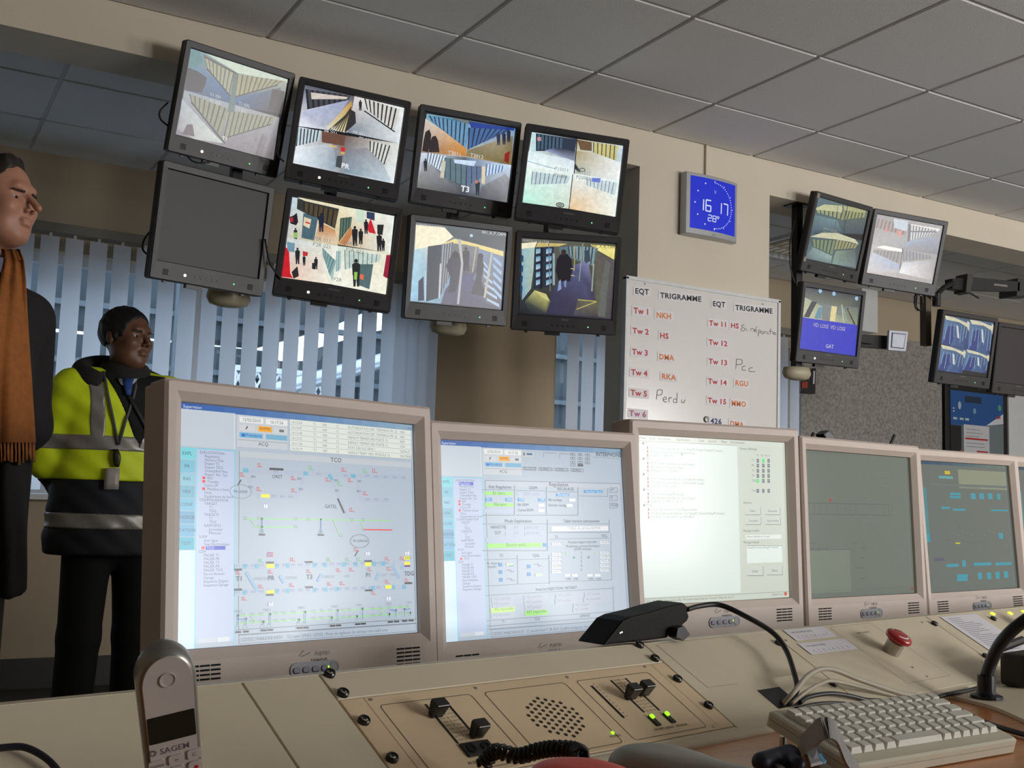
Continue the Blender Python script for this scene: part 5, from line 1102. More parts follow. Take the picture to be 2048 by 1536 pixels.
def d2(f):
    hmi(f, 'Regulation', 1)
    f.map = f.mk(850, 840, 4.6545)
    bl, gn = (52, 146, 206), (150, 226, 100)
    f.rect((920, 295), (1028, 345), (196, 200, 196)); f.rect((960, 305), (1015, 325), (50, 96, 170)); f.rect((930, 300), (945, 328), (90, 94, 100))
    for a in ((1120, 300), (1270, 308)): f.line(a, (a[0]+120, a[1]+8), .004, (150, 154, 160)); f.line(a, (a[0], a[1]+44), .004, (150, 154, 160))
    for i in range(3):
        for j in range(3): f.frame((1368+i*68, 305+j*36+i*3), (1415+i*68, 330+j*36+i*3), .003, (120, 126, 134)); f.text((1385+i*68, 325+j*36+i*3), .013, '789456123'[j*3+i], INK)
    f.frame((1368, 405), (1415, 430), .003, (120, 126, 134)); f.rect((1435, 405), (1488, 432), (96, 98, 104)); f.text((1605, 332), .022, 'INTERPHONE', INK, off=.01); f.line((1575, 342), (1825, 358), .003, (150, 154, 160))
    for x, t in ((925, 'ECOUTE'), (1070, 'SONO. G.T.'), (1220, 'SONO. G.'), (1370, 'SONO.')): y = 432+(x-925)*.035; f.frame((x, y), (x+120, y+36), .003, (130, 136, 142)); f.text((x+12, y+28), .016, t, INK)
    f.rect((.225, .20), (.985, .228), (190, 198, 210), True); f.text((.62, .222), .022, 'Regulation', INK, 'C', raw=True, off=.012); f.rect((.225, .198), (.985, .2), INK, True)
    f.rect((.222, .2), (.2245, .95), (140, 146, 154), True); f.rect((.985, .2), (.9875, .95), (150, 156, 164), True)
    for x0, x1, y0, y1, t in ((548, 848, 600, 885, 'Etat Regulation'), (862, 1145, 610, 885, 'DDM'), (1152, 1440, 620, 885, 'RECALAGE')):
        f.line((x0, y1), (x1, y1), .0035, (120, 126, 136)); f.line((x1, y0), (x1, y1), .0035, (120, 126, 136)); f.line((x0, y0+45), (x1-10, y0+48), .003, (130, 136, 146)); f.text(((x0+x1)/2-len(t)*6, y0+32), .017, t, INK)
    f.rect((565, 665), (832, 698), gn); f.text((645, 692), .018, 'En Serv.', (60, 110, 60)); f.rect((572, 772), (840, 805), gn); f.text((655, 798), .018, 'Horaire', (60, 110, 60)); f.rect((565, 825), (835, 860), (180, 194, 214)); f.rect((872, 672), (1130, 705), (180, 192, 210)); f.text((930, 698), .016, 'DDM active', (140, 152, 176))
    for x, y, t in ((572, 722, 'En'), (762, 724, 'Hors'), (878, 724, 'ON'), (1068, 726, 'Off')): f.rect((x, y), (x+66, y+32), bl); f.text((x+16, y+26), .016, t, (210, 230, 246))
    for x, y, t in ((875, 798, 'Nb DDM'), (880, 848, 'Cumul DDM'), (1162, 752, 'Nb recalage'), (1165, 802, 'Dernier recalage')): f.text((x, y), .014, t, INK)
    for x, y in ((1068, 778), (1068, 828), (1355, 730), (1330, 780)): f.rect((x, y), (x+60, y+28), (232, 234, 236))
    f.rect((1235, 680), (1356, 710), bl); f.text((1252, 704), .015, 'Recalage', (220, 236, 250)); f.rect((1492, 650), (1672, 680), bl); f.text((1510, 674), .014, 'Recalage depart', (200, 226, 244)); f.line((1450, 705), (1715, 710), .003, (130, 136, 146)); f.line((1715, 630), (1715, 710), .003, (130, 136, 146))
    for y, t in ((625, 'MT'), (700, 'M'), (770, 'PASSER')): f.frame((1732, y), (1808, y+50), .003, (130, 134, 140)); f.text((1745, y+32), .013, t, INK)
    for x0, x1, y0, y1, t in ((550, 1155, 925, 1215, 'Mode Exploitation'), (1170, 1730, 925, 1045, 'Table horaire selectionnee')):
        f.line((x0, y1), (x1, y1), .0035, (120, 126, 136)); f.line((x1, y0), (x1, y1), .0035, (120, 126, 136)); f.line((x0, y0+42), (x1, y0+40), .003, (130, 136, 146)); f.text(((x0+x1)/2-len(t)*5.6, y0+28), .017, t, INK)
    for x, y, w_ in ((762, 985, 160), (945, 985, 165), (762, 1040, 160), (945, 1040, 165), (580, 1095, 560)): f.rect((x, y), (x+w_, y+34), (178, 190, 210))
    f.text((628, 1010), .016, 'NAVETTE', INK); f.text((665, 1062), .016, 'SUT', INK); f.text((840, 1010), .013, 'SUT', (130, 140, 160)); f.text((960, 1010), .013, 'EXCLUSIF', (130, 140, 160)); f.text((840, 1062), .013, 'SUT', (130, 140, 160)); f.text((960, 1062), .013, 'EN CO AC', (130, 140, 160))
    f.rect((590, 1150), (1100, 1182), gn); f.text((770, 1176), .018, 'Boucle seuls', (60, 110, 60)); f.rect((1115, 1145), (1145, 1178), bl)
    f.rect((1188, 990), (1722, 1028), (226, 230, 234)); f.text((1340, 1018), .016, 'TABLE de service ALPHA', (150, 156, 160))
    f.text((1225, 1100), .015, 'T1', INK); f.text((1655, 1090), .015, 'TDG', INK); f.line((1175, 1108), (1730, 1098), .003, (130, 136, 146)); f.line((1745, 1050), (1755, 1490), .003, (130, 136, 146)); f.line((1180, 1505), (1755, 1488), .003, (130, 136, 146))
    for y, t in ((1148, 'Prochain depart selectable'), (1186, 'Prochaines arrivees theoriques'), (1212, '(DDM incluses)')): f.text((1470-len(t)*4.6, y), .0135, t, INK)
    for i in range(6):
        y = (1140, 1235, 1275, 1315, 1355, 1395)[i]; f.rect((1195, y), (1290, y+26), (226, 230, 234)); f.text((1205, y+22), .014, '16:%d:05' % (22+i*3), (110, 116, 126)); f.rect((1645, y-14), (1735, y+12), (220, 226, 232)); f.text((1655, y+8), .014, '16:%d:05' % (22+i*3), (110, 116, 126))
        if i: f.text((1466, y+12), .014, str(i), INK)
    f.rect((1395, 1270), (1410, 1290), (40, 150, 80)); f.rect((1530, 1268), (1545, 1288), (40, 150, 80)); f.rect((1328, 1230), (1345, 1246), (170, 226, 140)); f.rect((1600, 1226), (1615, 1242), (170, 226, 140))
    for x in (1310, 1380, 1520, 1592): f.rect((x, 1435), (x+55, 1456), (226, 230, 234)); f.text((x+15, 1492), .013, 'TTM', INK)
    for x0, x1, t in ((570, 875, 'T1'), (885, 1170, 'TDG')): f.text(((x0+x1)/2-12, 1276), .016, t, INK); f.line((x0, 1300), (x1, 1290), .003, (130, 136, 146)); f.line((x1, 1255), (x1+5, 1530), .003, (130, 136, 146))
    for x, y in ((700, 1330), (702, 1398), (706, 1470), (965, 1345), (967, 1418)): f.rect((x, y), (x+32, y+34), bl)
    for x, y in ((765, 1345), (770, 1400), (775, 1480), (1030, 1345)): f.path([(x, y), (x+40, y-6), (x+45, y+14), (x+75, y+10)], .003, (110, 116, 130))
    f.rect((770, 1335), (830, 1350), (196, 226, 190)); f.rect((1040, 1430), (1110, 1452), (196, 226, 190)); f.text((592, 1345), .013, 'N. dispo a', INK); f.text((598, 1376), .013, 'injecter', INK)
    f.map = f.mk(850, 1020, 4.6545)
    f.line((585, 708), (880, 690), .003, (130, 136, 146)); f.line((895, 690), (1175, 678), .003, (130, 136, 146)); f.text((1045, 752), .015, 'Autorise INJECTION / RETRAIT', INK); f.line((588, 795), (1765, 728), .003, (130, 136, 146)); f.line((1765, 700), (1775, 985), .003, (130, 136, 146)); f.line((590, 1030), (1775, 945), .003, (130, 136, 146)); f.line((595, 1082), (1780, 990), .003, (130, 136, 146)); f.line((590, 1112), (1890, 1018), .003, (140, 146, 156))
    for x, y, w_ in ((635, 815, 210), (640, 862, 210), (630, 965, 210), (935, 795, 215), (935, 845, 215), (945, 892, 210), (1230, 780, 250), (1225, 832, 260), (1500, 770, 240), (1490, 815, 255), (1395, 870, 200), (1390, 910, 200)): f.rect((x, y), (x+w_, y+32), (184, 194, 208)); f.text((x+20, y+25), .013, 'INJ impossible' if y % 2 else 'RET possible', (146, 156, 176))
    f.rect((625, 915), (850, 945), (196, 240, 130)); f.text((660, 938), .015, 'INJ impossible', (110, 140, 80)); f.rect((945, 940), (1158, 972), gn); f.text((962, 964), .015, 'RET impossible', (60, 110, 60))
    f.text((730, 1050), .013, 'T1', INK); f.text((1032, 1028), .013, 'TDG', INK); f.text((1455, 998), .013, 'GARAGE', INK); f.text((.232, .985), .014, 'CDTEC MARCHE 03/30   Cl. synchronise T. SR. D-C. Confirm ne dep par serv. d arrivees', (120, 124, 130), raw=True)
def d3(f):
    f.rect((0, 0), (1, 1), (206, 214, 200), True); f.map = f.mk(1230, 840, 3.6575)
    f.rect((.0, .0), (1, .03), (210, 216, 204), True); x = .01
    for t in ('Video', 'Sono', 'Interphone', 'Signalisation', 'Liste', 'Journal', 'Maint', 'Deconnexion'): f.text((x, .022), .016, t, (110, 116, 110), raw=True); x += .012+len(t)*.0105
    f.rect((.01, .035), (.655, .955), (224, 236, 228), True); f.frame((0, 0), (0, 0), 0, INK) if False else None
    f.rect((.01, .033), (.655, .036), (150, 156, 150), True)
    y = .055
    for gi, (h, L) in enumerate((('T1', ['LT1101: Prochaine navette Real: bon. 2 min. Parking PR, Terminal 2 Parking PX, Terminal 1', 'LT1102: Aucun vehicule sur ce quai. Plateforme fermee', 'LT1 ACCES: 10 . PR/T3/PX/TL']), ('PR', ['LPR102: Prochaine navette Real: bon. 2 min. Terminal 1', 'LPR02: Terminal 2 Parking PR, Terminal 1', 'LPR ACCES: 10 . T1 / G2. T3/PX/TL']), ('T3', ['LT3101: Prochaine navette Real: bon. 2 min. Parking PR, Terminal 1', 'LT3102: Prochaine navette Real: bon. 2 min. Parking PR, Terminal 1', 'LT3 ACCES: 10 . PR/T1/G2 PX/TL']), ('PX', ['LPX02: Terminal 2 Parking PR, Terminal 1', 'LPX02: Prochaine navette Real: bon. 2 min. Terminal 2', 'LPX ACCES: 10 . T3/PR / T1 / G2 . TL']), ('TDG', ['LT2G-01: Aucun vehicule sur ce quai. Plateforme fermee', 'LT2G-02: Prochaine navette Real: bon. 2 min. Parking PR, Terminal 2 Parking PR, Terminal 1', 'LT2G ACCES: 10 . PX/T3/PR/T1 / G2 : PX/T3/PR/T1']))):
        f.rect((.03, y-.014), (.042, y), (120, 124, 120), True); f.text((.05, y), .015, h, (110, 116, 112), raw=True); y += .0245
        for t in L: f.rect((.058, y-.015), (.066, y+.002), (150, 110, 100), True); f.text((.074, y), .0145, t, (128, 136, 132), raw=True, xs=.78); y += .0225
    gx_ = (1057, 1097, 1136)
    for j in range(6):
        yy = (297, 333, 371, 408, 445, 518)[j]
        for i, x in enumerate(gx_):
            lit = (i, j) in ((1, 0), (0, 4)); f.rect((x-9, yy-14), (x+9, yy+14), (60, 226, 110) if lit else (96, 108, 112)); f.rect((x-4, yy-8), (x+4, yy+6), (90, 240, 130) if lit else (150, 160, 164))
        f.text((1012, yy+5), .014, ('T1', 'PR', 'T3', 'PX', 'TDG', 'Tous')[j], (110, 116, 112))
    f.text((925, 215), .015, 'Zones d affichage', (110, 116, 112)); f.text((1045, 262), .012, 'Q1    Q2   Acces', (120, 126, 120)); f.text((950, 612), .015, 'Annonce', (110, 116, 112)); f.text((950, 818), .015, 'Message modele', (110, 116, 112)); f.text((950, 903), .015, 'Message manuel', (110, 116, 112))
    for x, y, w_, h_, t in ((965, 638, 112, 55, 'Editer'), (1110, 638, 110, 55, 'Desactiver'), (968, 710, 112, 55, 'Consulter'), (1113, 710, 110, 55, 'Synchroniser'), (978, 1072, 118, 68, 'Valider'), (1125, 1068, 112, 66, 'Effacer')):
        f.rect((x, y), (x+w_, y+h_), (208, 214, 204)); f.line((x, y+h_), (x+w_, y+h_), .003, (110, 114, 108)); f.line((x+w_, y), (x+w_, y+h_), .003, (110, 114, 108)); f.text((x+w_/2, y+h_*.62), .014, t, (100, 104, 100), 'C')
    f.rect((970, 842), (1228, 868), (232, 240, 232)); f.text((978, 860), .013, 'Aucun vehicule sur ce quai', (110, 116, 112)); f.rect((975, 920), (1236, 1040), (230, 240, 232)); f.text((980, 942), .013, 'Parking PR, Terminal 2 Parking PX, Terminal 1', (110, 116, 112), xs=.8); f.line((975, 920), (1236, 920), .003, (130, 134, 128))
    f.rect((0, .962), (1, .965), (150, 156, 150), True); f.text((.008, .985), .014, 'CDT2015 - 97 / LQ001 Commande en file. / Prochaine navette Real bon Terminal 1 Deux mn. min 17', (120, 126, 120), raw=True, xs=.9); f.text((.87, .985), .013, 'CLIENTS 16:17', (120, 126, 120), raw=True); f.rect((.965, .966), (.982, .988), (220, 80, 50), True)
    f.poly([(492, 240), (500, 262), (512, 252)], (150, 156, 152))
def d4(f):
    f.rect((0, 0), (1, 1), (108, 116, 106), True); f.map = f.mk(1580, 860, 3.84)
    f.text((.006, .018), .015, 'Video Sono Interphone Signalisation Liste Journal Maint', (92, 100, 92), raw=True)
    dk = (84, 96, 94)
    f.line((150, 560), (780, 572), .004, dk); f.line((160, 645), (790, 655), .004, dk)
    for x in (200, 240, 300, 375, 440, 470, 520, 740, 770, 800): f.line((x, 570), (x, 640), .003, dk)
    for x, y in ((330, 610), (430, 610), (625, 612)): f.rect((x-8, y-14), (x+8, y+8), (104, 114, 112))
    f.rect((318, 525), (330, 550), (190, 40, 40)); f.frame((445, 530), (475, 560), .003, (110, 120, 140)); f.frame((612, 530), (640, 560), .003, (110, 120, 140)); f.frame((315, 655), (352, 690), .003, (110, 120, 130)); f.frame((610, 660), (645, 695), .003, (110, 120, 130))
    f.line((620, 320), (580, 490), .003, (116, 126, 116)); f.line((660, 325), (800, 325), .003, (116, 126, 116)); f.line((690, 355), (790, 355), .003, (116, 126, 116)); f.path([(700, 380), (720, 420), (795, 440)], .003, (116, 126, 116))
    f.text((162, 875), .014, 'Messages', dk); f.text((500, 873), .014, 'Zone', dk); f.rect((165, 925), (485, 1240), (118, 128, 114)); f.line((165, 920), (480, 918), .003, dk); f.text((175, 918), .013, 'Date     Numero    Texte', dk)
    for y, t in ((912, 'Adresse'), (985, 'Ligne'), (1145, 'Agent')): f.text((558, y), .013, t, dk); f.line((600, y-10), (760, y-12), .0025, (110, 120, 110)); f.line((800, y+25), (880, y+22), .0025, (110, 120, 110))
    f.text((510, 1065), .013, 'Commentaire', dk); f.rect((0, .955), (1, .957), (100, 108, 98), True); f.text((.01, .98), .013, 'CDT - 12345 vers station / Prochaine navette Deux mn', (110, 118, 108), raw=True); f.rect((.965, .955), (.985, .98), (150, 70, 50), True)
def d5(f):
    f.rect((0, 0), (1, 1), (100, 108, 102), True)
    for i in range(8): f.rect((i/8, 0), ((i+1)/8, .022), (int(40+i*9), int(76+i*6), int(104+i)), True)
    f.map = f.mk(1580, 860, 3.84); cy = (60, 150, 168); dk = (90, 98, 96)
    f.rect((0, .2), (.06, .62), (74, 132, 140), True); f.rect((0, .56), (.06, .62), (40, 150, 168), True)
    for i in range(30): f.rect((.09, .21+i*.019), (.09+random.uniform(.05, .09), .217+i*.019), (98, 108, 108), True)
    f.rect((.09, .74), (.19, .765), (90, 88, 110), True); f.rect((1200, 312), (1243, 340), (206, 180, 40)); f.rect((1155, 350), (1265, 375), (96, 158, 164)); f.rect((.42, .05), (.98, .2), (136, 142, 120), True); f.line((1150, 405), (1300, 410), .003, dk)
    f.text((1260, 445), .016, 'GESTION DE L EQUIPEMENT DE BORD', (104, 104, 108)); f.rect((1100, 425), (1690, 430), (104, 112, 110))
    for x, y, w_, h_ in ((1240, 480, 85, 20), (1240, 505, 85, 20), (1400, 485, 40, 45), (1465, 485, 40, 45), (1530, 485, 40, 45), (1600, 488, 30, 45), (1175, 588, 65, 18), (1262, 602, 100, 18), (1555, 610, 130, 14), (1215, 1030, 95, 20), (1335, 1000, 30, 50), (1425, 1020, 135, 18), (1590, 1018, 125, 18), (1295, 1110, 85, 22), (1295, 1138, 85, 20), (1455, 1095, 35, 50), (1525, 1095, 35, 50), (1590, 1090, 35, 50), (1655, 1085, 35, 50), (1615, 790, 35, 45)): f.rect((x, y), (x+w_, y+h_), cy)
    f.line((1285, 868), (1320, 870), .012, (190, 186, 40)); f.path([(1210, 850), (1300, 830), (1400, 870), (1480, 850), (1525, 915)], .003, dk); f.text((1305, 755), .014, 'Voie 1', dk)
    for i in range(14): f.rect((1230+i*34, 765+(i % 3)*18), (1245+i*34, 772+(i % 3)*18), (110, 120, 120))
DM = dict(a=(.502, 1.417, -.042, 15.058, 6.38, -.202), b=(.924, 1.51, -.058, 7.429, 5.578, 1.028), c=(1.36, 1.593, -.022, 3.229, 1.761, 1.165), d=(1.833, 1.676, -.025, 7.866, 2.743, .347), e=(2.27, 1.742, -.024, 6.1, 4.212, .742), f=(2.705, 1.81, -.02, 8, 4, .3))
for k, dr, lab in (('a', d1, 'beige desk monitor showing the TCO track diagram'), ('b', d2, 'beige desk monitor showing the Regulation page with green bars'), ('c', d3, 'beige desk monitor with a pale mint page listing messages'),
                   ('d', d4, 'beige desk monitor with a dim green-grey page and red mark'), ('e', d5, 'beige desk monitor with a dim page of teal blocks'), ('f', d5, 'beige desk monitor at the far end of the row past the teal page')):
    p = DM[k]; desk_monitor(pose(p[:3], *p[3:]), lab, dr, p[3])

# ================================================================== CONSOLE (sloping panel desk in front of the monitors)
CO = np.array([0.397, 1.04, -0.176+HC]); CEX = np.array([0.9748, 0.2229, 0.0]); CUP = np.array([-0.1956, 0.8556, 0.4794]); CN = np.cross(CEX, CUP)
CEX /= np.linalg.norm(CEX); CUP /= np.linalg.norm(CUP); CN /= np.linalg.norm(CN)
CM = basis(CEX, CUP, CN, CO)
def cst(x, y, n=0.0):
    P = onPl(x, y, CO+CN*n, CN)-CO; return np.array([float(np.dot(P, CEX)), float(np.dot(P, CUP))])
def cpt(s, t, n=0.0): return CO+CEX*s+CUP*t+CN*n
M_cream = mat('console_cream', (216, 204, 178), .5, var=.03, vscale=9)
M_peach = mat('console_peach', (224, 200, 164), .5, var=.03, vscale=9)
M_joint = M_cream
M_wood = mat('beech_wood', (186, 112, 48), .35, vscale=5, rgb2=(206, 136, 70), stretch=(2.0, 18.0, 2.0), coat=.15)
M_chrome = mat('chrome_screw', (200, 196, 188), .25, .9)
con = tag(empty('control_console', M=CM), 'long cream sloping control console with inset panels and faders', 'console')
S0, S1, TF = -1.3, 2.7, -.166
m = MB()
prof = [(.002, -.0025), (TF, -.0025), (TF, -.03)]
z0 = .70
def P3(s, t, n): return cpt(s, t, n)
ring = []
for s in (S0, S1):
    a = [P3(s, t, n) for t, n in prof]; f_ = a[-1].copy(); f_[2] = z0; b_ = a[0]+np.array([0, 0.0, 0]); back = b_+np.array([-.2229, .9748, 0])*.012; bl = back.copy(); bl[2] = .06; fl = back+np.array([.2229, -.9748, 0])*.13; fl[2] = .06
    ring.append([a[0], a[1], a[2], f_, fl, bl, back])
m.loft([[tuple(p) for p in r_] for r_ in ring])
m.build('body', M_joint, con, world=True)
def plate(s0, s1, t0, t1, M_, name='panel', h=.0025):
    g = .0009
    return MB().span((s0+g, t1+g, -.0025), (s1-g, t0-g, -.0025+h)).build(name, M_, con, bevel=.0006, segs=1)
plate(S0, -.0945, .002, TF, M_cream); plate(-.0945, -.0105, .002, TF, M_cream)
plate(-.0105, .4735, .002, -.0378, M_cream); plate(-.0105, .4735, -.0378, -.1615, M_peach); plate(-.0105, .4735, -.1615, TF, M_cream, 'front_strip')
plate(.4735, .753, .002, TF, M_cream); plate(.753, 1.222, .002, TF, M_cream); plate(1.222, S1, .002, TF, M_cream)
hb = np.array([-.2229, .9748, 0])*.012
MB().prism([cpt(S0, .002, -.0004), cpt(S1, .002, -.0004), cpt(S1, .002, -.0004)+hb, cpt(S0, .002, -.0004)+hb], (0, 0, -.004)).build('rear_ledge', M_cream, con, world=True)
MB().tube([(S0, TF-.003, -.011), (S1, TF-.003, -.011)], .0115, 14).build('front_nosing', M_cream, con, smooth=True)
fr0 = cpt(0, TF-.014, -.012)
# knurled cup washers with screws
ME_cup = MB().lathe([(.0058, 0), (.0060, .0035), (.0050, .0048), (.0040, .0042), (.0038, .0030), (.0001, .0030)], 18).mesh('cup_washer', mat('washer_black', (18, 16, 15), .3, var=.05))
ME_scr = MB().lathe([(.0034, .0030), (.0032, .0040), (.0016, .0047), (.0001, .0048)], 14).mesh('screw_head', M_chrome)
ME_x = MB().box((0, 0, .0048), (.0042, .0009, .0006)).box((0, 0, .00485), (.0009, .0042, .0006)).mesh('screw_slot', M_hole)
for x, y in ((658, 1348), (685, 1387), (727, 1442), (783, 1517), (1278, 1290), (1309, 1317), (1354, 1358), (1416, 1411), (1557, 1286), (1665, 1367), (1868, 1247), (1970, 1312), (1986, 1237)):
    s, t = cst(x, y+2); c = link('cup_washer', ME_cup, con, Matrix.Translation((s, t, 0)) @ rotz(random.uniform(0, 3)))
    link('screw_head', ME_scr, c); link('screw_slot', ME_x, c)
ME_ss = MB().lathe([(.0021, 0), (.0019, .0009), (.0001, .0012)], 10).mesh('small_screw', M_chrome)
for x, y in ((742, 1400), (952, 1377), (1135, 1355), (1290, 1334), (1427, 1453), (1572, 1281), (1844, 1245), (1700, 1372), (1825, 1335), (1854, 1353), (1963, 1324), (1983, 1217)): s, t = cst(x, y); link('small_screw', ME_ss, con, Matrix.Translation((s, t, 0)))
# engraved outlines and print
def cline(pts, wd, c, n=.0003, closed=False, name='engraved_line', M_=None):
    mb = MB(); L = list(pts)+([pts[0]] if closed else [])
    for a, b in zip(L, L[1:]):
        a = np.array(a); b = np.array(b); d = b-a; k = np.array([-d[1], d[0]])/(np.linalg.norm(d)+1e-9)*wd/2
        mb.add([(*(a+k), n), (*(b+k), n), (*(b-k), n), (*(a-k), n)], [(3, 2, 1, 0)], lin(c))
    return mb.build(name, M_ or M_print, con)
LN = (96, 84, 66)
def modrect(pa, pb, pc, pd, r=.006):
    q = [cst(*p) for p in (pa, pb, pc, pd)]; out = []
    for i in range(4):
        p, a, b = q[i], q[i-1], q[(i+1) % 4]; da = (a-p)/np.linalg.norm(a-p); db = (b-p)/np.linalg.norm(b-p)
        for k in range(5): u = k/4; out.append((p+da*r)*(1-u)**2+2*u*(1-u)*p+(p+db*r)*u**2)
    return out
s_t = -.0480
def srect(s0, s1, t0, t1, r=.005): return rrect(s0, t1, s1, t0, r, 3)
a = cst(757, 1409); b = cst(940, 1388); c = cst(967, 1385); d = cst(1125, 1362); e = cst(1148, 1359); g_ = cst(1293, 1342)
tb = cst(1410, 1460)[1]
for s0, s1 in ((a[0], b[0]), (c[0], d[0]), (e[0], g_[0])): cline(srect(s0, s1, -.0525, tb+.004), .0008, LN, closed=True)
cline([(.018, -.0385), (.018, -.161)], .0005, (176, 150, 120)); cline([(.447, -.0385), (.447, -.161)], .0005, (176, 150, 120))
for pts in ([(1313, 1290), (1415, 1375), (1475, 1368)], [(1547, 1354), (1598, 1347)], [(1318, 1287), (1450, 1273)], [(1660, 1254), (1740, 1246)], [(1740, 1246), (1900, 1351)], [(1660, 1256), (1815, 1367), (1900, 1351)], [(1840, 1226), (1985, 1316)]): cline([cst(*p) for p in pts], .0006, (150, 136, 112))
# faders
M_knob = mat('fader_black', (14, 14, 15), .3, var=.05, coat=.2)
def knob_mesh():
    m = MB(); rg = []
    for w_, d_, z in ((.0070, .0038, .001), (.0078, .0050, .008), (.0084, .0062, .015), (.0078, .0056, .0175)): rg.append([(x, y, z) for x, y in rrect(-w_, -d_, w_, d_, .0012, 2)])
    return m.loft(rg).mesh('fader_knob', M_knob)
ME_knob = knob_mesh()
ME_kline = MB().box((0, -.0054, .0166), (.014, .0010, .0012)).mesh('knob_line', mat('knob_white', (226, 224, 220), .5))
def fader(p0, p1, kp):
    a, b, k = cst(*p0), cst(*p1), cst(*kp); sm = (a[0]+b[0])/2
    sl = cline([(sm, a[1]), (sm, b[1])], .0026, (16, 15, 14), .0004, name='fader_slot')
    kk = link('fader_knob', ME_knob, con, Matrix.Translation((sm, k[1], 0))); link('knob_line', ME_kline, kk)
    return sm, a[1], b[1]
for f1, f2 in ((((850, 1409), (917, 1487), (870, 1432)), ((890, 1404), (955, 1475), (948, 1474))), (((1220, 1361), (1290, 1425), (1259, 1397)), ((1249, 1357), (1321, 1421), (1284, 1390)))):
    s1, t1, b1 = fader(*f1); s2, t2, b2 = fader(*f2); top = (t1+t2)/2; bot = (b1+b2)/2; mb = MB(); gl = MB()
    for i in range(11):
        t = top+(bot-top)*(i+.2)/10.6
        for x0, x1 in ((s1+.003, (s1+s2)/2-.003), ((s1+s2)/2+.003, s2-.003)): mb.add([(x0, t-.0003, .0003), (x1, t-.0003, .0003), (x1, t+.0003, .0003), (x0, t+.0003, .0003)], [(0, 1, 2, 3)], lin((110, 98, 80)))
        vs, fs, W = text2d(str(10-i), .0042, 0, 'C'); gl.add([((s1+s2)/2+v[0], t-.0015+v[1], .0003) if False else ((s1+s2)/2+v[0], t-.0015+v[1], .0003) for v in vs], fs, lin((96, 84, 68)))
    mb.build('scale_ticks', M_print, con); gl.build('scale_numbers', M_print, con)
# level slit, speaker holes, switches, jack
a, b = cst(1181, 1372), cst(1250, 1436); cline([((a[0]+b[0])/2, a[1]), ((a[0]+b[0])/2, b[1])], .0034, (14, 12, 12), .0004, name='level_slit')
mb = MB()
for i in range(11): t = a[1]+(b[1]-a[1])*i/10+.002; mb.add([((a[0]+b[0])/2+.005, t, .0003), ((a[0]+b[0])/2+.0075, t, .0003), ((a[0]+b[0])/2+.0075, t+.001, .0003), ((a[0]+b[0])/2+.005, t+.001, .0003)], [(0, 1, 2, 3)], lin((110, 96, 80)))
mb.build('level_ticks', M_print, con)
ME_hole = MB().lathe([(.0022, 0), (.0022, .0004), (.0001, .0004)], 10).mesh('speaker_hole', mat('grille_hole', (52, 42, 34), .9))
sc = cst(1111, 1434); nh = 0
for i in range(-5, 6):
    for j in range(-6, 7):
        x = i*.0082; y = (j+(.5 if i % 2 else 0))*.0078
        if (x/.0335)**2+(y/.0315)**2 < 1.02: link('speaker_hole', ME_hole, con, Matrix.Translation((sc[0]+x, sc[1]+y, 0)))
M_grn = mat('lit_green', (150, 255, 30), .4, emit=1.6)
for qd, lx in ((((1293, 1437), (1307, 1432), (1324, 1450), (1309, 1452)), (1303, 1436)), (((1322, 1430), (1337, 1427), (1354, 1445), (1340, 1447)), (1332, 1430))):
    P = [cst(*q) for q in qd]; c_ = sum(P)/4; sw = MB().box((c_[0], c_[1], .001), (.0072, .0165, .002)).build('rocker_switch', M_blackp, con, bevel=.0005)
    l = MB().box((c_[0], c_[1]+.0050, .0032), (.0042, .0052, .0028)).build('switch_lamp', M_grn, sw, bevel=.0008)
q = cst(1225, 1466); MB().lathe([(.0021, 0), (.0018, .0012), (.0001, .0018)], 10, Matrix.Translation((q[0], q[1], 0))).build('power_led', M_grn, con)
for p, t, h in (((1222, 1476), 'POWER', .0034), ((1312, 1462), 'MONITORING  GENERAL', .0036), ((938, 1530), 'AUX. MIC', .0040), ((1715, 1268), 'ARRET URGENCE', .0036)):
    q = cst(*p); vs, fs, W = text2d(t, h/.7); MB().add([(q[0]+v[0], q[1]+v[1], .0003) for v in vs], fs, lin((100, 88, 72))).build('panel_lettering', M_print, con)
P = [cst(*q) for q in ((915, 1491), (974, 1484), (996, 1503), (937, 1516))]; c_ = sum(P)/4
jk = MB().box((c_[0], c_[1], .0012), (.036, .018, .0024)).build('jack_plate', M_blackp, con, bevel=.0008)
for dx in (-.009, .009): MB().lathe([(.0055, .0024), (.0055, .0034), (.0035, .0034), (.0035, .0026), (.0001, .0026)], 14, Matrix.Translation((c_[0]+dx, c_[1], 0))).build('jack_socket', M_hole, jk)
P = [cst(*q) for q in ((1516, 1381), (1556, 1373), (1598, 1407), (1556, 1418))]
s0 = (P[0][0]+P[3][0])/2; s1 = (P[1][0]+P[2][0])/2; MB().span((s0, P[3][1], -.0001), (s1, P[0][1], .0006)).build('cable_slot', M_blackp, con)
for q in ((1985, 1228), (2020, 1227), (2047, 1224)):
    s, t = cst(*q); MB().box((s, t, .001), (.011, .007, .0022)).build('indicator_lamp', mat('lit_yellowgreen', (226, 250, 60), .4, emit=1.2), con, bevel=.0006)
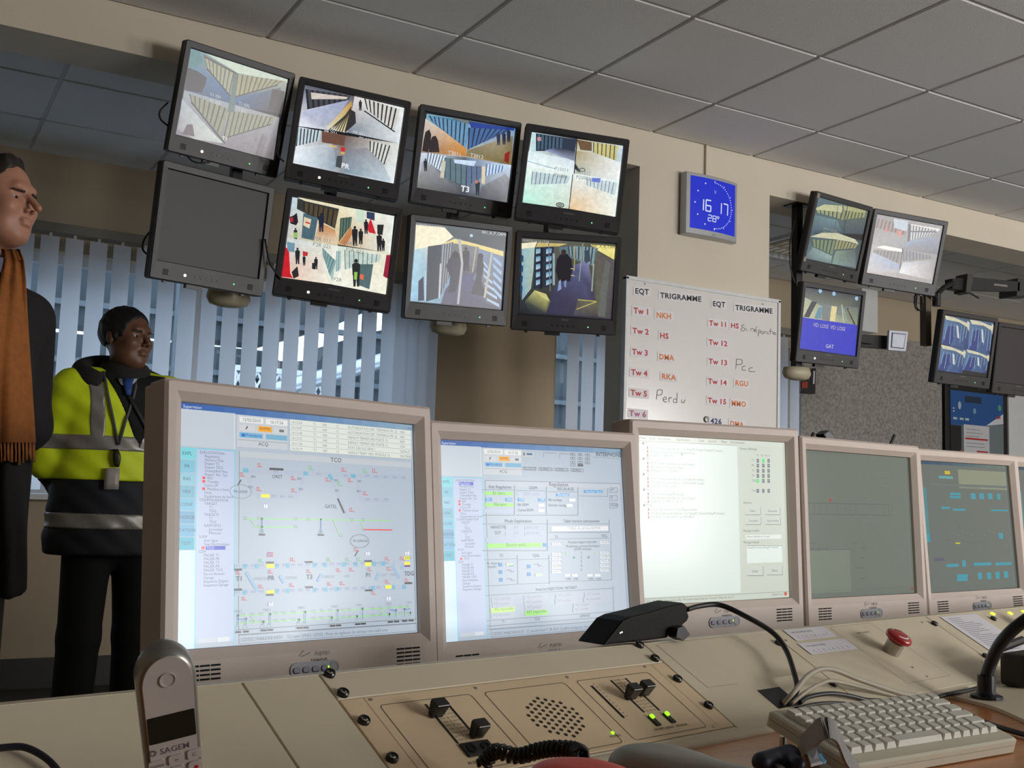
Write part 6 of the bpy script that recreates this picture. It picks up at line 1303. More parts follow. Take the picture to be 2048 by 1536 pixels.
# emergency stop
def estop(x, y, label):
    s, t = cst(x, y); M = CM @ Matrix.Translation((s, t, 0))
    e = tag(empty('emergency_stop', M=M), label, 'button')
    MB().lathe([(.0135, 0), (.0135, .019), (.0125, .020), (.0001, .020)], 24).build('collar', mat('brushed_metal', (176, 170, 158), .35, .8), e, smooth=False)
    MB().lathe([(.010, .019), (.013, .021), (.0195, .0235), (.0205, .0265), (.0195, .030), (.015, .0325), (.008, .0338), (.0001, .0342)], 28).build('mushroom_head', mat('estop_red', (172, 24, 28), .3, coat=.3), e, smooth=True)
    for a0 in (20, 200):
        mb = MB()
        for k in range(8):
            a, b = R(a0+k*12), R(a0+(k+1)*12); z = .0331
            mb.add([(r_*math.cos(w_), r_*math.sin(w_), z+(-.0004 if r_ > .0125 else .0006)) for r_, w_ in ((.0115, a), (.0138, a), (.0138, b), (.0115, b))], [(0, 1, 2, 3)])
        mb.build('turn_arrow', mat('arrow_white', (226, 222, 220), .5), e)
    return e
estop(1782, 1304, 'red mushroom emergency stop button on a metal collar, beside the paper slips')
estop(2062, 1262, 'red mushroom stop button past the yellow lamps at the console end')
# papers taped on the console
def paper(quad, label, rows_, title=True):
    P = [cst(*q) for q in quad]; s0 = (P[0][0]+P[3][0])/2; s1 = (P[1][0]+P[2][0])/2; t0 = (P[0][1]+P[1][1])/2; t1 = (P[2][1]+P[3][1])/2
    f = Flat(s1-s0, t0-t1, 2e-5); f.rect((0, 0), (1, 1), (228, 226, 230), True); rows_(f)
    o = f.build('paper_slip', M_print); o.matrix_basis = CM @ Matrix.Translation(((s0+s1)/2, (t0+t1)/2, .0011)) @ Matrix.Rotation(R(-90), 4, 'X')
    sol = o.data; tag(o, label, 'paper'); return o
def pr1(tt):
    def g(f):
        f.text((.08, .34), .13, tt, (70, 66, 76), raw=True, xs=.9, off=.01)
        for i in range(8): f.text((.12+i*.1, .78), .15, '%d' % ((i*7) % 10), (84, 80, 92), raw=True); f.rect((.115+i*.1, .84), (.16+i*.1, .86), (130, 126, 136), True)
    return g
paper([(1567, 1262), (1650, 1252), (1670, 1275), (1592, 1283)], 'white printed paper slip on the console, reading fonctionnement, nearest the monitors', pr1('Code fonctionnement pupitres'))
paper([(1597, 1289), (1690, 1277), (1713, 1298), (1623, 1312)], 'white printed paper slip on the console, reading chauffage', pr1('Code equipement chauffage'))
def pr2(f):
    for i in range(22):
        y = .06+i*.042; L_ = random.uniform(.2, .7); f.rect((.12, y), (.12+L_, y+.012), (150, 146, 166), True)
paper([(1883, 1232), (1942, 1231), (2090, 1310), (1985, 1312)], 'large white printed sheet lying on the console beyond the red button', pr2)

# rear shelf carrying the desk monitors, and the wooden desk in front
_b = np.array([-.2229, .9748, 0]); _s = [cpt(S0, .002)+_b*.03, cpt(S1, .002)+_b*.03, cpt(S1, .002)+_b*.75, cpt(S0, .002)+_b*.75]
sh_ = tag(MB().prism([(q[0], q[1], SHELFZ-.03) for q in _s], (0, 0, .03)).build('monitor_shelf', mat('shelf_olive', (62, 66, 50), .6), bevel=.003), 'dark olive shelf carrying the row of desk monitors', 'shelf')
sh_.matrix_basis = Matrix.Translation((0, 0, 0))
for x, y in ((-.9, 1.0), (.9, 1.45), (2.8, 1.85)): MB().span((x-.03, y, 0), (x+.03, y+.3, SHELFZ-.03)).build('leg', M_blackp, sh_, bevel=.004)
WZ = .735
def fline(s): p = cpt(s, TF-.003, -.011); return (p[0]+.0028, p[1]-.0125)
pts = [(*fline(S0), WZ), (*fline(S1), WZ), (2.9, .2, WZ), (1.6, .34, WZ), (.2, .36, WZ), (-1.2, .30, WZ)]
wd = tag(MB().prism([(p[0], p[1], WZ-.03) for p in pts][::-1], (0, 0, .03)).build('wooden_desk', M_wood), 'orange beech desk top in front of the sloping console', 'desk')
crv = spline([onZ(x, y, WZ+.004) for x, y in ((1893, 1391), (1925, 1398), (1985, 1414), (2048, 1441), (2120, 1480))], 5)
e0 = fline(.972); e1 = fline(1.9)
pl_ = [tuple(p) for p in crv]+[(e1[0], e1[1]-.12, WZ+.004), (e1[0], e1[1]-.004, WZ+.004), (e0[0], e0[1]-.004, WZ+.004)]
tag(MB().prism([(p[0], p[1], WZ+.0003) for p in pl_], (0, 0, .005)).build('desk_plate', M_cream), 'cream plate with a curved edge on the wooden desk under the gooseneck', 'plate')
for x, y in ((-1.0, .5), (2.2, .6)): MB().span((x-.03, y, 0), (x+.03, y+.06, WZ-.03)).build('leg', M_blackp, wd)

# ---- keyboard
rl, rr_, frr, fl_ = onZ(1543, 1418, .785), onZ(1872, 1383, .785), onZ(2022, 1478, .752), onZ(1706, 1534, .752)
kx = (rr_-rl)+(frr-fl_); kx[2] = 0; kx /= np.linalg.norm(kx); kc = (rl+rr_+frr+fl_)/4
ky = (rl+rr_)/2-(frr+fl_)/2; ky -= kx*np.dot(kx, ky); kd = np.linalg.norm(ky); ky /= kd; kz = np.cross(kx, ky)
KW = (np.linalg.norm(rr_-rl)+np.linalg.norm(frr-fl_))/2
kb = tag(empty('keyboard', M=basis(kx, ky, kz, kc)), 'compact off-white keyboard lying on the wooden desk', 'keyboard')
M_kb = mat('keyboard_body', (198, 192, 172), .5, var=.02); M_key = mat('keycap', (206, 204, 192), .5, var=.02)
o = rrect(-KW/2, -kd/2, KW/2, kd/2, .006); i2 = rrect(-KW/2+.003, -kd/2+.003, KW/2-.003, kd/2-.003, .005); i3 = rrect(-KW/2+.006, -kd/2+.006, KW/2-.006, kd/2-.006, .005)
MB().loft([[(p[0], p[1], -.0175) for p in i3], [(p[0], p[1], -.016) for p in o], [(p[0], p[1], -.008) for p in o]]).build('base', M_kb, kb)
MB().loft([[(p[0], p[1], -.0074) for p in o], [(p[0], p[1], -.002) for p in o], [(p[0], p[1], 0) for p in i2]]).build('top_shell', M_kb, kb)
_km = {}
def key(w_, d_):
    k = (round(w_, 4), round(d_, 4))
    if k not in _km:
        a = rrect(-w_/2, -d_/2, w_/2, d_/2, .001, 1); b = rrect(-w_/2+.0022, -d_/2+.0022, w_/2-.0022, d_/2-.0014, .001, 1)
        _km[k] = MB().loft([[(p[0], p[1], .0004) for p in a], [(p[0], p[1], .0065) for p in b]]).mesh('key', M_key)
    return _km[k]
kw0, kw1 = -KW/2+.012, KW/2-.012; ROWS = 6; kp = (kd-.030)/ROWS
layout = [[1]*15, [1]*13+[2], [1.5]+[1]*12+[1.5], [1.75]+[1]*11+[2.25], [1.25]+[1]*12+[1.75], [1.2, 1, 1.1, 1.1, 4.6]+[1]*6]
for r_, L in enumerate(layout):
    u = (kw1-kw0)/sum(L); x = kw0; y = kd/2-.012-kp*(r_+.5)
    for w_ in L: link('key', key(w_*u-.0010, kp-.0010), kb, Matrix.Translation((x+w_*u/2, y, 0))); x += w_*u
for sx in (-1, 1):
    c_ = np.array([sx*(KW/2-.055), kd/2-.02, -.0175]); wp = wm(kb) @ Vector(c_); MB().box((c_[0], c_[1], -.0175-(wp.z-WZ)/2), (.02, .012, (wp.z-WZ))).build('rear_foot', M_kb, kb)

# ---- radio handset on the console ridge, with its cable
pl0 = cpt(.4, .006, 0)+np.array([.2229, -.9748, 0])*.002; nn = np.array([.2229, -.9748, 0])
sil = [(1207, 1291), (1246, 1242), (1262, 1234), (1300, 1225), (1332, 1215), (1368, 1206), (1376, 1213), (1374, 1221), (1379, 1233), (1375, 1242), (1367, 1249), (1362, 1258), (1340, 1262), (1336, 1276), (1290, 1282)]
rd_ = tag(empty('radio_handset', onPl(1300, 1282, pl0, nn)), 'black ribbed radio handset lying on the console ridge before the mint page', 'handset')
MB().prism([onPl(x, y, pl0, nn) for x, y in sil], tuple(-nn*.046)).build('body', mat('handset_black', (11, 10, 10), .6, var=.1, spec=.2, bump=.1, bscale=300), rd_, world=True, bevel=.003)
MB().prism([onPl(x, y, pl0+nn*.014, nn) for x, y in ((1356, 1256), (1369, 1252), (1381, 1269), (1367, 1282), (1353, 1275))], tuple(-nn*.0145)).build('belt_clip', M_blackp, rd_, world=True, bevel=.001)
for k in range(4): MB().prism([onPl(1285+k*22+dx, 1229-k*6.2+dy, pl0-nn*.008, nn) for dx, dy in ((0, 2), (14, -2), (14, -5), (0, -1))], tuple(-nn*.03)).build('rib', M_blackp, rd_, world=True)
MB().prism([onPl(x, y, pl0+nn*.0006, nn) for x, y in ((1239, 1265), (1245, 1262), (1246, 1265), (1240, 1268))], tuple(-nn*.0006)).build('key_mark', M_chrome, rd_, world=True)
def conp(x, y, n): return onPl(x, y, CO+CN*n, CN)
cpts = [onPl(1374, 1219, pl0-nn*.02, nn), onPl(1400, 1212, pl0-nn*.02, nn), onPl(1440, 1210, pl0-nn*.01, nn), conp(1490, 1232, .035), conp(1545, 1265, .03), conp(1572, 1300, .022), conp(1588, 1345, .018), conp(1594, 1375, .014), conp(1585, 1395, .006), conp(1565, 1404, .002)]
tag(MB().tube(spline(cpts, 8), .0036, 8).build('handset_cable', M_blackp, smooth=True), 'black cable arching from the radio handset into the console slot', 'cable')
M_gcab = mat('grey_cable', (176, 168, 150), .5)
for pts, M_, r_, lab in (([(1566, 1407, .004), (1588, 1384, .02), (1620, 1348, .03), (1660, 1338, .03), (1720, 1360, .02), (1800, 1386, .007), (1832, 1391, .005)], M_gcab, .0034, 'thick grey cable arching highest from the console slot to the keyboard'),
    ([(1583, 1407, .004), (1610, 1385, .016), (1640, 1368, .02), (1665, 1362, .02), (1720, 1374, .012), (1780, 1389, .004), (1800, 1397, .003)], M_gcab, .0026, 'thinner grey cable lying under the thick grey arching cable'),
    ([(1600, 1405, .003), (1617, 1394, .006), (1660, 1387, .008), (1700, 1392, .006), (1735, 1400, .003), (1770, 1401, .003)], M_blackp, .0030, 'black cable running from the console slot behind the keyboard to the nosing'),
    ([(1592, 1417, .0025), (1622, 1410, .004), (1655, 1406, .004), (1690, 1407, .003)], M_blackp, .0024, 'short black cable hugging the console just behind the keyboard')):
    tag(MB().tube(spline([conp(*p) for p in pts], 8), r_, 8).build('cable', M_, smooth=True), lab, 'cable')
tag(MB().tube(spline([onZ(1868, 1397, WZ+.0035), onZ(1886, 1391, WZ+.006), onZ(1905, 1387, WZ+.0083), onZ(1935, 1381, WZ+.0083), onZ(1962, 1374, WZ+.0083)], 6), .0032, 8).build('cable', M_blackp, smooth=True), 'black cable lying on the desk between keyboard and gooseneck', 'cable')
tag(MB().tube(spline([onZ(1890, 1408, WZ+.0045), onZ(1920, 1422, WZ+.0045), onZ(1960, 1440, WZ+.0045), onZ(2000, 1455, WZ+.0045), onZ(2070, 1475, WZ+.0045)], 6), .0034, 8).build('cable', M_blackp, smooth=True), 'dark cable lying along the desk at the end of the keyboard', 'cable')
# ---- gooseneck
gb = onZ(1973, 1396, WZ+.0058)
gk = tag(empty('gooseneck_lamp', gb), 'thick dark gooseneck rising from a round flange on the cream plate', 'lamp')
M_gn = mat('gooseneck_navy', (16, 16, 26), .35, var=.1)
MB().lathe([(.022, 0), (.022, .004), (.014, .007), (.0125, .010), (.0125, .032), (.0001, .032)], 20, Matrix.Translation(gb)).build('flange', M_gn, gk, world=True)
g0 = np.array(gb)+np.array([0, 0, .03]); dep = np.dot(g0-CAM, FW)
gp = [g0]+[at(x, y, dep+dd) for x, y, dd in ((1984, 1320, .0), (2002, 1286, -.01), (2035, 1252, -.02), (2085, 1222, -.03), (2140, 1215, -.04), (2190, 1235, -.05))]
MB().tube(spline(gp, 8), .0088, 12).build('stem', M_gn, gk, smooth=True, world=True)
e_ = gp[-1]; MB().lathe([(.010, .03), (.016, .02), (.030, -.02), (.032, -.03), (.0001, -.026)], 20, Matrix.Translation(e_)).build('lamp_head', M_gn, gk, world=True)
# dark box behind it
bx_ = onZ(2045, 1385, WZ+.0058); bxc = onZ(2060, 1385, WZ+.0058)
db = tag(empty('equipment_box', bxc), 'dark brown equipment box beside the gooseneck', 'box')
Mr = rotz(R(12))
MB().box(tuple(np.array(bxc)+np.array([.075, .052, .0255])), (.12, .044, .05), Mr).build('box_body', mat('dark_brown', (44, 38, 28), .6), db, world=True, bevel=.008)
MB().tube([tuple(np.array(bxc)+np.array([.03, .07, .055])), tuple(np.array(bxc)+np.array([.11, .09, .062]))], .007, 8).build('handle', M_blackp, db, world=True)

# ---- cordless phone in its cradle (front left)
M_ph = mat('phone_silver', (196, 190, 186), .45, .05, var=.02); M_phs = mat('phone_edge', (150, 148, 144), .3, .6)
pt, pbm = at(330, 1306, .705), at(352, 1552, .733)
pz_ = pt-pbm; PHL = .150; pz_ /= np.linalg.norm(pz_); vd = -ray(335, 1420); vd -= pz_*np.dot(vd, pz_); vd /= np.linalg.norm(vd)
yw = R(7); pxr = np.cross(vd, pz_); pxr = -pxr if np.dot(pxr, RT) < 0 else pxr
ey_ = -vd; ex_ = pxr*math.cos(yw)-ey_*math.sin(yw)*-1; ex_ /= np.linalg.norm(ex_); ey_ = np.cross(pz_, ex_)
PM = basis(ex_, ey_, pz_, pt) @ Matrix.Scale(.934, 4)
ph = tag(empty('cordless_phone', M=PM), 'silver cordless phone handset with dark display standing in its cradle', 'phone')
hw = .0198
def pout(hw_, r_, z1, z0_):
    p = [(hw_*math.cos(R(a)), z1-r_+r_*math.sin(R(a))) for a in range(0, 181, 9)]
    return p+[(-hw_*.9, z0_), (hw_*.9, z0_)]
fo = pout(hw, .024, 0, -PHL); fi = pout(hw-.002, .0225, -.002, -PHL+.002)
MB().loft([[(p[0], .024, p[1]) for p in fi], [(p[0]*1.02, .018, p[1]) for p in fo], [(p[0]*1.04, .006, p[1]) for p in fo], [(p[0], 0, p[1]) for p in fi]]).build('back_shell', M_phs, ph, smooth=True)
fp = pout(hw-.0025, .0222, -.0025, -PHL+.004)
MB().loft([[(p[0], .0, p[1]) for p in fp], [(p[0]*.985, -.0018, p[1]) for p in fp]]).build('face_plate', M_ph, ph)
MB().lathe([(.0058, 0), (.0058, .0010), (.0048, .0010), (.0046, .0004), (.0001, .0004)], 20, Matrix.Translation((0, -.0017, -.020)) @ Matrix.Rotation(R(90), 4, 'X')).build('earpiece', M_ph, ph)
MB().loft([[(p[0], -.0014, p[1]) for p in rrect(-.0165, -.069, .0165, -.047, .001)], [(p[0], -.0022, p[1]) for p in rrect(-.0160, -.0685, .0160, -.0475, .001)]]).build('display', mat('phone_lcd', (30, 36, 30), .25), ph)
tx = Flat(.034, .006); tx.text((.22, .9), .75, 'SAGEM', (110, 100, 104), raw=True, off=.01); tx.ring((.08, .5), .06, .34, .16, (110, 100, 104)); o = tx.build('maker_lettering', M_print, ph); o.location = (0, -.0019, -.0755)
def phkey(x, z, w_, h_, c=None, t=None, tc=(120, 116, 116)):
    r_ = rrect(x-w_/2, z-h_/2, x+w_/2, z+h_/2, min(w_, h_)*.25); k = MB().loft([[(p[0], -.0016, p[1]) for p in r_], [(p[0], -.0032, p[1]) for p in r_]]).build('phone_key', M_ph, ph)
    if t: g_ = Flat(w_, h_); g_.text((.5, .68), .42, t, tc, 'C', raw=True); o = g_.build('key_lettering', M_print, k); o.location = (x, -.0033, z)
    if c: q_ = MB().box((x, -.0033, z), (w_*.25, .0004, h_*.5), Matrix.Rotation(R(20), 4, 'Y')).build('key_symbol', mat('sym%d' % c[0], c, .5), k)
phkey(-.0125, -.0855, .011, .0075, None, 'menu'); phkey(.001, -.0845, .0105, .0075, None, 'o'); phkey(.0135, -.0838, .0095, .0075, None, 'C')
phkey(-.0125, -.0985, .011, .0125, (40, 130, 60)); phkey(.0135, -.0965, .0095, .0135, (200, 40, 36)); phkey(.0008, -.0985, .0105, .0165, None, ':')
for r_ in range(4):
    for c in range(3): phkey(-.0125+.013*c, -.113-r_*.0105, .0105, .008, None, '123456789*0#'[r_*3+c])
cb_ = np.array(PM @ Vector((0, .014, -PHL+.02))); 
MB().loft([[(cb_[0]+p[0], cb_[1]+p[1], WZ-.0004) for p in rrect(-.036, -.036, .036, .026, .018)], [(cb_[0]+p[0], cb_[1]+p[1], WZ+.012) for p in rrect(-.034, -.034, .034, .024, .018)], [(cb_[0]+p[0]*.8, cb_[1]+p[1]*.7, max(WZ+.02, cb_[2]-.004)) for p in rrect(-.034, -.03, .034, .03, .015)]]).build('cradle', M_blackp, ph, world=True)
tag(MB().tube(spline([onPl(-40, 1502, CO+CN*.004, CN), onPl(10, 1495, CO+CN*.006, CN), onPl(50, 1495, CO+CN*.008, CN), onPl(90, 1515, CO+CN*.008, CN), onPl(118, 1545, CO+CN*.006, CN), onPl(140, 1590, CO+CN*.004, CN)], 8), .0028, 8).build('cable', mat('navy_cable', (26, 24, 40), .4), smooth=True), 'dark cable curving over the console panel beside the cordless phone', 'cable')

# ---- two desk telephones (handsets seen at the lower edge)
def telephone(far, near, dep, colr, label, zt):
    a = onZ(*far, zt); b = onZ(*near, zt); ax = b-a; L = .205; ax[2] = 0; ax /= np.linalg.norm(ax); ay = np.array([-ax[1], ax[0], 0]); org = a+ax*.022
    M = basis(ax, ay, (0, 0, 1), (org[0], org[1], WZ)); t = tag(empty('telephone', M=M), label, 'telephone'); h0 = zt-WZ
    M_ = mat('phone_%d' % colr[0], colr, .5, var=.02, spec=.3)
    def fn(X, Y, Z):
        z = Z-h0+.022
        d = ell(X, Y, z, (.008, 0, .002), (.040, .030, .024)); d = smin(d, ell(X, Y, z, (.172, 0, .002), (.040, .030, .024)), .05)
        d = smin(d, cap(X, Y*.72, z, (.01, 0, .008), (.17, 0, .008), .017, .017), .03); return smax(d, z-.020, .012)
    organic('handset', fn, (-.045, -.045, h0-.06), (.225, .045, h0+.03), .0035, M_, t)
    MB().loft([[(p[0], p[1], 0) for p in rrect(-.03, -.036, .21, .045, .012)], [(p[0], p[1], h0-.05) for p in rrect(-.028, -.034, .208, .043, .012)], [(p[0], p[1], h0-.042) for p in rrect(-.022, -.028, .202, .037, .012)]]).build('base', mat('phone_base_%d' % colr[0], [int(v*.92) for v in colr], .45), t)
    return t
telephone((1094, 1503), (1330, 1562), 0, (226, 66, 20), 'orange desk telephone with its handset on the rest', .820)
telephone((1250, 1476), (1600, 1552), 0, (150, 148, 136), 'grey desk telephone with its handset on the rest', .812)
cp_ = [at(966, 1530, .99), at(990, 1503, .985), at(1035, 1512, .975), at(1075, 1502, .965), at(1110, 1497, .955), at(1150, 1500, .945), at(1165, 1512, .93)]
cp_ = spline(cp_, 24); hel = []
for i, p in enumerate(cp_):
    a = i*1.05; tdir = (cp_[min(i+1, len(cp_)-1)]-cp_[max(i-1, 0)]); tdir /= np.linalg.norm(tdir); n1 = np.cross(tdir, (0, 0, 1)); n1 /= np.linalg.norm(n1); n2 = np.cross(n1, tdir); hel.append(p+.0062*(math.cos(a)*n1+math.sin(a)*n2))
tag(MB().tube(hel, .0021, 6).build('coiled_cord', M_blackp, smooth=True), 'black coiled handset cord bunched between the jack plate and orange telephone', 'cord')

# ---- lanyard with keys lying in front of the keyboard
ly = tag(empty('key_lanyard', onZ(1640, 1530, WZ)), 'grey lanyard strap with keys and a plastic tag before the keyboard', 'lanyard')
kc_ = lambda cx, cy, z: onZ(1500+cx/3.737, 1320+cy/3.737, z)
def ribbon(pts, wd, th, name, M_):
    P = spline(pts, 6); rg = []
    for i, p in enumerate(P):
        t = P[min(i+1, len(P)-1)]-P[max(i-1, 0)]; t /= np.linalg.norm(t); sd = np.cross(t, (0.3, -1, .35)); sd /= np.linalg.norm(sd); n_ = np.cross(sd, t)
        rg.append([p+sd*wd/2+n_*th/2, p-sd*wd/2+n_*th/2, p-sd*wd/2-n_*th/2, p+sd*wd/2-n_*th/2])
    return MB().loft([[tuple(q) for q in r_] for r_ in rg]).build(name, M_, ly, world=True)
M_strap = mat('strap_grey', (136, 136, 134), .85, var=.1, vscale=200)
ribbon([kc_(395, 640, .765), kc_(460, 580, .80), kc_(540, 512, .825), kc_(620, 520, .825), kc_(665, 600, .81), kc_(720, 720, .79), kc_(800, 830, .77)], .017, .0022, 'strap', M_strap)
MB().prism([kc_(405, 655, .76), kc_(510, 640, .765), kc_(570, 770, .752), kc_(455, 800, .75)], (0, 0, .003)).build('plastic_tag', mat('tag_grey', (150, 152, 156), .4), ly, world=True)
MB().prism([kc_(510, 712, .761), kc_(530, 705, .761), kc_(568, 765, .7575), kc_(548, 775, .7575)], (0, 0, .001)).build('tag_stripe', mat('tag_cyan', (60, 150, 190), .4), ly, world=True)
MB().prism([kc_(470, 560, .79), kc_(540, 505, .815), kc_(560, 590, .79), kc_(500, 610, .78)], (.004, .006, 0)).build('strap_loop', mat('loop_dark', (40, 44, 50), .5), ly, world=True)
def kfob(X, Y, Z): return smin(cap(X, Y, Z, (0, 0, .012), (.045, -.012, .012), .012, .010), cap(X, Y, Z, (.01, .0, .012), (.03, .02, .012), .008), .006)
kf = organic('key_fob', kfob, (-.02, -.03, -.004), (.07, .035, .03), .002, mat('fob_navy', (24, 28, 54), .5), ly); q = kc_(350, 775, WZ)+np.array([-.022, -.012, 0]); kf.matrix_basis = wm(ly).inverted() @ Matrix.Translation(q) @ rotz(R(205))
for k in range(3):
    q = kc_(150+k*25, 760+k*10, WZ+.004+k*.003); MB().box((q[0], q[1], q[2]), (.035, .007, .002), rotz(R(35+k*14))).build('key', M_chrome, ly, world=True)
MB().lathe([(.004, 0), (.004, .012), (.0001, .012)], 10, Matrix.Translation(kc_(248, 655, WZ+.01))).build('key_ring_clip', M_chrome, ly, world=True)

# ---- little things behind the desk monitors
wc = tag(empty('webcam', onY(1660, 880, 2.0)), 'small black webcam standing behind the dim red-marked monitor', 'webcam')
Y_ = 2.0
MB().prism([onY(x, y, Y_) for x, y in ((1647, 868), (1658, 860), (1671, 872), (1668, 884), (1656, 884))], (0, .03, 0)).build('camera_body', M_blackp, wc, world=True, bevel=.003)
MB().tube([onY(1653, 872, Y_+.01), onY(1643, 884, Y_+.01), onY(1643, 960, Y_+.01)], .004, 6).build('stalk', M_blackp, wc, world=True)
q = onY(1643, 960, Y_+.01); MB().span((q[0]-.03, q[1]-.02, SHELFZ), (q[0]+.03, q[1]+.02, SHELFZ+.02)).span((q[0]-.004, q[1]-.004, SHELFZ+.02), (q[0]+.004, q[1]+.004, q[2])).build('foot', M_blackp, wc, world=True)
for x0, y0, x1, y1, lab in ((1619, 884, 1627, 866, 'small black radio antenna sticking up beside the webcam'), (1779, 893, 1789, 870, 'small black radio antenna sticking up between webcam and notice board')):
    a, b = onY(x0, y0, 2.0), onY(x1, y1, 2.0); t = tag(empty('radio_antenna', (a[0], a[1], SHELFZ)), lab, 'antenna'); d = (b-a); MB().tube([a-d*1.5, b], .004, 8).build('antenna', M_blackp, t, world=True)
    c_ = a-d*1.5; MB().span((c_[0]-.03, c_[1]-.015, SHELFZ), (c_[0]+.03, c_[1]+.02, c_[2]+.01)).build('radio_body', M_blackp, t, world=True, bevel=.004)
dv = tag(empty('wall_device', onY(1618, 770, 5.85)), 'small black and red device on the wall below the blue screen', 'device')
MB().prism([onY(x, y, 5.86) for x, y in ((1601, 740), (1632, 736), (1631, 788), (1600, 785))], (0, .052, 0)).build('housing', M_blackp, dv, world=True, bevel=.006)
MB().prism([onY(x, y, 5.855) for x, y in ((1604, 764), (1616, 763), (1615, 776), (1604, 776))], (0, .006, 0)).build('red_face', mat('device_red', (170, 50, 34), .5), dv, world=True)
MB().prism([onY(x, y, 5.855) for x, y in ((1627, 742), (1630, 742), (1629, 768), (1626, 768))], (0, .006, 0)).build('white_edge', M_white, dv, world=True)

# ================================================================== PEOPLE
def head_local(X, Y, Z, c, yaw, pitch=0.0, sc=1.0):
    x, y, z = (X-c[0])/sc, (Y-c[1])/sc, (Z-c[2])/sc
    a, b = math.cos(yaw), math.sin(yaw); x, y = x*a+y*b, -x*b+y*a
    a, b = math.cos(pitch), math.sin(pitch); x, z = x*a+z*b, -x*b+z*a
    return x, y, z
def skull(x, y, z, nose=1.0, jaw=1.0):
    d = ell(x, y, z, (-.014, 0, .028), (.098, .078, .088))
    d = smin(d, ell(x, y, z, (.028, 0, -.038), (.060, .058, .084)), .03)
    d = smin(d, ell(x, y, z, (.052, 0, -.098), (.030, .030*jaw, .022)), .03)
    for s in (-1, 1): d = smin(d, ell(x, y, z, (.015, s*.040, -.068), (.045, .022, .034)), .03); d = smin(d, ell(x, y, z, (.058, s*.040, -.028), (.026, .022, .022)), .022)
    d = smin(d, cap(x, y, z, (.079, -.030, .024), (.079, .030, .024), .0105), .018)
    for s in (-1, 1): d = smax(d, -ell(x, y, z, (.094, s*.032, .004), (.018, .017, .0125)), .012)
    d = smin(d, cap(x, y, z, (.083, 0, .014), (.108*nose+.002, 0, -.030), .0070, .0098), .010)
    for s in (-1, 1): d = smin(d, ell(x, y, z, (.096, s*.0105, -.036), (.010, .0068, .0066)), .007)
    d = smin(d, ell(x, y, z, (.087, 0, -.060), (.013, .023, .0055)), .006); d = smin(d, ell(x, y, z, (.085, 0, -.071), (.012, .019, .0062)), .006)
    d = smax(d, -cap(x, y, z, (.101, -.019, -.0655), (.101, .019, -.0655), .0022), .003)
    for s in (-1, 1): d = smin(d, ell(x, y, z, (-.008, s*.078, -.006), (.017, .008, .028)), .008)
    return d
def hand_sdf(X, Y, Z, c, s):
    """relaxed hand hanging at c, fingers down, s = side"""
    d = ell(X, Y, Z, c, (.016, .040, .048))
    for i, (dy, L) in enumerate(((-.028, .062), (-.010, .072), (.009, .068), (.027, .054))):
        a = (c[0]+.002, c[1]+dy, c[2]-.038); b = (c[0]+.010, c[1]+dy*1.05, c[2]-.038-L*.55); e = (c[0]+.024, c[1]+dy*1.05, c[2]-.038-L*.95)
        d = smin(d, np.minimum(cap(X, Y, Z, a, b, .0092, .0085), cap(X, Y, Z, b, e, .0085, .0072)), .006)
    d = smin(d, cap(X, Y, Z, (c[0]+.008, c[1]-s*.032, c[2]+.012), (c[0]+.026, c[1]-s*.048, c[2]-.034), .0115, .0085), .010)
    return d
def eyes(par, c, yaw, pitch, sc):
    Mh = Matrix.Translation(c) @ rotz(yaw) @ Matrix.Rotation(pitch, 4, 'Y') @ Matrix.Scale(sc, 4)
    for s in (-1, 1):
        m = MB(); m.lathe([(.0001, -.0118), (.006, -.010), (.0112, -.004), (.0118, 0), (.0112, .004), (.006, .010), (.0001, .0118)], 14, Matrix.Rotation(R(90), 4, 'Y')); o = m.build('eyeball', mat('eye_white', (190, 182, 172), .25), par, smooth=True); o.matrix_basis = Mh @ Matrix.Translation((.0682, s*.0315, .002))
        m = MB(); m.lathe([(.0060, 0), (.0052, .0012), (.0001, .0018)], 12, Matrix.Rotation(R(90), 4, 'Y')); i_ = m.build('iris', mat('iris_dark', (34, 24, 18), .2), o); i_.matrix_basis = Matrix.Translation((.0108, -.0015 if s > 0 else .001, 0))
        fb = lambda X, Y, Z, s=s: cap(X, Y, Z, (.0885, s*.016, .0225), (.078, s*.047, .0225), .0034, .0022)
        b = organic('eyebrow', fb, (.06, -.06, .01), (.105, .06, .035), .0018, PM_HAIR[0], par); b.matrix_basis = Mh
def march(fn, Mi, px, py, d0, d1):
    d = ray(px, py); t = d0
    Mi = np.array(Mi)
    while t < d1:
        P = CAM+d*t; q = Mi[:3, :3] @ P+Mi[:3, 3]
        v = float(fn(np.array([q[0]]), np.array([q[1]]), np.array([q[2]]))[0])
        if v < .001: return P
        t += max(v*.6, .0015)
    return None
